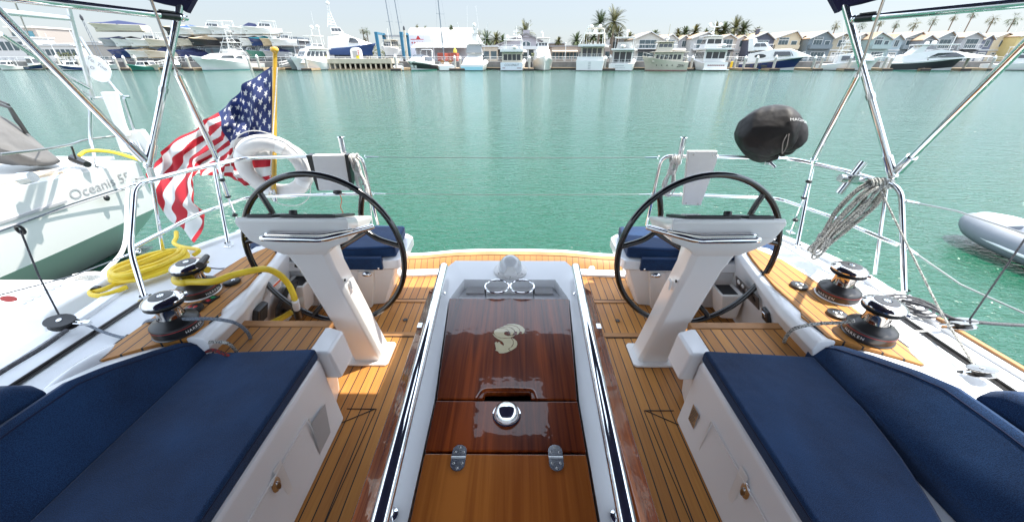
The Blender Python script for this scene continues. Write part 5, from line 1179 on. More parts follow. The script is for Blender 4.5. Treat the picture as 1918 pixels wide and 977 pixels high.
# ================================================================ DINGHY
bow=P(1816,410,z=-0.62); t=thing('inflatable_dinghy','grey inflatable dinghy lying on the water at the right edge','dinghy',(bow.x,bow.y,-0.9)); 
d=(P(1918,462,z=-0.75)-P(1830,432,z=-0.75)); t.rotation_euler=(0,0,math.atan2(d.y,d.x)); t.scale=(0.9,0.72,0.85)
DG=mat('hypalon_grey',(0.20,0.215,0.24),0.55,var=0.08,vscale=4); DW=mat('hypalon_pale',(0.72,0.72,0.72),0.5)
for sgn,mt in ((-1,DG),(1,DW)):
    m=MB(); m.tube(smooth_path([(0.05,0,0.36),(0.25,sgn*0.28,0.32),(0.7,sgn*0.48,0.28),(1.5,sgn*0.56,0.25),(2.6,sgn*0.56,0.25),(3.1,sgn*0.54,0.26)],5),[0.10,0.13,0.15,0.17,0.18,0.19]+[0.2]*20,16); tt=m.build('side_tube',mt,t)
    q=MB(); q.tube(smooth_path([(0.02,sgn*0.05,0.34),(0.2,sgn*0.42,0.28),(0.7,sgn*0.66,0.25),(1.5,sgn*0.755,0.22),(3.0,sgn*0.75,0.22)],5),0.025,8); q.build('rub_strake',DW,tt)
m=MB(); m.hexa([(0.2,-0.2,0.1),(3.0,-0.42,0.05),(3.0,0.42,0.05),(0.2,0.2,0.1)],[(0.2,-0.25,0.2),(3.0,-0.45,0.12),(3.0,0.45,0.12),(0.2,0.25,0.2)]); m.build('floor',DG,t)
m=MB(); m.hexa([(1.15,-0.5,0.40),(1.75,-0.5,0.40),(1.75,0.45,0.40),(1.15,0.45,0.40)],[(1.2,-0.45,0.46),(1.7,-0.45,0.46),(1.7,0.4,0.46),(1.2,0.4,0.46)]); m.build('seat_cover',DW,t,bevel=0.02)
m=MB(); m.hexa([(0.1,-0.12,0.36),(0.55,-0.3,0.36),(0.55,0.3,0.36),(0.1,0.12,0.36)],[(0.12,-0.1,0.42),(0.55,-0.26,0.44),(0.55,0.26,0.44),(0.12,0.1,0.42)]); m.build('bow_cover',mat('hypalon_dark',(0.16,0.18,0.21),0.6),t,bevel=0.02)
m=MB(); m.cbox((2.4,-0.2,0.45),(0.2,0.16,0.14)); m.tube(smooth_path([(1.9,-0.35,0.45),(2.1,-0.3,0.40),(2.4,-0.1,0.42),(2.5,0.2,0.42)],4),0.012,6); m.build('outboard_tiller',BLK,t,bevel=0.02)
# ================================================================ FAR SHORE
def fm(name,c,r=0.6,**k): return mat(name,c,r,**k)
MW=fm('boat_white',(0.66,0.655,0.63),0.35,var=0.05,vscale=0.6); MC=fm('boat_cream',(0.52,0.47,0.38),0.45,var=0.06,vscale=0.6)
MNV=fm('hull_navy',(0.02,0.035,0.12),0.25); MGN=fm('hull_green',(0.03,0.16,0.12),0.35); MGR=fm('hull_grey',(0.30,0.31,0.32),0.4); MDK=fm('hull_dark',(0.03,0.03,0.035),0.3)
MCY=fm('transom_cyan',(0.30,0.55,0.62),0.3); MBT=fm('antifoul_black',(0.02,0.02,0.022),0.7); MBLU=fm('hull_blue',(0.03,0.07,0.19),0.25); MMAR=fm('hull_maroon',(0.16,0.03,0.04),0.35)
MWIN=fm('window_glass',(0.03,0.035,0.04),0.08,spec=0.8); MTAN=fm('cover_tan',(0.50,0.38,0.24),0.8); MTQ=fm('cover_turquoise',(0.03,0.35,0.42),0.8); MNVC=fm('cover_navy',(0.02,0.03,0.09),0.8); MPK=fm('bottom_buff',(0.24,0.20,0.165),0.7)
MSTL=fm('rack_steel',(0.16,0.19,0.22),0.5); MPIL=fm('pile_concrete',(0.40,0.38,0.34),0.85,var=0.2,vscale=2); MDOCK=fm('dock_timber',(0.33,0.24,0.15),0.85,var=0.2,vscale=1); MDED=fm('dock_edge',(0.05,0.04,0.035),0.8)
MRAIL=fm('rail_white',(0.75,0.75,0.73),0.4); MWOOD=fm('varnish_far',(0.30,0.14,0.05),0.4)
def quadmap(f,u,v): a,b,c,d=f; return a.lerp(b,u).lerp(d.lerp(c,u),v)
def pane(par,face,u0,u1,v0,v1,mt=None,name='window',off=0.03):
    f=[Vector(p) for p in face]; n=(f[1]-f[0]).cross(f[3]-f[0]).normalized()*off
    q=[quadmap(f,u0,v0),quadmap(f,u1,v0),quadmap(f,u1,v1),quadmap(f,u0,v1)]
    m=MB(); m.hexa([p-n*0.3 for p in q],[p+n for p in q]); return m.build(name,mt or MWIN,par,smooth=False)
def hull_sections(L,B,hs,hb,rake=0.10,flare=1.0):
    secs=[]
    for k in range(13):
        t=k/12; hw=B/2*(1.0 if t<0.45 else max(0.0,1-((t-0.45)/0.55)**2.3)); hw=max(hw,0.02)
        z=hs+(hb-hs)*t**1.5; yt=L*t; yw=L*(t*(1-rake))
        ch=hw*(0.93 if t<0.4 else lerp(0.93,0.35,((t-0.4)/0.6)))*(1 if flare else 1)
        zc=0.12+0.5*t*t*hb*0.4
        secs.append([(0,yw,-0.4),(ch*0.9,yw,-0.2),(ch,yw,zc),(lerp(ch,hw,0.55),lerp(yw,yt,0.5),lerp(zc,z,0.55)),(hw,yt,z-0.06),(hw*0.96,yt,z),(0,yt,z+0.03),(-hw*0.96,yt,z),(-hw,yt,z-0.06),(-lerp(ch,hw,0.55),lerp(yw,yt,0.5),lerp(zc,z,0.55)),(-ch,yw,zc),(-ch*0.9,yw,-0.2)])
    return secs
def hull(par,L,B,hs,hb,mt,boot=True,stripe=None,rake=0.1):
    m=MB(); s=hull_sections(L,B,hs,hb,rake); m.loft(s); h=m.build('hull',mt,par,angle=40)
    if boot:
        m=MB(); ss=[[(x*1.012,y,0.03 if j in(1,) else 0.15) for j,(x,y,z) in ((1,c[2]),(2,c[2]))]  for c in s]; 
        for sg in (1,-1): m.loft([[(sg*p[0][0],p[0][1],-0.05),(sg*p[1][0]*1.0,p[1][1],0.14)] for p in ss],closed=False,cap=False)
        w=B/2*0.94; m.box(-w,w,-0.02,0.0,-0.05,0.14); m.build('boot_stripe',MBT if boot is True else boot,h,smooth=False)
    if stripe:
        m=MB()
        for sg in (1,-1): m.loft([[(sg*(lerp(c[2][0],c[4][0],0.15)+0.02),lerp(c[2][1],c[4][1],0.15),lerp(c[2][2],c[4][2],0.15)),(sg*(c[4][0]*1.0+0.025),c[4][1],lerp(c[2][2],c[4][2],0.82))] if False else
             [(sg*(c[2][0]+0.03),c[2][1],c[2][2]+0.03),(sg*(c[3][0]+0.03),c[3][1],c[3][2]),(sg*(lerp(c[3][0],c[4][0],0.6)+0.03),lerp(c[3][1],c[4][1],0.6),lerp(c[3][2],c[4][2],0.6))] for c in s],closed=False,cap=False)
        m.build('hull_stripe',stripe,h)
    return h
def cabin(par,y0,y1,w,z0,z1,mt=None,rf=0.5,rb=0.0,ws=0.85,wy=None,name='deckhouse',nside=3,nback=3,nfront=2,wz=(0.35,0.85),glass=None):
    """y0 aft, y1 fore"""
    b=[Vector((-w,y0,z0)),Vector((w,y0,z0)),Vector((w*0.8,y1,z0)),Vector((-w*0.8,y1,z0))]
    t=[Vector((-w*ws,y0+rb,z1)),Vector((w*ws,y0+rb,z1)),Vector((w*ws*0.82,y1-rf,z1)),Vector((-w*ws*0.82,y1-rf,z1))]
    m=MB(); m.hexa(b,t); h=m.build(name,mt or MW,par,bevel=0.06,segs=2)
    def row(face,n,inset=0.06,gap=0.04):
        for i in range(n):
            u0=inset+(1-2*inset)*i/n+gap/2; u1=inset+(1-2*inset)*(i+1)/n-gap/2
            pane(h,face,u0,u1,wz[0],wz[1],glass)
    if nback: row([b[0],b[1],t[1],t[0]],nback)
    if nside: row([b[1],b[2],t[2],t[1]],nside); row([b[3],b[0],t[0],t[3]],nside)
    if nfront: row([b[2],b[3],t[3],t[2]],nfront)
    return h
def roofslab(par,y0,y1,w,z,th=0.12,mt=None,posts=None,name='hardtop'):
    m=MB(); m.box(-w,w,y0,y1,z,z+th); h=m.build(name,mt or MW,par,bevel=0.05,segs=2)
    if posts:
        q=MB()
        for sx in (-1,1):
            for y in (y0+0.15,y1-0.15): q.tube([(sx*w*0.92,y,posts),(sx*w*0.9,y,z+0.02)],0.04,6)
        q.build('posts',MRAIL,h)
    return h
def dome(par,x,y,z,r=0.3):
    m=MB(); m.lathe([(r*0.5,0),(r*0.9,0.05),(r,r*0.5),(r*0.85,r*1.1),(r*0.45,r*1.45),(0.001,r*1.55)],(x,y,z),14); m.build('radome',MW,par)
def mast(par,x,y,z0,z1,r=0.05,yards=(),mt=None):
    m=MB(); m.tube([(x,y,z0),(x,y,z1)],r,6)
    for z,w in yards: m.tube([(x-w,y,z),(x+w,y,z)],r*0.7,6)
    return m.build('mast',mt or MRAIL,par)
def whip(par,x,y,z,h,dx=0.0,dy=0.0): m=MB(); m.tube([(x,y,z),(x+dx,y+dy,z+h)],0.018,5); m.build('whip_antenna',MRAIL,par)
def bowrail(par,L,B,hs,hb,h=0.7,t0=0.35):
    s=hull_sections(L,B,hs,hb); m=MB()
    for sg in (1,-1):
        pts=[]
        for k in range(13):
            if k/12>=t0: c=s[k][4]; p=Vector((sg*c[0]*0.9,c[1]-0.1,c[2]+h)); pts.append(p); m.tube([(p.x,p.y,p.z-h),p],0.015,4)
        m.tube(pts,0.02,5)
    m.build('bow_rail',MRAIL,par)
def sternrail(par,B,z,y=0.1,h=0.8):
    m=MB(); n=6
    for zz in (z+h,z+h*0.5): m.tube([(-B*0.46,y,zz),(B*0.46,y,zz)],0.02,5)
    for i in range(n+1): x=-B*0.46+B*0.92*i/n; m.tube([(x,y,z),(x,y,z+h)],0.018,4)
    m.build('stern_railing',MRAIL,par)
def tower(par,y0,y1,w,z0,z1,top=True):
    m=MB()
    for sx in (-1,1):
        m.tube([(sx*w,y0,z0),(sx*w*0.28,lerp(y0,y1,0.42),z1)],0.045,6); m.tube([(sx*w,y1,z0),(sx*w*0.28,lerp(y0,y1,0.58),z1)],0.045,6)
        for k in range(1,6):
            f=k/6; a=Vector((sx*lerp(w,w*0.28,f),lerp(y0,lerp(y0,y1,0.42),f),lerp(z0,z1,f))); b=Vector((sx*lerp(w,w*0.28,f),lerp(y1,lerp(y0,y1,0.58),f),lerp(z0,z1,f)))
            m.tube([a,b],0.025,5)
            c=Vector((-b.x,b.y,b.z)); m.tube([b,c],0.022,5); d=Vector((-a.x,a.y,a.z)); m.tube([a,d],0.022,5)
            if k<5:
                f2=(k+1)/6; b2=Vector((sx*lerp(w,w*0.28,f2),lerp(y1,lerp(y0,y1,0.58),f2),lerp(z0,z1,f2))); m.tube([a,b2],0.018,4)
    t=m.build('tuna_tower',MRAIL,par)
    q=MB(); q.box(-w*0.45,w*0.45,lerp(y0,y1,0.35),lerp(y0,y1,0.65),z1,z1+0.08); q.box(-w*0.4,w*0.4,lerp(y0,y1,0.38),lerp(y0,y1,0.62),z1+0.9,z1+0.97)
    for sx in (-1,1):
        for yy in (0.38,0.62): q.tube([(sx*w*0.38,lerp(y0,y1,yy),z1),(sx*w*0.38,lerp(y0,y1,yy),z1+0.9)],0.03,5)
    q.build('tower_platform',MW,par)
def outriggers(par,y,w,z,h):
    m=MB()
    for sx in (-1,1): m.tube([(sx*w,y,z),(sx*(w+h*0.22),y-h*0.25,z+h)],0.03,5)
    m.build('outriggers',MRAIL,par)
def bname(par,txt,size,z,col=None,y=-0.03,shear=0.25,x=0):
    t=text_mb(txt,size,0.004,shear=shear); m=MB(); m.merge(t,Matrix.Translation((x,y,z))@Matrix.Rotation(R(90),4,'X')); m.build('stern_lettering',col or MDK,par,smooth=False)
def tender(par,x,y,z,L=2.6,mt=None):
    m=MB(); m.loft([[(x+0.55*f*math.cos(a),y+yy,z+0.35+0.32*f*math.sin(a)) for a in [k*math.pi/5 for k in range(10)]] for yy,f in ((-L/2,0.5),(-L/2+0.3,0.95),(0,1),(L/2-0.6,0.9),(L/2,0.3))]); m.build('tender',mt or MW,par)
def place(name,label,cat,ub,Db,us,Ds,grp='motor boats moored along the far quay',z=-0.9):
    b=P(ub,133,y=Db); s=P(us,133,y=Ds); d=Vector((b.x-s.x,b.y-s.y,0)); L=d.length
    t=thing(name,label,cat,(s.x,s.y,z),math.atan2(-d.x,d.y),grp); return t,L
# A big sportfisher
t,L=place('sport_fishing_boat','white sport fishing boat with tall tuna tower, left of the flag','boat',366,91,488,104)
B=5.0; hull(t,L,B,1.25,3.0,MW,boot=fm('boot_teal',(0.03,0.15,0.15),0.5)); 
m=MB(); m.loft([[(-2.0,3.6,1.3),(2.0,3.6,1.3),(1.9,3.8,2.9),(-1.9,3.8,2.9)],[(-2.05,7,1.6),(2.05,7,1.6),(1.8,7,3.5),(-1.8,7,3.5)],[(-1.9,10.5,2.0),(1.9,10.5,2.0),(1.2,9.6,3.4),(-1.2,9.6,3.4)],[(-1.2,13.0,2.4),(1.2,13.0,2.4),(0.5,12.4,2.6),(-0.5,12.4,2.6)]]); dh=m.build('deckhouse',MW,t,bevel=0.08)
for sx in (-1,1):
    for (a,b,c,d) in ((4.6,6.2,2.35,2.9),(6.5,9.3,2.45,3.0)):
        x=sx*2.02; m=MB(); m.hexa([(x-sx*0.12,a,c-0.02),(x,a,c),(x-sx*0.02,b,c+0.1),(x-sx*0.2,b,c+0.1)],[(x-sx*0.2,a,d),(x-sx*0.06,a,d),(x-sx*0.14,b-0.5,d),(x-sx*0.3,b-0.5,d)]); m.build('window',MWIN,dh,smooth=False)
m=MB(); m.hexa([(-1.6,3.9,3.2),(1.6,3.9,3.2),(1.4,6.6,3.5),(-1.4,6.6,3.5)],[(-1.7,3.8,4.0),(1.7,3.8,4.0),(1.5,7.0,4.3),(-1.5,7.0,4.3)]); m.build('flybridge',MW,t,bevel=0.08)
roofslab(t,3.6,6.6,1.6,5.6,posts=4.0); tower(t,3.4,7.4,2.0,3.2,7.0); outriggers(t,5.0,2.1,3.0,5.5)
# B cruiser behind mast with two domes
t,L=place('motor_cruiser','white motor cruiser with arch and twin domes left of the concrete pier','boat',549,92,628,101)
hull(t,L,4.6,1.2,2.9,MW); cabin(t,2.0,9.0,1.9,1.5,4.2,rf=2.0,nside=5,wz=(0.5,0.85)); roofslab(t,1.2,6.5,1.9,4.25); cabin(t,2.6,6.0,1.4,4.35,5.3,rf=0.8,nside=2,wz=(0.6,0.9),name='flybridge'); roofslab(t,2.2,5.4,1.5,6.8,posts=5.2)
m=MB(); m.tube([(-1.5,3,5.0),(-1.4,3,8.3),(1.4,3,8.3),(1.5,3,5.0)],0.07,6); m.build('radar_arch',MRAIL,t); dome(t,-1.1,3,8.4,0.42); dome(t,1.1,3,8.4,0.42); whip(t,0,3,9.2,2.5); bowrail(t,L,4.6,1.2,2.9)
t,L=place('motor_cruiser','pale grey cruiser bow tucked in on the left of the twin dome cruiser','boat',541,95,600,104)
hull(t,L,4.2,1.1,2.5,MGR); cabin(t,2.0,7.0,1.6,1.3,3.2,rf=1.5); bowrail(t,L,4.2,1.1,2.5); roofslab(t,1.5,5,1.6,5.0,posts=3.2)
# C small sailing dinghy, D express, E sail
t,L=place('small_sailboat','small white sailboat stern tied up right of the concrete pier','sailboat',745,96,748,91.5)
hull(t,5.5,2.1,0.8,1.0,MW); m=MB(); m.tube([(0,3,0.9),(0,3,3.3)],0.06,6); m.tube([(0,3,1.9),(0,0,2.0)],0.09,8); m.build('mast_and_boom',MW,t); sternrail(t,2.1,0.8,h=0.6)
t,L=place('express_cruiser','white express cruiser with dark green hull side and radar hoop','boat',766,91,808,101)
hull(t,L,4.4,1.1,2.0,MW,stripe=MDK,boot=MGN); 
m=MB(); m.loft([[(-1.7,1.0,1.2),(1.7,1.0,1.2),(1.5,1.0,2.2),(-1.5,1.0,2.2)],[(-1.8,4,1.4),(1.8,4,1.4),(1.5,4,2.9),(-1.5,4,2.9)],[(-1.6,7,1.7),(1.6,7,1.7),(1.2,6.3,2.7),(-1.2,6.3,2.7)],[(-1.0,9.5,1.9),(1.0,9.5,1.9),(0.4,9.2,2.1),(-0.4,9.2,2.1)]]); dh=m.build('deckhouse',MW,t,bevel=0.06)
pane(dh,[(1.3,6.42,2.58),(-1.3,6.42,2.58),(-1.2,5.2,3.1),(1.2,5.2,3.1)],0,1,0,1,name='windscreen',off=0.08)
for sx in (-1,1): pane(dh,[(sx*1.78,2.2,1.95),(sx*1.72,5.8,2.1),(sx*1.5,5.3,2.7),(sx*1.52,2.4,2.6)][::1 if sx>0 else -1],0,1,0,1,off=0.08)
m=MB(); m.tube(round_path([(-1.6,2,2.6),(-1.5,1.5,4.2),(1.5,1.5,4.2),(1.6,2,2.6)],0.4),0.12,8); m.build('radar_arch',MW,t); roofslab(t,1.6,4.2,1.5,4.05,th=0.1,mt=MDK,posts=2.9,name='bimini_top')
def bigmast(u,D,vt,label,r=0.13,leanx=0.0,z0=-0.5,base=None,ub=None):
    b=P(u,128,y=D); t=thing('sailboat_mast',label,'mast',(b.x,b.y,z0)); m=MB(); m.tube([(0,0,0),(leanx,0,24)],[r,r*0.7],8); sp=m.build('mast_tube',fm('mast_grey',(0.10,0.11,0.12),0.4) if False else MSTL,t)
    m=MB()
    for z,w in ((10,0.9),(16,0.7)): m.tube([(-w+leanx*z/24,0,z),(w+leanx*z/24,0,z)],0.03,5)
    m.tube([(-1.1,0,0.5),(-0.9+leanx*.4,0,10),(-0.7+leanx*.66,0,16),(leanx,0,23.5)],0.012,4); m.tube([(1.1,0,0.5),(0.9+leanx*.4,0,10),(0.7+leanx*.66,0,16),(leanx,0,23.5)],0.012,4); m.build('rigging',MSTL,t); return t
t,L=place('moored_sailboat','white sailboat with a tall dark mast and two wheels, left of the blue transom boat','sailboat',832,100,838,91)
hull(t,11,3.4,0.95,1.3,MW,stripe=None); cabin(t,3.5,7.5,1.1,1.0,1.6,rf=0.6,nside=3,nback=0,nfront=0); m=MB(); m.tube([(0,6.2,1.2),(-0.6,6.2,24)],[0.13,0.09],8); m.tube([(0,6.2,2.4),(0,1.6,2.6)],0.09,8); m.tube([(-1.7,5.8,1.2),(-0.9,6.2,11),(-0.6,6.2,23)],0.012,4); m.tube([(1.7,5.8,1.2),(0.7,6.2,11),(-0.6,6.2,23)],0.012,4); m.tube([(-1,6.2,11),(0.8,6.2,11)],0.03,5); m.build('mast_and_boom',MSTL,t)
for sx in (-1,1): m=MB(); m.lathe([(0.42,-0.03),(0.45,0),(0.42,0.03)],(sx*0.85,0.8,1.7),20,M=Matrix.Rotation(R(90),4,'X'),closed_prof=True); m.lathe([(0.40,0),(0.0,0.01)],(sx*0.85,0.82,1.7),20,M=Matrix.Rotation(R(90),4,'X')); m.build('steering_disc',MWOOD,t)
sternrail(t,3.4,0.95,h=0.6)
# F convertible
t,L=place('sport_fishing_boat','white sport fishing boat with pale blue transom and tower topped by a dome','boat',903,104,884,91)
hull(t,L,5.2,1.15,2.4,MW); m=MB(); m.box(-2.4,2.4,-0.06,-0.01,0.12,0.80); m.build('transom',MCY,t); cabin(t,4.0,9,2.0,1.3,3.4,rf=1.6,nback=0,nside=2)
m=MB(); m.hexa([(-2.3,0.1,1.1),(2.3,0.1,1.1),(2.0,4.1,1.25),(-2.0,4.1,1.25)],[(-1.9,0.9,2.2),(1.9,0.9,2.2),(1.8,4.1,2.9),(-1.8,4.1,2.9)]); m.build('cockpit_cover',MW,t,bevel=0.1)
cabin(t,3.2,6.8,1.8,3.5,5.0,rf=0.6,mt=MGR,nside=0,nback=0,nfront=0,name='bridge_enclosure'); roofslab(t,3.0,7.0,1.9,5.1); tower(t,3.4,6.8,1.6,5.2,7.3); dome(t,0,5,8.6,0.42); mast(t,0,5,7.3,8.7,0.1,((8.0,0.9),)); whip(t,-1.5,4,5.2,7,0.3); whip(t,1.5,4,5.2,7,-0.8); outriggers(t,4.5,2,3.2,6)
m=MB(); m.loft([[(-0.6,4.6,5.2),(0.6,4.6,5.2),(0.6,5.6,5.2),(-0.6,5.6,5.2)],[(-0.45,4.8,7.2),(0.45,4.8,7.2),(0.45,5.4,7.2),(-0.45,5.4,7.2)]]); m.build('tower_cover',MW,t)
bname(t,'Bluewater' if False else 'Reel Time',0.32,0.45,MDK) if False else None
# G Coconut
t,L=place('trawler_yacht','white trawler yacht named Coconut on its grey transom','boat',972,105,958,91)
B=5.0; hull(t,L,B,1.45,2.8,MW); m=MB(); m.box(-2.42,2.42,-0.07,-0.01,0.12,1.62); m.build('transom',fm('transom_grey',(0.60,0.62,0.65),0.4),t,bevel=0.02); bname(t,'COCONUT',0.62,1.12,MDK,-0.08)
m=MB()
for x,w in ((-1.7,0.3),(1.75,0.4),(1.3,0.08)): m.box(x-w,x+w,-0.10,-0.07,0.5,0.62)
m.build('transom_marks',MMAR,t)
cabin(t,0.9,9,2.25,1.55,3.6,rf=1.0,rb=0.0,nback=4,nside=5,wz=(0.25,0.80),ws=0.98,mt=MC); roofslab(t,0.1,9.2,2.5,3.65,th=0.5,mt=MW,name='upper_deck'); roofslab(t,1.5,5.2,2.0,5.9,th=0.1,posts=4.1); tender(t,0.6,1.2,4.15)
m=MB(); m.tube([(-1.9,4,4.1),(-1.7,4,6.6),(1.7,4,6.6),(1.9,4,4.1)],0.08,6); m.build('radar_arch',MRAIL,t); dome(t,-1.4,3.6,6.3,0.4); dome(t,1.3,3.6,6.3,0.4); dome(t,0.1,3.8,6.9,0.25); mast(t,0.6,3.8,6.0,8.6,0.05,((7.6,0.7),)); sternrail(t,4.6,4.15,0.2,0.8)
# H bow-on cruiser
t,L=place('motor_cruiser','white cruiser seen bow on between the trawler yacht and the quay gap','boat',1019,91,1013,106)
B=4.7; hull(t,L,B,1.3,2.9,MW,rake=0.06); 
m=MB(); m.loft([[(-2.0,3,1.4),(2.0,3,1.4),(1.8,3,4.0),(-1.8,3,4.0)],[(-2.0,8,1.8),(2.0,8,1.8),(1.6,7.0,4.2),(-1.6,7.0,4.2)],[(-1.6,12,2.6),(1.6,12,2.6),(1.3,10.5,3.5),(-1.3,10.5,3.5)]]); dh=m.build('deckhouse',MW,t,bevel=0.1)
cabin(t,3,7.2,1.65,4.1,5.7,rf=0.9,rb=0.2,nback=0,nside=2,nfront=3,name='flybridge',wz=(0.55,0.9)); roofslab(t,2.6,7.2,1.6,6.5,posts=5.5); dome(t,0.3,5,7.6,0.25); mast(t,0,5,6.6,7.7,0.08); bowrail(t,L,B,1.3,2.9)
m=MB(); m.tube([(0,14.0,2.9),(0.0,15.3,3.1)],0.12,6); m.build('anchor_pulpit',SS,t)
# I large white stern
t,L=place('motor_yacht','wide white motor yacht with a square plain transom and an arch of white domes','boat',1118,107,1103,91)
B=6.0; hull(t,L,B,2.1,3.2,MW); m=MB(); m.box(-2.85,2.85,-0.08,-0.01,0.10,2.0); m.build('transom',MW,t,bevel=0.03); m=MB()
for k in range(5): m.box(-0.3,0.3,-0.12,-0.08,0.35+k*0.32,0.44+k*0.32)
m.build('transom_steps',MGR,t)
m=MB(); m.box(-2.9,2.9,0.3,0.6,2.1,2.75); m.build('bulwark',MW,t,bevel=0.08)
cabin(t,2.6,11,2.5,2.3,4.6,rf=1.2,nback=4,nside=5,wz=(0.1,0.9),mt=MC,ws=1.0); roofslab(t,0.4,11,2.85,4.65,th=0.45,name='upper_deck'); roofslab(t,3,7,2.2,7.2,th=0.1,posts=5.1); sternrail(t,5.6,2.75,0.45,0.5)
m=MB(); m.tube(round_path([(-2.5,3.5,5.1),(-1.9,5,8.2),(1.9,5,8.2),(2.5,3.5,5.1)],0.5),0.12,8); m.build('radar_arch',MC,t)
for x in (-0.9,0,1.0): dome(t,x,5,8.3 if x else 7.4,0.42)
m=MB(); m.tube([(-2.7,1.5,5.2),(-1.0,0.8,8.4)],0.09,6); m.build('davit',MRAIL,t)
# J
t,L=place('motor_cruiser','white flybridge cruiser with open glass doors facing the water','boat',1172,104,1161,91)
B=5.2; hull(t,L,B,1.4,2.8,MW); m=MB(); m.box(-2.5,2.5,-0.08,-0.01,0.1,1.4); m.build('transom',MW,t,bevel=0.03); cabin(t,2.0,9.5,2.2,1.5,3.9,rf=1.4,nback=3,nside=4,wz=(0.05,0.9),ws=1.0); roofslab(t,0.3,9.5,2.45,3.95,th=0.35,name='upper_deck'); tender(t,-0.1,2.0,4.4,3.4)
cabin(t,3.5,7.5,1.8,4.35,5.6,rf=0.8,rb=-0.3,nback=0,nside=2,name='flybridge',wz=(0.5,0.9)); roofslab(t,1.6,6.8,2.1,6.3,posts=4.3,th=0.18); dome(t,0.2,4.5,7.4,0.35); mast(t,0.2,4.5,6.4,7.4,0.12); whip(t,-1.5,3,6.3,2.5); sternrail(t,4.8,1.4,0.15,0.8)
m=MB(); 
for x,w,z in ((-0.2,0.9,0.95),(-0.2,1.2,0.55)): 
    for k in range(9): m.box(x-w+k*w*0.23,x-w+k*w*0.23+0.1,-0.11,-0.08,z,z+0.16)
m.build('stern_lettering',MGR,t)
# K ZEN
t,L=place('trawler_yacht','cream trawler yacht with ZEN lettered in black on its quarter','boat',1199,94,1283,92)
B=4.4; hull(t,L,B,1.75,2.9,MC,boot=MMAR); cabin(t,1.2,L*0.78,1.75,1.7,3.5,rf=0.4,nside=6,nback=2,nfront=2,mt=MC,ws=0.98,wz=(0.3,0.8)); roofslab(t,0.2,L*0.82,2.0,3.55,th=0.12,mt=MC,name='upper_deck'); cabin(t,3.6,6.9,1.3,3.7,5.4,mt=MC,rf=0.3,nside=3,name='pilothouse',wz=(0.5,0.85)); roofslab(t,3.2,7.3,1.5,5.45,mt=MC); tender(t,0.6,2.0,3.7,2.8); tender(t,-0.3,L*0.62,3.7,2.2,MWOOD)
mast(t,0,4.8,5.5,8.8,0.07,((7.2,0.9),),MC); dome(t,-0.6,4.8,6.0,0.3); dome(t,0.7,4.8,5.8,0.28); bowrail(t,L,B,1.75,2.9)
tx=text_mb('ZEN',0.72,0.01,shear=0.35)
# the side that faces the camera: local +x or -x according to heading
for sg in (1,-1):
    m=MB(); m.merge(tx,Matrix.Translation((sg*(B/2+0.06),1.6,1.0))@(Matrix.Rotation(R(90) if sg>0 else R(-90),4,'Z')@Matrix.Rotation(R(90),4,'X'))); m.build('side_lettering',MDK,t,smooth=False)
m=MB()
for sg in (1,-1):
    for k in range(4): m.lathe([(0.0,0.03),(0.10,0.03),(0.12,0)],(sg*(B/2-0.03),3.2+k*1.1,1.1),10,M=Matrix.Rotation(R(90*sg),4,'Y'))
m.build('porthole',MDK,t)
# L two storey
t,L=place('motor_yacht','white two storey motor yacht with red stern lettering and a covered tender','boat',1300,106,1338,91)
B=5.0; hull(t,L,B,1.6,3.0,MW); m=MB(); m.box(-2.7,2.7,-0.9,0.1,0.15,0.35); m.build('swim_platform',MW,t,bevel=0.05); m=MB(); m.box(-2.4,2.4,-0.07,-0.01,0.35,1.7); m.build('transom',MW,t,bevel=0.03)
m=MB()
for k in range(9): m.box(-1.7+k*0.4,-1.45+k*0.4,-0.11,-0.08,0.95,1.2)
m.build('stern_lettering',MMAR,t)
cabin(t,1.6,11,2.3,1.7,4.0,rf=1.0,nback=3,nside=6,wz=(0.3,0.85),ws=1.0); roofslab(t,0.2,11,2.5,4.05,th=0.35,name='upper_deck'); tender(t,0.9,1.8,4.5,3.6); cabin(t,4.4,10,1.9,4.4,6.6,rf=1.3,nback=2,nside=4,wz=(0.4,0.8),name='pilothouse'); roofslab(t,3.6,9.6,2.0,6.65,th=0.2)
mast(t,0,6.5,6.8,9.6,0.1,((8.6,1.3),)); dome(t,-1.1,6.5,8.7,0.42); dome(t,1.1,6.5,8.7,0.42); dome(t,0,7,7.2,0.35); bowrail(t,L,B,1.6,3.0)
# M navy hull
t,L=place('motor_yacht','white motor yacht with navy blue hull side and oval windows','boat',1498,91,1386,99)
B=5.0; hull(t,L,B,1.5,3.0,MW,stripe=MNV,boot=MGN)
m=MB(); m.loft([[(-2.1,1.5,1.6),(2.1,1.5,1.6),(1.9,1.2,3.3),(-1.9,1.2,3.3)],[(-2.1,6,1.9),(2.1,6,1.9),(1.8,6,4.2),(-1.8,6,4.2)],[(-1.9,10,2.4),(1.9,10,2.4),(1.4,9,4.2),(-1.4,9,4.2)],[(-1.3,13,2.8),(1.3,13,2.8),(0.8,12.2,3.1),(-0.8,12.2,3.1)]]); dh=m.build('deckhouse',MW,t,bevel=0.1)
for sx in (-1,1):
    q=MB(); q.lathe([(1.0,0),(0.9,0.08),(0.0,0.1)],(0,0,0),20,M=Matrix.Translation((sx*1.98,3.8,2.85))@Matrix.Rotation(R(90*sx),4,'Y')@Matrix.Diagonal((0.42,1.15,1,1))); q.build('oval_window',MWIN,dh)
    pane(dh,[(sx*1.98,6.4,2.8),(sx*1.85,9.6,3.0),(sx*1.65,9.2,3.7),(sx*1.85,6.4,3.7)][::1 if sx>0 else -1],0,1,0,1,off=0.14)
    q=MB()
    for k in range(3): q.box(sx*2.50-0.03,sx*2.50+0.03,1.2+k*1.7,2.4+k*1.7,0.75,1.15)
    q.build('hull_window',MWIN,dh)
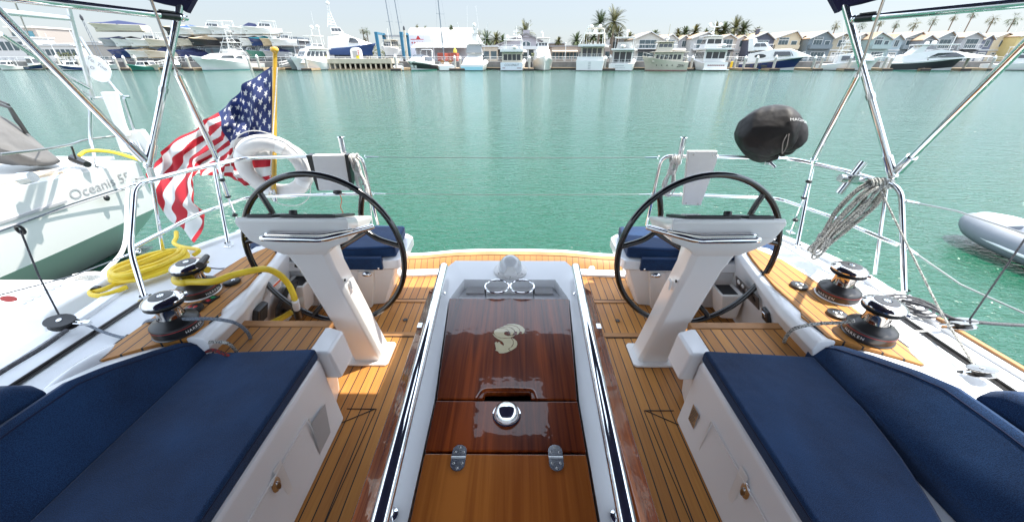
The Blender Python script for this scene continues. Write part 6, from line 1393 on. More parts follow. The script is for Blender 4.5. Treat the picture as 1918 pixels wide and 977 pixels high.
pane(dh,[(1.75,9.9,2.9),(-1.75,9.9,2.9),(-1.4,9.0,3.95),(1.4,9.0,3.95)],0,1,0,1,name='windscreen',off=0.12)
cabin(t,1.4,5.4,1.7,4.0,5.6,rf=1.6,rb=0.6,nside=2,nback=0,name='flybridge',wz=(0.45,0.85)); m=MB(); m.loft([[(-1.8,1.0,3.8),(1.8,1.0,3.8),(1.8,2.2,3.9),(-1.8,2.2,3.9)],[(-1.6,0.4,6.4),(1.6,0.4,6.4),(1.6,1.4,6.4),(-1.6,1.4,6.4)]]); m.build('radar_arch',MW,t,bevel=0.1); dome(t,0,0.9,6.5,0.4); bowrail(t,L,B,1.5,3.0)
# N sportfisher right
t,L=place('sport_fishing_boat','white sport fishing boat with lattice tower, behind the right bimini pole','boat',1642,92,1528,97)
B=5.0; hull(t,L,B,1.2,2.9,MW); m=MB(); m.loft([[(-2,3,1.3),(2,3,1.3),(1.8,3,3.0),(-1.8,3,3.0)],[(-2,6,1.6),(2,6,1.6),(1.7,6,3.5),(-1.7,6,3.5)],[(-1.8,9.5,2.0),(1.8,9.5,2.0),(1.1,8.6,3.2),(-1.1,8.6,3.2)]]); dh=m.build('deckhouse',MW,t,bevel=0.08)
for sx in (-1,1): pane(dh,[(sx*2.0,3.6,2.0),(sx*1.95,7.5,2.2),(sx*1.75,6.8,2.9),(sx*1.82,3.6,2.85)][::1 if sx>0 else -1],0,1,0,1,MWIN,off=0.12)
roofslab(t,3,6,1.6,5.4,posts=3.4); tower(t,2.8,6.6,2.0,3.0,8.6); outriggers(t,4.2,2.1,3.0,7); bowrail(t,L,B,1.2,2.9,0.5)
# O grey-window yacht
t,L=place('motor_yacht','sleek white motor yacht with dark hull side, right of the lattice tower boat','boat',1795,91,1652,96)
B=5.2; hull(t,L,B,1.6,2.9,MW,stripe=MDK,boot=MGN); m=MB(); m.loft([[(-2.2,2,1.7),(2.2,2,1.7),(2.0,2,3.0),(-2.0,2,3.0)],[(-2.2,8,2.0),(2.2,8,2.0),(1.8,8,4.1),(-1.8,8,4.1)],[(-2.0,13,2.5),(2.0,13,2.5),(1.2,11,3.7),(-1.2,11,3.7)],[(-1.2,17,2.8),(1.2,17,2.8),(0.5,16,2.95),(-0.5,16,2.95)]]); dh=m.build('deckhouse',MW,t,bevel=0.1)
for sx in (-1,1): pane(dh,[(sx*2.08,6,2.5),(sx*1.85,12.2,2.8),(sx*1.6,10.5,3.5),(sx*1.95,7.5,3.4)][::1 if sx>0 else -1],0,1,0,1,off=0.16)
roofslab(t,3.5,10.5,2.0,4.9,th=0.2,posts=4.0); m=MB(); m.loft([[(-1.9,3,3.0),(1.9,3,3.0),(1.9,5,3.2),(-1.9,5,3.2)],[(-1.8,4.5,4.9),(1.8,4.5,4.9),(1.8,5.5,4.9),(-1.8,5.5,4.9)]]); m.build('radar_arch',MW,t); dome(t,-0.8,6,5.1,0.4); dome(t,0.9,6.5,5.1,0.45); bowrail(t,L,B,1.6,2.9)
# P far right
t,L=place('motor_yacht','long low white motor yacht at the far right edge of the quay','boat',1990,93,1842,98)
hull(t,L,5.0,1.3,2.4,MW); cabin(t,3,13,1.9,1.5,3.4,rf=3.0,nside=5,wz=(0.5,0.85)); roofslab(t,3,8,1.8,4.6,posts=3.2); bowrail(t,L,5,1.3,2.4)
t,L=place('moored_sailboat','white sailboat with bare mast behind the sleek motor yacht','sailboat',1770,106,1720,105); hull(t,11,3.2,1.1,1.5,MW); m=MB(); m.tube([(0,6,1.2),(0,6,9.5)],[0.10,0.08],8); m.tube([(-1.2,6,7),(1.2,6,7)],0.03,5); m.tube([(0,6,2.2),(0,2,2.4)],0.1,6); m.build('mast_and_boom',MRAIL,t)
# small boats on the far left
small=[(4,93,36,97,MW,'small white cabin boat at the far left edge',5.6),(112,92,165,94,MW,'white speedboat with dark stripe left of the oval sign',7),(205,93,175,101,MW,'small white motorboat right of the oval sign',6),(252,91,292,93,MGN,'small green hulled launch by the ramp',5),(300,92,276,94,MC,'cream hulled launch with a yellow stripe',4),(345,99,318,104,MGR,'grey aluminium workboat by the left pole',5),(86,96,60,99,MC,'beige houseboat with dark windows beside the pole',6),(140,98,120,101,MW,'small white cuddy cabin boat beneath the glass building',5),(225,99,200,100,MW,'small white day boat among the left pilings',5)]
for ub,Db,us,Ds,mt,lab,Lx in small:
    t,L=place('small_motorboat',lab,'boat',ub,Db,us,Ds,'small motor boats on the left'); L=max(4.5,min(L,9)); hull(t,L,2.3,0.75,1.3,mt,stripe=MNV if 'dark' in lab else None); cabin(t,L*0.3,L*0.72,0.85,0.8,1.9 if 'houseboat' not in lab else 2.6,rf=0.8,nside=2,nback=1,nfront=1); 
    if 'cabin' in lab: roofslab(t,0.5,L*0.5,0.9,2.4,th=0.06,mt=MNVC if 'edge' in lab else MW,posts=0.9)
# hauled-out blue sport fisher
def hp(u,v,y): return P(u,v,y=y)
b=P(640,109,y=112); t=thing('sport_fishing_boat','blue hulled sport fishing boat hauled out on stands with a very tall mast tower','boat',(b.x-2.5,111,0.8+1.7),R(-68),'boats ashore in the yard')
L=12; hull(t,L,4.6,1.2,2.6,MBLU,boot=False); m=MB(); m.loft([[(-2.1,1.5,1.3),(2.1,1.5,1.3),(2,1.5,3.9),(-2,1.5,3.9)],[(-2.1,5,1.6),(2.1,5,1.6),(1.9,4.6,4.6),(-1.9,4.6,4.6)],[(-1.9,8,2.0),(1.9,8,2.0),(1.4,7,3.7),(-1.4,7,3.7)],[(-1.2,11,2.5),(1.2,11,2.5),(0.6,10,2.8),(-0.6,10,2.8)]]); dh=m.build('deckhouse',MW,t,bevel=0.1)
for sx in (-1,1): pane(dh,[(sx*2.0,5.2,2.7),(sx*1.85,7.8,2.7),(sx*1.6,7.0,3.5),(sx*1.85,5.6,3.7)][::1 if sx>0 else -1],0,1,0,1,off=0.14)
cabin(t,1.4,4.6,1.7,4.5,6.0,rf=0.9,nback=2,nside=3,name='flybridge',wz=(0.4,0.85)); m=MB(); m.hexa([(-2.2,-0.2,1.2),(2.2,-0.2,1.2),(2.1,1.6,1.3),(-2.1,1.6,1.3)],[(-1.8,0.4,3.9),(1.8,0.4,3.9),(2,1.6,3.9),(-2,1.6,3.9)]); m.build('cockpit_cover',MW,t,bevel=0.1)
tower(t,0.8,3.0,1.0,6.0,9.6); dome(t,0,1.9,10.9,0.45); m=MB()
for y in (2,5,8): 
    for sx in (-1,1): m.tube([(sx*1.6,y,0.1),(sx*2.1,y,-1.7)],0.07,5)
m.box(-0.3,0.3,1,9,-0.9,-0.3); m.build('boat_stands',MSTL,t)
# trawler in the travel lift
b=P(737,109,y=110); t=thing('trawler_yacht','grey bottomed fishing trawler hanging in the slings of the travel lift','boat',(b.x-0.2,116,0.8+1.2),R(172),'boats ashore in the yard')
hull(t,9,3.8,1.5,2.3,MW,boot=MBT); cabin(t,2,6.5,1.4,1.6,3.6,nside=3,rf=0.5,mt=MC,nfront=3); roofslab(t,2,6,1.5,3.65,mt=MC); m=MB(); m.tube([(0,5,3.6),(0,5,6.2)],0.06,6); m.build('mast',MRAIL,t); bowrail(t,9,3.8,1.5,2.3)
l0=P(711.5,109,y=108); l1=P(757,109,y=108)
t=thing('travel_lift','blue framed travel lift straddling a boat in the yard','boat hoist',((l0.x+l1.x)/2,110,0.8)); w=(l1.x-l0.x)/2
MLF=fm('lift_blue',(0.02,0.13,0.22),0.45); zt=(P(711,60,y=108).z-0.8)
for sx in (-1,1):
    for y in (-2,4):
        m=MB(); m.hexa([(sx*w-0.3,y-0.3,0.5),(sx*w+0.3,y-0.3,0.5),(sx*w+0.3,y+0.3,0.5),(sx*w-0.3,y+0.3,0.5)],[(sx*w-0.38,y-0.3,zt),(sx*w+0.38,y-0.3,zt),(sx*w+0.38,y+0.3,zt),(sx*w-0.38,y+0.3,zt)]); m.build('leg',MLF,t,bevel=0.05); m=MB(); m.lathe([(0.0,-0.2),(0.5,-0.2),(0.5,0.2),(0.0,0.2)],(sx*w,y,0.5),16,M=Matrix.Rotation(R(90),4,'Y')); m.build('wheel',MBT,t)
    m=MB(); m.box(sx*w-0.25,sx*w+0.25,-2,4,zt-0.5,zt); m.build('side_beam',MLF,t)
m=MB(); m.box(-w,w,3.7,4.3,zt-0.9,zt-0.4); m.build('cross_beam',MGR,t)
m=MB(); 
for sx in (-1,1): m.box(sx*1.9-0.05,sx*1.9+0.05,1.4,1.6,1.6,zt-0.4)
m.build('sling',MBT,t)
b=P(763.5,111,y=106); t=thing('concrete_pylon','tall pale concrete pylon with a dark top beside the travel lift','pylon',(b.x,106,0.8)); h=P(763,49,y=106).z-0.8; m=MB(); m.box(-0.22,0.22,-0.22,0.22,0,h-0.9); m.build('shaft',MC,t,bevel=0.03); m=MB(); m.lathe([(0.22,0),(0.24,0.5),(0.1,0.9),(0,0.95)],(0,0,h-0.9),10); m.build('cap',MDK,t)
for i,(u,D,lab) in enumerate(((735,112,'tall dark sailboat mast leaning left behind the travel lift'),(752,114,'second tall thin mast just right of the travel lift'))):
    b=P(u+6,109,y=D); t=thing('sailboat_mast',lab,'mast',(b.x,D,0.8)); tp=P(u-13,0,y=D); k=22/(tp.z-0.8); m=MB(); m.tube([(0,0,0),((tp.x-b.x)*k*1.0,0,22)],[0.14,0.09],8); m.build('mast_tube',MSTL,t)
    dx=(tp.x-b.x)*k; m=MB()
    for z in (9,15): m.tube([(-0.8+dx*z/22,0,z),(0.8+dx*z/22,0,z)],0.03,5)
    m.tube([(1.0,0,0.5),(0.8+dx*.41,0,9),(0.6+dx*.68,0,15),(dx,0,21.5)],0.014,4); m.build('rigging',MSTL,t)
# ---- concrete pier
a=P(612,110,y=97); b=P(733,110,y=97)
t=thing('boat_hoist_pier','pale concrete hoist pier on piles with a dark underside','pier',((a.x+b.x)/2,97,-0.9)); hw=(b.x-a.x)/2
PC=fm('pier_concrete',(0.52,0.45,0.34),0.85,var=0.15,vscale=1)
m=MB(); m.box(-hw,hw,0,6.5,1.35,2.35); m.build('pier_deck',PC,t,bevel=0.03); 
for k in range(13):
    x=-hw+0.3+k*(2*hw-0.6)/12; m=MB(); m.box(x-0.16,x+0.16,0.1,0.45,-0.6,1.35); m.build('pile',PC,t); m=MB(); m.box(x-0.14,x+0.14,5.5,5.8,-0.6,1.35); m.build('pile',MDK,t)
m=MB(); m.box(-hw,hw,-0.5,0.05,0.0,0.25); m.build('waler_float',MDOCK,t)
b=P(667,110,y=101); t=thing('dock_kiosk','small white arched kiosk with red lettering on the concrete pier','kiosk',(b.x,101,1.45)); m=MB(); m.prism([(1.15*math.cos(a),1.5+0.9*math.sin(a)) for a in [i*math.pi/10 for i in range(11)]]+[(-1.15,0),(1.15,0)],0,1.6,ax='y'); m.build('shell',MW,t); m=MB(); m.box(-0.6,0.5,-0.04,0,0.2,1.6); m.build('opening',MGR,t); m=MB()
for k in range(4): m.box(0.7,0.95,-0.05,0,0.5+k*0.35,0.7+k*0.35)
m.build('red_lettering',RED,t)
for u,lab in ((670,'yellow box at the foot of the white arched kiosk'),(609,'yellow box at the left end of the concrete pier')):
    b=P(u,111,y=97.5); t=thing('yellow_box',lab,'box',(b.x,97.6,1.45)); m=MB(); m.hexa([(-0.35,0,0),(0.35,0,0),(0.35,0.4,0),(-0.35,0.4,0)],[(-0.3,0.05,0.6),(0.3,0.05,0.6),(0.3,0.35,0.6),(-0.3,0.35,0.6)]); m.build('box_body',fm('box_yellow',(0.6,0.5,0.03)),t,bevel=0.03); m=MB(); m.box(-0.36,0.36,-0.02,0.42,0.6,0.68); m.build('lid',fm('box_lid',(0.45,0.36,0.03)),t)
# ---- seawall and railing
m=MB(); m.box(-200,200,SHORE,SHORE+0.6,-2,0.78); 
tag(m.build('seawall',fm('seawall_concrete',(0.22,0.20,0.19),0.9,var=0.35,vscale=0.5),smooth=False),'long grey concrete seawall along the far side of the harbour','wall')
t=thing('quay_railing','white two bar railing running along the top of the far seawall','railing',(0,SHORE+0.2,0.8))
m=MB(); 
for z in (1.0,0.55): m.tube([(-130,0,z),(130,0,z)],0.035,5)
m.build('bars',MRAIL,t); m=MB()
for k in range(131): m.box(-130+2*k-0.03,-130+2*k+0.03,-0.03,0.03,0,1.0)
m.build('posts',MRAIL,t)
m=MB(); m.box(-200,200,SHORE+0.02,SHORE+0.3,0.78,0.86); tag(m.build('coping',fm('coping_pale',(0.50,0.46,0.40),0.8),smooth=False),'pale coping along the top of the far seawall','wall')
# main float and fingers
m=MB(); m.box(-125,125,99.6,101.2,-0.95,-0.42,0); t=thing('dock_walkway','long floating timber dock walkway in front of the far seawall','dock',(0,100,-0.9)); m.build('walkway_deck',MDOCK,t,offset=(0,100,-0.9),smooth=False)
m=MB(); m.box(-125,125,99.55,99.6,-0.9,-0.55); m.build('fender_strip',MDED,t,offset=(0,100,-0.9),smooth=False)
piles=[(118,93),(155,94),(224,93),(241,92.5),(262,94),(358,91.8),(471,94),(488,91.5),(577,92),(743,91.5),(853,91.8),(863,92.5),(991,92),(1132,92),(1141,93),(1282,92),(1293,93),(1374,96),(1391,92),(1413,91.6),(1447,91.6),(1520,92),(1534,93),(1586,91.8),(1652,92),(1662,92.4),(1728,91.8),(1803,92),(1851,92.5)]
MPILC=fm('pile_cap_white',(0.78,0.78,0.76),0.5)
ORD=['first','second','third','fourth','fifth','sixth','seventh','eighth','ninth','tenth','eleventh','twelfth','thirteenth','fourteenth','fifteenth','sixteenth','seventeenth','eighteenth','nineteenth','twentieth','twenty first','twenty second','twenty third','twenty fourth','twenty fifth','twenty sixth','twenty seventh','twenty eighth','twenty ninth','thirtieth']
PM=None
for i,(u,D) in enumerate(piles):
    b=P(u,131,y=D); side='left' if u<600 else ('centre' if u<1200 else 'right')
    lab='grey concrete dock pile with white cone cap, number'
    if PM is None:
        PM=thing('dock_pile','x','pile',(b.x,D,-0.9),0,'white capped piles holding the far floating docks'); m=MB(); m.lathe([(0.0,-0.5),(0.26,-0.5),(0.25,2.55),(0.0,2.55)],(0,0,0),12); m.build('shaft',MPIL,PM); m=MB(); m.lathe([(0.28,2.5),(0.28,2.62),(0.12,3.0),(0.0,3.1)],(0,0,0),12); m.build('cone_cap',MPILC,PM); t=PM
    else: t=dup(PM,(b.x,D,-0.9),random.uniform(0,3),scale=(1,1,random.uniform(0.93,1.05)))
    t['label']=('white capped dock pile, '+ORD[i]+' from the left of the far marina')
for i,(u,D) in enumerate([(118,93),(241,92.5),(358,91.8),(488,91.5),(577,92),(743,91.5),(857,91.8),(991,92),(1136,92),(1287,92),(1402,92),(1447,91.6),(1527,92),(1586,91.8),(1657,92),(1728,91.8),(1803,92),(1851,92.5)]):
    b=P(u,131,y=D); w=1.7 if u in(1402,1136,857) else 1.1
    t=thing('finger_dock','narrow floating finger dock, '+ORD[i]+' from the left of the far marina','dock',(b.x,D,-0.9),0,'finger docks of the far marina')
    m=MB(); m.box(-w,w,-0.7,99.5-D,0.05,0.5); m.build('dock_deck',MDOCK,t,smooth=False); m=MB(); m.box(-w-0.04,w+0.04,-0.76,-0.70,0.0,0.42); m.build('fender_strip',MDED,t,smooth=False)
for u,lab in ((1350,'yellow round float on the far dock behind the two storey yacht'),(1370,'yellow upright post on the dock left of the navy hulled yacht')):
    b=P(u,128,y=99); t=thing('yellow_fender',lab,'fender',(b.x,99.4,-0.45)); m=MB()
    if u==1350: m.lathe([(0.0,0),(0.3,0.1),(0.42,0.5),(0.3,0.9),(0.0,1.0)],(0,0,0),14)
    else: m.lathe([(0.26,0),(0.26,1.3),(0.0,1.35)],(0,0,0),12)
    m.build('float_body',fm('float_yellow',(0.75,0.5,0.02)),t)
# ================================================================ BUILDINGS
def gx(u,y): return P(u,112,y=y).x
def zv(v,y): return P(959,v,y=y).z
ROOF=fm('roof_tan_shingle',(0.42,0.30,0.20),0.85,var=0.18,vscale=1.5); ROOFG=fm('roof_grey',(0.25,0.24,0.24),0.85,var=0.1); TRIM=fm('house_trim',(0.60,0.60,0.58),0.5); SHADE=fm('awning_dark',(0.03,0.03,0.035),0.7)
WG=fm('house_glass',(0.06,0.09,0.10),0.08,spec=0.8); GAR=fm('garage_door',(0.60,0.57,0.52),0.6)
def house(u0,u1,col,label,vr,ve,y=120,pk=None,kind=0,chim=False,roof=None):
    x0,x1=gx(u0,y),gx(u1,y); w=x1-x0; zr=zv(vr,y); ze=zv(ve,y); cx=(x0+x1)/2
    t=thing('terraced_house',label,'house',(cx,y,0.8),0,'waterfront houses on the right'); g=0.8
    W=w/2; he=ze-g; hr=zr-g; col=(col[0]*1.25+0.02,col[1]*1.18+0.015,col[2]*1.05+0.01); M1=fm('siding',col,0.75,var=0.06,vscale=1.0); dp=11
    px=0 if pk is None else gx(pk,y)-cx
    m=MB(); m.prism([(-W+0.05,0),(W-0.05,0),(W-0.05,he),(px,hr-0.12),(-W+0.05,he)],0,dp,ax='y'); wl=m.build('wall',M1,t,smooth=False)
    m=MB()
    for sx in (-1,1):
        a=Vector((sx*(W+0.12),0,he-0.22)); b=Vector((px,0,hr)); 
        m.hexa([a+Vector((0,-0.5,0)),b+Vector((0,-0.5,0)),b+Vector((0,dp,0)),a+Vector((0,dp,0))],[a+Vector((0,-0.5,0.2)),b+Vector((0,-0.5,0.2)),b+Vector((0,dp,0.2)),a+Vector((0,dp,0.2))])
    rf=m.build('roof',roof or ROOF,t,smooth=False)
    m=MB()
    for sx in (-1,1):
        a=Vector((sx*(W+0.12),-0.55,he-0.25)); b=Vector((px,-0.55,hr-0.03)); m.hexa([a,b,b+Vector((0,0.06,0)),a+Vector((0,0.06,0))],[a+Vector((0,0,0.24)),b+Vector((0,0,0.24)),b+Vector((0,0.06,0.24)),a+Vector((0,0.06,0.24))])
    m.build('bargeboard',TRIM,rf,smooth=False)
    def win(xa,xb,za,zb,n=2,nm='window'):
        m=MB(); m.box(xa-0.1,xb+0.1,-0.08,0.02,za-0.1,zb+0.1); f=m.build(nm,TRIM,t,smooth=False)
        for i in range(n): q=MB(); a=xa+(xb-xa)*i/n+0.04; b=xa+(xb-xa)*(i+1)/n-0.04; q.box(a,b,-0.11,-0.07,za,zb); q.build('pane',WG,f,smooth=False)
    z2=3.1
    if kind==0:   # balcony with sliding doors
        win(-W*0.6,W*0.55,z2+0.1,min(he-0.3,z2+2.2),3,'balcony_door'); m=MB(); m.box(-W*0.85,W*0.85,-1.1,0,z2-0.2,z2); m.build('balcony',TRIM,t,smooth=False)
        m=MB(); m.tube([(-W*0.85,-1.05,z2+0.95),(W*0.85,-1.05,z2+0.95)],0.04,5)
        for k in range(9): x=-W*0.85+W*1.7*k/8; m.box(x-0.02,x+0.02,-1.07,-1.03,z2,z2+0.95)
        m.build('balcony_railing',MRAIL,t); win(-W*0.6,W*0.6,0.2,2.3,3,'patio_door'); m=MB(); m.hexa([(-W*0.75,-1.3,2.35),(W*0.75,-1.3,2.35),(W*0.75,0,2.5),(-W*0.75,0,2.5)],[(-W*0.75,-1.3,2.5),(W*0.75,-1.3,2.5),(W*0.75,0,2.75),(-W*0.75,0,2.75)]); m.build('awning',SHADE,t)
    elif kind==1: # window over garage
        win(-W*0.35,W*0.35,z2+0.5,min(he-0.1,z2+2.0),2); win(-W*0.12,W*0.12,max(he-0.1,z2+2.35),max(he+0.4,z2+2.8),1) if hr-he>1.2 else None
        m=MB(); m.box(-W*0.7,W*0.7,-0.05,0.02,0.0,2.2); gd=m.build('garage_door',GAR,t,smooth=False); q=MB()
        for k in range(4): q.box(-W*0.55+k*W*0.3,-W*0.55+k*W*0.3+W*0.2,-0.08,-0.05,1.7,2.0)
        q.build('pane',WG,gd,smooth=False); m=MB(); m.box(-W,W,-0.2,0.0,2.6,2.85); m.build('belt_trim',TRIM,t,smooth=False)
    else:
        win(-W*0.6,W*0.1,z2+0.6,min(he+0.1,z2+2.0),3); win(-W*0.6,W*0.1,z2+2.25,z2+2.6,3) if hr-he>1.3 else None
        win(W*0.35,W*0.75,z2+0.4,z2+1.8,1); m=MB(); m.box(-W*0.9,W*0.9,-0.9,0,z2-0.1,z2+0.9); m.build('parapet_balcony',M1,t,smooth=False); win(-W*0.5,W*0.6,0.2,2.2,4,'patio_door')
    if chim: m=MB(); m.box(px-1.6,px-0.9,2,2.8,hr-1.2,hr+0.9); ch=m.build('chimney',M1,rf); m=MB(); m.box(px-1.7,px-0.8,1.9,2.9,hr+0.9,hr+1.05); m.build('chimney_cap',TRIM,rf)
    return t
HS=[(1182,1236,(0.40,0.41,0.41),'pale grey gabled house with a balcony and glass doors',61,73,1211,0,False),
(1234,1264,(0.42,0.44,0.47),'narrow grey house with arched dormer right of the pale gabled house',66,74,1251,0,False),
(1264,1287,(0.29,0.31,0.36),'small blue grey house with a white framed window, half hidden by masts',68,76,1275,1,False),
(1287,1341,(0.33,0.35,0.38),'blue grey gabled house behind the two storey yacht',62,72,1315,0,False),
(1341,1370,(0.36,0.33,0.31),'taupe house with a white railed balcony',66,72,1356,0,False),
(1370,1393,(0.46,0.45,0.48),'lilac grey house above a garage door',68,74,1381,1,False),
(1393,1440,(0.05,0.06,0.10),'dark navy house with tall glass doors and a chimney',62,74,1422,0,True),
(1438,1488,(0.46,0.40,0.31),'cream house with a broad gable and long parapet balcony',60,72,1475,2,False),
(1478,1504,(0.50,0.42,0.31),'tan house with one square window under a small gable',68,76,1492,1,False),
(1503,1548,(0.12,0.16,0.20),'mid blue gabled house with white window wall',60,72,1530,2,False),
(1546,1583,(0.30,0.28,0.23),'olive taupe house behind the lattice tower',64,73,1565,1,False),
(1583,1617,(0.35,0.39,0.42),'grey house just left of the right bimini pole',64,72,1600,0,False),
(1617,1655,(0.24,0.33,0.36),'slate teal house just right of the bimini pole',62,73,1630,2,False),
(1655,1676,(0.25,0.33,0.40),'narrow slate blue house with one window',66,74,1664,1,False),
(1674,1718,(0.20,0.25,0.30),'blue grey house with a steep gable above the sleek yacht',61,72,1703,2,False),
(1710,1738,(0.16,0.18,0.22),'charcoal house with a low white trimmed gable',67,75,1722,1,False),
(1736,1772,(0.21,0.25,0.29),'dusty blue gabled house with a wide balcony',60,71,1757,0,False),
(1768,1786,(0.09,0.13,0.19),'narrow deep blue house with a steep gable',66,74,1777,1,False),
(1784,1822,(0.28,0.30,0.34),'steel grey house with a dark gable',62,70,1802,0,False),
(1822,1842,(0.10,0.12,0.18),'narrow ink blue house',67,74,1832,1,False),
(1842,1884,(0.52,0.46,0.36),'beige house with white garage door near the right edge',63,70,1860,1,False),
(1884,1935,(0.48,0.40,0.19),'yellow house at the right edge of the picture',62,68,1908,0,False)]
for i,h in enumerate(HS): house(h[0],h[1],h[2],h[3],h[4]-0.5,h[5],pk=h[6],kind=h[7],chim=h[8],y=118+(i%3)*1.7,roof=ROOF if i%4 else ROOF)
# back row of tan roofs
for k in range(9):
    u0=1190+k*84; y=140; x0,x1=gx(u0,y),gx(u0+80,y); t=thing('terraced_house','tan roofed house, '+ORD[k]+' from the left in the back row of houses','house',((x0+x1)/2,y,0.8),0,'back row houses'); W=(x1-x0)/2; ze=zv(74,y)-0.8; zr=zv(64.5,y)-0.8
    m=MB(); m.box(-W,W,0,9,0,ze); m.build('wall',GAR,t,smooth=False); m=MB(); m.prism([(-0.4,ze-0.1),(4.5,zr),(9.4,ze-0.1)],-W-0.2,W+0.2,ax='x'); m.build('roof',ROOF,t,smooth=False)
# centre marina office
y=117; x0,x1,xp=gx(932,y),gx(1012,y),gx(985,y); t=thing('marina_office','mauve grey marina office with a wide gable and white fascia','building',(xp,y,0.8)); MV=fm('mauve_siding',(0.36,0.33,0.35),0.8,var=0.08)
he=zv(87,y)-0.8; hr=zv(64,y)-0.8; a,b=x0-xp,x1-xp
m=MB(); m.prism([(a,he),(b,he),(b,he+1.2),(0.0,hr),(a,he+0.2)],0,14,ax='y'); m.build('gable_wall',MV,t,smooth=False)
m=MB(); m.prism([(a-0.6,he-0.0),(0,hr+0.0),(0,hr+0.3),(a-0.6,he+0.3)],-0.6,14,ax='y'); m.prism([(b+0.6,he+1.0),(0.001,hr+0.0),(0.001,hr+0.3),(b+0.6,he+1.3)],-0.6,14,ax='y'); m.build('roof',ROOFG,t,smooth=False)
m=MB(); m.box(-0.9,0.9,-0.3,0.4,hr-0.8,hr+0.9); m.build('ridge_vent',MV,t)
m=MB(); m.box(a-0.5,b+0.5,-1.2,0.0,he-0.75,he+0.05); m.build('fascia',TRIM,t,smooth=False)
m=MB(); m.box(a,b,0.6,13,0,he); m.build('wall',fm('stucco_tan',(0.42,0.36,0.30),0.8),t,smooth=False)
for k in range(7): 
    q=MB(); x=a+0.9+k*(b-a-1.8)/6; q.box(x-0.55,x+0.55,0.45,0.6,0.5,he-0.9); q.build('window',WG,t,smooth=False); q=MB(); q.box(x+0.65,x+0.95,-1.0,-0.7,0,he-0.75); q.build('column',TRIM,t,smooth=False)
for sx in (-1,1): q=MB(); q.prism([(sx*0.12,hr-3.0),(sx*1.25,hr-3.0),(sx*1.25,hr-2.0),(sx*0.12,hr-1.5)],-0.08,0.02,ax='y'); q.build('gable_window',TRIM,t,smooth=False); q=MB(); q.prism([(sx*0.22,hr-2.85),(sx*1.1,hr-2.85),(sx*1.1,hr-2.1),(sx*0.22,hr-1.7)],-0.12,-0.08,ax='y'); q.build('gable_pane',WG,t,smooth=False)
m=MB(); m.tube([(0.8,1,hr),(0.8,1,hr+3)],0.05,5); m.build('flag_pole',MRAIL,t)
def lowbuilding(u0,u1,vt,y,label,col,nwin=6,awn=None,flat=True,dz=0.3,winz=(0.6,2.4)):
    x0,x1=gx(u0,y),gx(u1,y); h=zv(vt,y)-0.8; t=thing('low_building',label,'building',((x0+x1)/2,y,0.8)); W=(x1-x0)/2
    m=MB(); m.box(-W,W,0,10,0,h); m.build('wall',fm('render',col,0.8,var=0.08),t,smooth=False); m=MB(); m.box(-W-0.3,W+0.3,-0.3,10.3,h,h+dz); m.build('roof',ROOFG if awn else TRIM,t,smooth=False)
    for k in range(nwin): q=MB(); x=-W+W*2*(k+0.5)/nwin; q.box(x-W/nwin*0.75,x+W/nwin*0.75,-0.06,0.02,winz[0],min(h-0.4,winz[1])); q.build('window',WG,t,smooth=False)
    if awn: m=MB(); m.hexa([(-W,-1.6,h*0.62),(W,-1.6,h*0.62),(W,0,h*0.70),(-W,0,h*0.70)],[(-W,-1.6,h*0.68),(W,-1.6,h*0.68),(W,0,h*0.80),(-W,0,h*0.80)]); m.build('awning',awn,t,smooth=False)
    return t
TANR=fm('roof_sand',(0.40,0.32,0.24),0.85)
lowbuilding(1033,1080,88,116,'sand coloured restaurant with long dark windows right of the bow on cruiser',(0.40,0.33,0.27),7,TANR); lowbuilding(1028,1056,82,128,'small brown upper block behind the restaurant',(0.36,0.29,0.24),2)
lowbuilding(1140,1180,72,128,'grey house roofline left of the first gabled house',(0.42,0.40,0.38),3,winz=(3,5)); lowbuilding(1098,1142,86,122,'low tan building behind the wide motor yacht',(0.42,0.35,0.30),4)
lowbuilding(904,932,88,115,'small beige block left of the marina office',(0.50,0.42,0.32),2); lowbuilding(1075,1100,88,124,'low brown building between the palms',(0.40,0.33,0.27),3)
b=P(1048,108,y=106)
for u in (1058,):
    b=P(u,113,y=105); t=thing('lamp_post','white lamp post on the quay by the restaurant','lamp post',(b.x,105,0.8)); m=MB(); m.tube([(0,0,0),(0,0,3.9)],0.06,6); m.ball((0,0,4.0),0.14,8,6); m.build('post',MRAIL,t)
# tent hangar
y=124; x0,x1=gx(771,y),gx(884,y); zt=zv(50.5,y)-0.8; ze=zv(66,y)-0.8; t=thing('tent_hangar','long white fabric hangar with a barrel roof and a small red emblem','hangar',((x0+x1)/2,y,0.8)); W=(x1-x0)/2; TF=fm('tent_fabric',(0.74,0.70,0.62),0.6,var=0.05)
m=MB(); prof=[(0,0),(0,ze)]+[(5-5*math.cos(a)*1.0,ze+(zt-ze)*math.sin(a)) for a in [k*math.pi/10 for k in range(1,10)]]+[(10,ze),(10,0)]
m.prism(prof,-W,W,ax='x'); m.build('shell',TF,t,angle=25)
m=MB()
for k in range(9): x=-W+W*2*k/8; m.tube([(x,-0.04,0),(x,-0.04,ze)]+[(x,5-5.05*math.cos(a),ze+(zt-ze)*1.01*math.sin(a)) for a in [j*math.pi/10 for j in range(1,6)]],0.07,5)
m.build('ribs',TRIM,t); m=MB(); m.box(-W-0.05,-W+6.2,-0.07,0.0,0.0,ze); m.build('end_panel',fm('panel_lilac',(0.62,0.61,0.66),0.6),t)
m=MB(); xx=-W+2.3; m.prism([(xx-1.9,ze-1.15),(xx+1.9,ze-1.15),(xx+1.9,ze-1.0),(xx-1.9,ze-1.0)],-0.12,-0.08,ax='y'); m.prism([(xx-0.3,ze-1.0),(xx+1.0,ze-1.0),(xx+0.5,ze-0.2),(xx+0.2,ze-0.2)],-0.12,-0.08,ax='y')
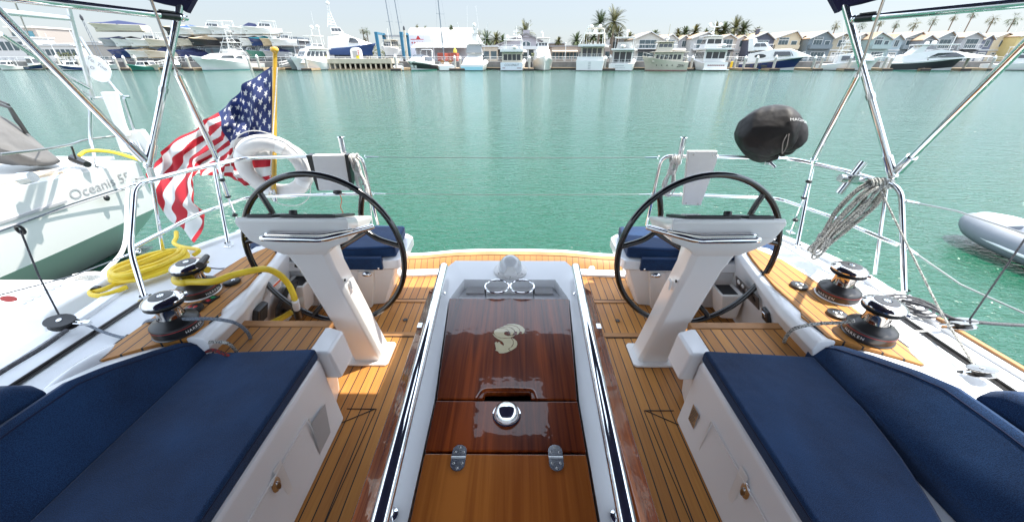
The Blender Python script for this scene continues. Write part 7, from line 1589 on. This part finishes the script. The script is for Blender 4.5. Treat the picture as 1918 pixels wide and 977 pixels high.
for k in range(5): m.box(xx-1.7+k*0.75,xx-1.35+k*0.75,-0.12,-0.08,ze-2.1,ze-1.7)
m.build('red_emblem',RED,t)
for k,(u0,u1,vt,lab) in enumerate(((772,815,80,'white peaked canopy at the left front of the hangar'),(812,880,80,'long white canopy in front of the hangar'))):
    y=115; x0,x1=gx(u0,y),gx(u1,y); W=(x1-x0)/2; zc=zv(89,y)-0.8; zp=zv(vt,y)-0.8; t=thing('canopy',lab,'canopy',((x0+x1)/2,y,0.8)); m=MB(); m.hexa([(-W,0,zc),(W,0,zc),(W,5,zc),(-W,5,zc)],[(-W*0.6,2,zp),(W*0.9,2,zp),(W*0.9,3,zp),(-W*0.6,3,zp)]); m.build('top',MW,t,smooth=False)
    for sx in (-1,1):
        m=MB(); m.tube([(sx*W*0.97,0.1,0),(sx*W*0.97,0.1,zc)],0.06,5); m.build('pole',MRAIL,t)
    m=MB(); m.box(-W*0.95,W*0.95,4.6,4.8,0,zc); m.build('back_curtain',fm('curtain_lilac',(0.60,0.59,0.62),0.7),t)
y=110
for k,(u0,u1,mt,lab) in enumerate(((820,834,'r','red shipping container left of the dark mast'),(840,856,'r','red shipping container right of the dark mast'))):
    x0,x1=gx(u0,y),gx(u1,y); t=thing('shipping_container',lab,'container',((x0+x1)/2,y,0.8),0,'red shipping containers'); W=(x1-x0)/2; m=MB(); m.box(-W,W,0,5,0.1,1.95+0.0*k); m.build('container_body',fm('container_red',(0.38,0.08,0.05),0.6,var=0.15,vscale=2),t); m=MB()
    for j in range(7): m.box(-W+0.15+j*(2*W-0.3)/6.5,-W+0.25+j*(2*W-0.3)/6.5,-0.06,0,0.25,1.8)
    m.build('corrugation',fm('container_rib',(0.30,0.06,0.04),0.6),t)
b=P(850,96,y=109); t=thing('yellow_tank','small yellow tank above the red containers','tank',(b.x,111,2.8)); m=MB(); m.lathe([(0.5,0),(0.45,0.6),(0.2,0.95),(0.15,1.1),(0,1.1)],(0,0,0),12); m.build('tank_body',fm('tank_yellow',(0.6,0.48,0.06)),t)
# glass building, sheds left
y=150; x0,x1=gx(48,y),gx(96,y); zt=zv(52,y)-0.8; t=thing('office_block','tan office block with a big teal glass front behind the left sailboat masts','building',((x0+x1)/2,y,0.8)); W=(x1-x0)/2
m=MB(); m.box(-W,W,0,14,0,zt); wl=m.build('wall',fm('stucco_greyish',(0.34,0.30,0.27),0.8),t,smooth=False); m=MB(); m.box(-W*0.12,W*0.72,-0.2,0,zt*0.52,zt*0.90); g_=m.build('glass_front',fm('teal_glass',(0.08,0.22,0.27),0.12,spec=0.8),t,smooth=False)
m=MB(); m.box(-W*0.9,-W*0.25,-0.15,0,zt*0.62,zt*0.86); m.build('window',WG,t,smooth=False); m=MB(); m.box(-W-0.4,W+0.3,-1,14,zt,zt+0.5); m.build('roof',GAR,t,smooth=False)
m=MB()
for k in range(3): m.box(-W,W*0.5,-0.25,0,zt*(0.08+0.15*k),zt*(0.12+0.15*k))
m.build('balcony_bands',TRIM,t,smooth=False)
lowbuilding(-30,60,70,140,'white stepped apartment block at the far left edge',(0.60,0.58,0.55),8,winz=(3,5.5)); lowbuilding(55,150,86,135,'long low white terrace below the glass building',(0.60,0.58,0.54),10,winz=(1.5,3.2)); lowbuilding(95,145,83,142,'grey glazed shed with large panes',(0.35,0.37,0.38),5,winz=(2.2,4.2)); 
lowbuilding(172,260,84,130,'long grey roofed boat shed left of the boat racks',(0.36,0.33,0.29),5,awn=None,winz=(0.5,1.2)); lowbuilding(173,200,80,136,'tan office with a strip window behind the grey shed',(0.48,0.42,0.36),2,winz=(2.8,4))
# radio masts / crane
for u,vt,lab,cr_ in ((190,33,'thin lattice crane with a dark tip behind the grey shed',1),(157,55,'bare sailboat mast leaning behind the oval sign',0),(165,62,'thin bare mast right of the oval sign post',0),(110,62,'faint bare mast left of the oval sign post',0),(246,92,'short bare mast by the big covered boat',0),(305,50,'bare mast beside the covered boat on its rack',0),(1882,48,'bare sailboat mast behind the houses near the right edge',0),(1872,42,'taller bare sailboat mast behind the houses near the right edge',0)):
    y=125 if u<1000 else 150; x=gx(u,y); h=zv(vt,y)-0.8
    t=thing('crane' if cr_ else 'sailboat_mast',lab,'crane' if cr_ else 'mast',(x,y,0.8)); m=MB()
    if cr_: 
        m.tube([(-0.5,0,0),(-0.15,0,h)],0.07,5); m.tube([(0.7,0,0),(0.15,0,h)],0.07,5)
        for k in range(10): m.tube([(lerp(-0.5,-0.15,k/10),0,h*k/10),(lerp(0.7,0.15,(k+1)/10),0,h*(k+1)/10)],0.04,4)
        m.build('lattice',MSTL,t); m=MB(); m.lathe([(0.3,0),(0.35,0.8),(0.1,1.4),(0,1.4)],(0,0,h-0.6),8); m.build('tip',MDK,t)
    else: m.tube([(0,0,0),(0,0,h)],[0.10,0.06],6); m.tube([(-0.7,0,h*0.6),(0.7,0,h*0.6)],0.03,4); m.build('mast_tube',MRAIL,t)
# ================================================================ BOAT RACKS
RX0,RX1=gx(236,108),gx(568,108)
levels=[(2.0),(4.15),(6.5)]
def rack(u0,u1,y,lab,tops):
    x0,x1=gx(u0,y),gx(u1,y); t=thing('boat_rack',lab,'storage rack',((x0+x1)/2,y,0.8),0,'dry storage racks'); W=(x1-x0)/2; n=max(2,int(2*W/4.5)); 
    for k in range(n+1):
        x=-W+2*W*k/n; m=MB(); m.box(x-0.09,x+0.09,0,0.18,0,tops[-1]); m.box(x-0.09,x+0.09,6,6.18,0,tops[-1]); m.box(x-0.07,x+0.07,0,6.1,tops[-1]-0.2,tops[-1]); m.build('post_frame',MSTL,t,smooth=False)
    for z in tops: m=MB(); m.box(-W,W,-0.12,0.12,z-0.22,z); m.box(-W,W,5.9,6.1,z-0.22,z); m.build('beam',MSTL,t,smooth=False)
rack(236,345,106,'steel boat rack stacked three high left of the bimini pole',[0.6,3.0,5.1]); rack(350,470,109,'steel boat rack behind the white tower boat',[0.6,3.2,5.5]); rack(466,566,109,'steel boat rack directly left of the flag staff',[0.6,3.2,5.5])
def rackboat(u,y,z,ang,L,hc,cover,lab,bottom=None,top=None,B=2.4):
    x=gx(u,y); t=thing('stored_boat',lab,'boat',(x,y,z+0.8+0.45),ang,'boats on the dry storage racks')
    m=MB(); s=hull_sections(L,B,0.95,1.35,0.08); s=[[(px,py,pz*1.0-0.0) for px,py,pz in c] for c in s]; m.loft(s); h=m.build('hull',hc,t,angle=40)
    q=MB(); q.loft([[(0,c[0][1],-0.44),(c[2][0]*1.01,c[2][1],c[2][2]+0.02),(c[2][0]*0.5,c[1][1],-0.2)] for c in s],closed=False,cap=False); q.loft([[(0,c[0][1],-0.44),(-c[2][0]*1.01,c[2][1],c[2][2]+0.02),(-c[2][0]*0.5,c[1][1],-0.2)] for c in s],closed=False,cap=False); q.build('bottom_paint',bottom or MPK,h)
    if cover is not None:
        m=MB(); m.loft([[(-B*0.47,0.1,0.9),(B*0.47,0.1,0.9),(B*0.3,0.3,1.25),(-B*0.3,0.3,1.25)],[(-B*0.5,L*0.4,1.0),(B*0.5,L*0.4,1.0),(B*0.22,L*0.4,1.85),(-B*0.22,L*0.4,1.85)],[(-B*0.42,L*0.7,1.15),(B*0.42,L*0.7,1.15),(B*0.1,L*0.7,1.5),(-B*0.1,L*0.7,1.5)],[(-0.1,L*0.96,1.35),(0.1,L*0.96,1.35),(0.05,L*0.96,1.4),(-0.05,L*0.96,1.4)]]); m.build('cover',cover,t,angle=50)
    if top=='cabin': cabin(t,L*0.25,L*0.62,B*0.36,1.0,2.1,rf=0.7,nside=2,nback=1,nfront=1); roofslab(t,L*0.1,L*0.5,B*0.38,2.5,th=0.06,posts=1.1)
    if top=='ttop': m=MB(); m.hexa([(-0.5,L*0.35,1.0),(0.5,L*0.35,1.0),(0.5,L*0.55,1.0),(-0.5,L*0.55,1.0)],[(-0.4,L*0.38,1.8),(0.4,L*0.38,1.8),(0.4,L*0.5,1.8),(-0.4,L*0.5,1.8)]); m.build('console',MW,t); roofslab(t,L*0.25,L*0.6,B*0.36,2.5,th=0.06,posts=1.0,mt=MW)
    if top=='soft': m=MB(); m.loft([[(-B*0.4,L*0.1,1.0),(B*0.4,L*0.1,1.0),(B*0.35,L*0.15,2.0),(-B*0.35,L*0.15,2.0)],[(-B*0.4,L*0.35,1.05),(B*0.4,L*0.35,1.05),(B*0.33,L*0.35,2.2),(-B*0.33,L*0.35,2.2)],[(-B*0.38,L*0.6,1.1),(B*0.38,L*0.6,1.1),(B*0.3,L*0.55,1.5),(-B*0.3,L*0.55,1.5)]]); m.build('canopy',MNVC,t)
    return t
A1=R(132)
RB=[(296,103,6.2,R(100),11.5,MC,MNVC,'large cream boat under a navy cover on the upper left rack, clear of the skyline',None,3.2),
(392,108,5.6,A1,7,MDK,MTAN,'boat under a tan cover at the left of the top rack',None,2.4),(404,108,5.6,A1,7,MW,MBLU,'boat under a blue cover on the top rack',None,2.4),(446,108,5.7,A1,8,MW,None,'white pilothouse boat on the top rack behind the tower','cabin',2.6),(474,108,5.7,A1,7.5,MW,None,'white centre console boat on the top rack','ttop',2.4),
(505,108,5.7,A1,7,MW,None,'white and maroon runabout with a dark canopy on the top rack','soft',2.4),(540,108,5.7,A1,8.5,MW,None,'white cabin cruiser at the right end of the top rack','cabin',2.8),
(268,105,3.1,A1,6.5,MGR,MNVC,'dark covered boat on the middle left rack',None,2.3),(290,105,3.1,A1,6.5,MW,MDK,'black covered white boat on the middle left rack',None,2.3),(322,105,3.1,A1,7,MW,None,'white cabin boat on the middle left rack','cabin',2.4),(344,105,3.1,A1,6,MC,None,'cream open boat by the bimini pole on the middle rack','ttop',2.3),
(376,108,3.3,A1,6.5,MW,MNVC,'navy covered boat on the middle rack right of the pole',None,2.3),(400,108,3.3,A1,6.5,MC,MDK,'black covered cream boat on the middle rack',None,2.3),(424,108,3.3,A1,6.5,MDK,MTAN,'tan covered dark boat on the middle rack',None,2.3),(482,108,3.3,A1,7.5,MDK,None,'black hulled boat on the middle rack left of the flag staff','ttop',2.5),(508,108,3.3,A1,6,MW,MDK,'white boat with black cover on the middle rack left of the flag staff',None,2.3),(526,108,3.3,A1,6,MNV,MTQ,'boat under a turquoise cover on the middle rack',None,2.3),(546,108,3.3,A1,6,MTAN,None,'tan boat on the middle rack near its right end','ttop',2.3),(562,108,3.3,A1,6,MW,None,'white boat at the right end of the middle rack','cabin',2.3),
(280,105,0.7,A1,7,MNV,MNVC,'navy hulled boat on the bottom left rack',None,2.4),(312,105,0.7,A1,7,MW,MTAN,'white boat with a tan cover on the bottom left rack',None,2.4),(338,105,0.7,A1,6.5,MC,None,'cream runabout on the bottom left rack','soft',2.4),
(392,108,0.7,A1,6.5,MNV,MNVC,'navy covered boat on the bottom rack behind the tower boat',None,2.3),(474,108,0.7,A1,6.5,MW,MW,'white shrink wrapped boat on the bottom rack',None,2.4),(498,108,0.7,A1,6.5,MW,None,'white cuddy boat on the bottom rack','cabin',2.3),(520,108,0.7,A1,6.5,MGN,None,'green hulled boat on the bottom rack beside the flag staff','ttop',2.4),(548,108,0.7,A1,6.5,MGR,MNVC,'grey boat with navy cover on the bottom rack',None,2.4)]
for u,y,z,a,L,hc,cv,lab,top,B in RB: rackboat(u,y,z,a,L,hc,cv,lab,None if 'maroon' not in lab else MMAR,top,B)
lowbuilding(352,556,75,121,'dark backing block added behind the storage racks as the shade among the boats',(0.07,0.07,0.075),12,winz=(0.5,4.5))  # added backing; its near-black colour stands for the shade inside the racks
lowbuilding(240,348,80,119,'dark grey backing block added behind the left storage rack as the shade among its boats',(0.09,0.09,0.09),7,winz=(0.5,3.5))  # same added backing for the left rack, shade put into its wall colour
# low clutter: ramp and handrails on the left quay
for u0,u1,lab in ((292,330,'white railed gangway ramp below the left boat rack'),(525,565,'white railed gangway ramp right of the flag staff')):
    a=P(u0,128,y=97); b=P(u1,112,y=102); t=thing('gangway',lab,'gangway',(a.x,97,-0.4)); d=Vector((b.x-a.x,5.5,1.2)); m=MB(); m.hexa([(0,0,0),d,d+Vector((0,1.1,0)),(0,1.1,0)],[(0,0,0.12),d+Vector((0,0,0.12)),d+Vector((0,1.1,0.12)),(0,1.1,0.12)]); m.build('ramp',MGR,t,smooth=False); m=MB()
    for yy in (0,1.1):
        for z in (0.6,1.1): m.tube([Vector((0,yy,z)),d+Vector((0,yy,z))],0.03,4)
        for k in range(7): p=d*(k/6); m.tube([p+Vector((0,yy,0)),p+Vector((0,yy,1.1))],0.03,4)
    m.build('handrail',MRAIL,t)
# ================================================================ PALMS
PT=fm('palm_trunk',(0.20,0.15,0.11),0.9,var=0.3,vscale=3); PF=[fm('palm_frond_olive',(0.115,0.115,0.035),0.6,var=0.35,vscale=1.2),fm('palm_frond_green',(0.07,0.10,0.035),0.6,var=0.3,vscale=1.2)]
def frond_mesh(nf,Lf,droop,seed,fan=False):
    rnd=random.Random(seed); m=MB()
    for k in range(nf):
        az=rnd.uniform(0,2*math.pi); el=R(rnd.uniform(-35,82)) if not fan else R(rnd.uniform(-60,75)); l=Lf*rnd.uniform(0.8,1.1)
        d=Vector((math.cos(az)*math.cos(el),math.sin(az)*math.cos(el),math.sin(el))); side=Vector((-math.sin(az),math.cos(az),0)); pts=[]; p=Vector((0,0,0)); dd=d.copy(); n=9
        for i in range(n+1):
            pts.append(p.copy()); p+=dd*(l/n); dd=(dd+Vector((0,0,-droop/n))).normalized()
        if fan:
            q=pts[5]
            for j in range(9):
                a=(j-4)/4*1.25; v=(dd*math.cos(a)+side*math.sin(a)); e=q+v*l*0.5+Vector((0,0,-0.12*l*abs(a))); w=side.cross(dd)*0.03
                n_=v.cross(Vector((0,0,1))).normalized()*0.035*l if v.cross(Vector((0,0,1))).length>0.1 else side*0.03
                m.add([q-n_*0.4,q+n_*0.4,e],[(0,1,2)])
            m.tube([pts[0],q],0.02,3,cap=False)
        else:
            m.tube(pts,[0.035*(1-i/(n+1)) for i in range(n+1)],3,cap=False)
            for i in range(1,n+1):
                ax=(pts[i]-pts[i-1]).normalized(); ll=l*0.26*math.sin(math.pi*min(1,(i+1)/(n+2)))**0.6
                for sg in (1,-1):
                    for h in (0,0.5):
                        b=pts[i-1].lerp(pts[i],h); v=(side*sg*0.75+ax*0.6+Vector((0,0,0.25-0.3*h))).normalized(); m.add([b-ax*0.07,b+ax*0.07,b+v*ll],[(0,1,2)])
    return m
date=[];fanp=[]
def make_palm(name,u,v,r,y,label,cat,kind,seed,grp):
    x=P(u,v,y=y); tz=x.z; g=0.8; h=tz-g; s=1.45*r*y/771.0
    t=thing(name,label,cat,(x.x,y,g),0,grp)
    m=MB(); rr=0.28 if kind==0 else 0.16; rnd=random.Random(seed); bx=rnd.uniform(-.3,.3)*(h/10); m.tube(smooth_path([(bx,0,0),(bx*0.4,0,h*0.5),(0,0,h*0.97),(0,0,h)],3),[rr*1.25]+[rr]*7+[rr*1.0]+[rr*(1.7 if kind==0 else 1.1)],8); m.build('trunk',PT,t)
    m=frond_mesh(56 if kind==0 else 40,s,0.9 if kind==0 else 0.8,seed,kind==1); q=MB(); q.merge(m,Matrix.Translation((0,0,h)));
    if kind==0: q.ball((0,0,h-0.25),(0.4,0.4,0.45),8,6)
    q.build('crown',PF[seed%2],t,smooth=False); return t
dates=[(1124,45,15,'date palm, the left one of the tall pair behind the wide yacht'),(1150,42,18,'date palm, the right and taller one of the tall pair'),(1146,62,9,'small date palm under the tall pair, left of the other small one'),(1159,64,9,'small date palm under the tall pair, close to the grey house'),(1126,74,8,'short bushy palm below the left tall palm'),(984,63,15,'date palm rising behind the gable of the marina office'),(911,76,12,'bushy golden date palm left of the marina office'),(929,74,10,'slender date palm just left of the marina office'),(942,77,8,'dark small palm touching the office roof'),(1046,78,6,'small lone palm above the brown block'),(1080,78,11,'date palm left of the arch of white domes'),(1098,76,9,'palm hidden behind the arch of white domes'),(1112,70,8,'palm just left of the left tall palm trunk'),(1179,70,7,'small palm behind the first grey roof'),(1227,66,7,'palm tuft behind the pale gabled house'),(1270,64,7,'first palm tuft above the blue grey roofs'),(1283,62,8,'second palm tuft above the blue grey roofs'),(1302,60,9,'dense palm tuft above the two storey yacht'),(1322,65,7,'short palm tuft right of the two storey yacht dome'),(1342,58,12,'first of four large palms above the tan roofs'),(1356,58,11,'second of four large palms above the tan roofs'),(1377,54,14,'third and tallest of four large palms above the tan roofs'),(1393,57,12,'fourth of four large palms above the tan roofs'),(1417,63,8,'palm beside the navy house chimney'),(845,53,4,'small palm tip over the hangar roof'),(900,92,6,'short palm at the foot of the golden palm')]
for i,(u,v,r,lab) in enumerate(dates): make_palm('date_palm',u,v,r,126 if v>46 else 119,lab,'palm tree',0,i+1,'date palms')
fans=[(1567,46,6),(1615,46,6),(1650,42,5),(1679,46,5),(1715,45,7),(1749,39,6),(1788,32,5),(1823,27,6),(1861,36,7),(1900,37,8),(679,57,5),(687,60,5),(684,73,4),(898,60,4),(781,49,3),(797,51,3)]
fl=['first tall thin fan palm right of the canvas corner','thin fan palm just left of the right bimini pole','thin fan palm between the bimini pole and the backstay wire','short thin fan palm right of the backstay wire','fan palm with a broad head above the slate houses','leaning fan palm above the dusty blue house','tall fan palm above the steel grey house','tallest thin fan palm on the right','fan palm with a wide ragged head near the right edge','rightmost fan palm cut by the long stainless pole','left one of two thin fan palms left of the travel lift','right one of two thin fan palms left of the travel lift','short fan palm below the pair by the travel lift','fan palm right of the dome topped tower','tiny fan palm head over the hangar left end','tiny fan palm head over the hangar middle']
for i,(u,v,r) in enumerate(fans): make_palm('fan_palm',u,v,r*1.15,152 if u>1000 else 140,fl[i],'palm tree',1,i+40,'tall fan palms')
# distant low tree line, leafy clumps
HG=fm('hedge_green',(0.10,0.11,0.045),0.8,var=0.4,vscale=0.8)
def hedge(u0,u1,vt,y,lab,seed=0):
    x0,x1=gx(u0,y),gx(u1,y); h=zv(vt,y)-0.8; rnd=random.Random(seed); m=MB(); n=int((x1-x0)*60)
    for k in range(n):
        x=rnd.uniform(x0,x1); hh=h*(0.75+0.25*math.sin(x*0.5+seed)*math.sin(x*1.3)); z=0.8+hh*rnd.uniform(0,1)**0.6; yy=y+rnd.uniform(-1.5,1.5); s=rnd.uniform(0.12,0.3); a,b=rnd.uniform(0,6.3),rnd.uniform(-1,1)
        v1=Vector((math.cos(a),math.sin(a),b)).normalized()*s; v2=v1.orthogonal().normalized()*s*0.7; c=Vector((x,yy,z)); m.add([c-v1,c-v2,c+v1,c+v2],[(0,1,2,3)])
    o=m.build('hedge',HG,smooth=False); tag(o,lab,'hedge')
hedge(690,765,81,135,'olive green hedge behind the travel lift',1); hedge(765,775,78,138,'short dark hedge at the left end of the hangar',2); hedge(118,138,96,128,'yellow green shrubs below the glass building',3); hedge(996,1004,95,113,'yellow green shrub by the bow on cruiser',4)
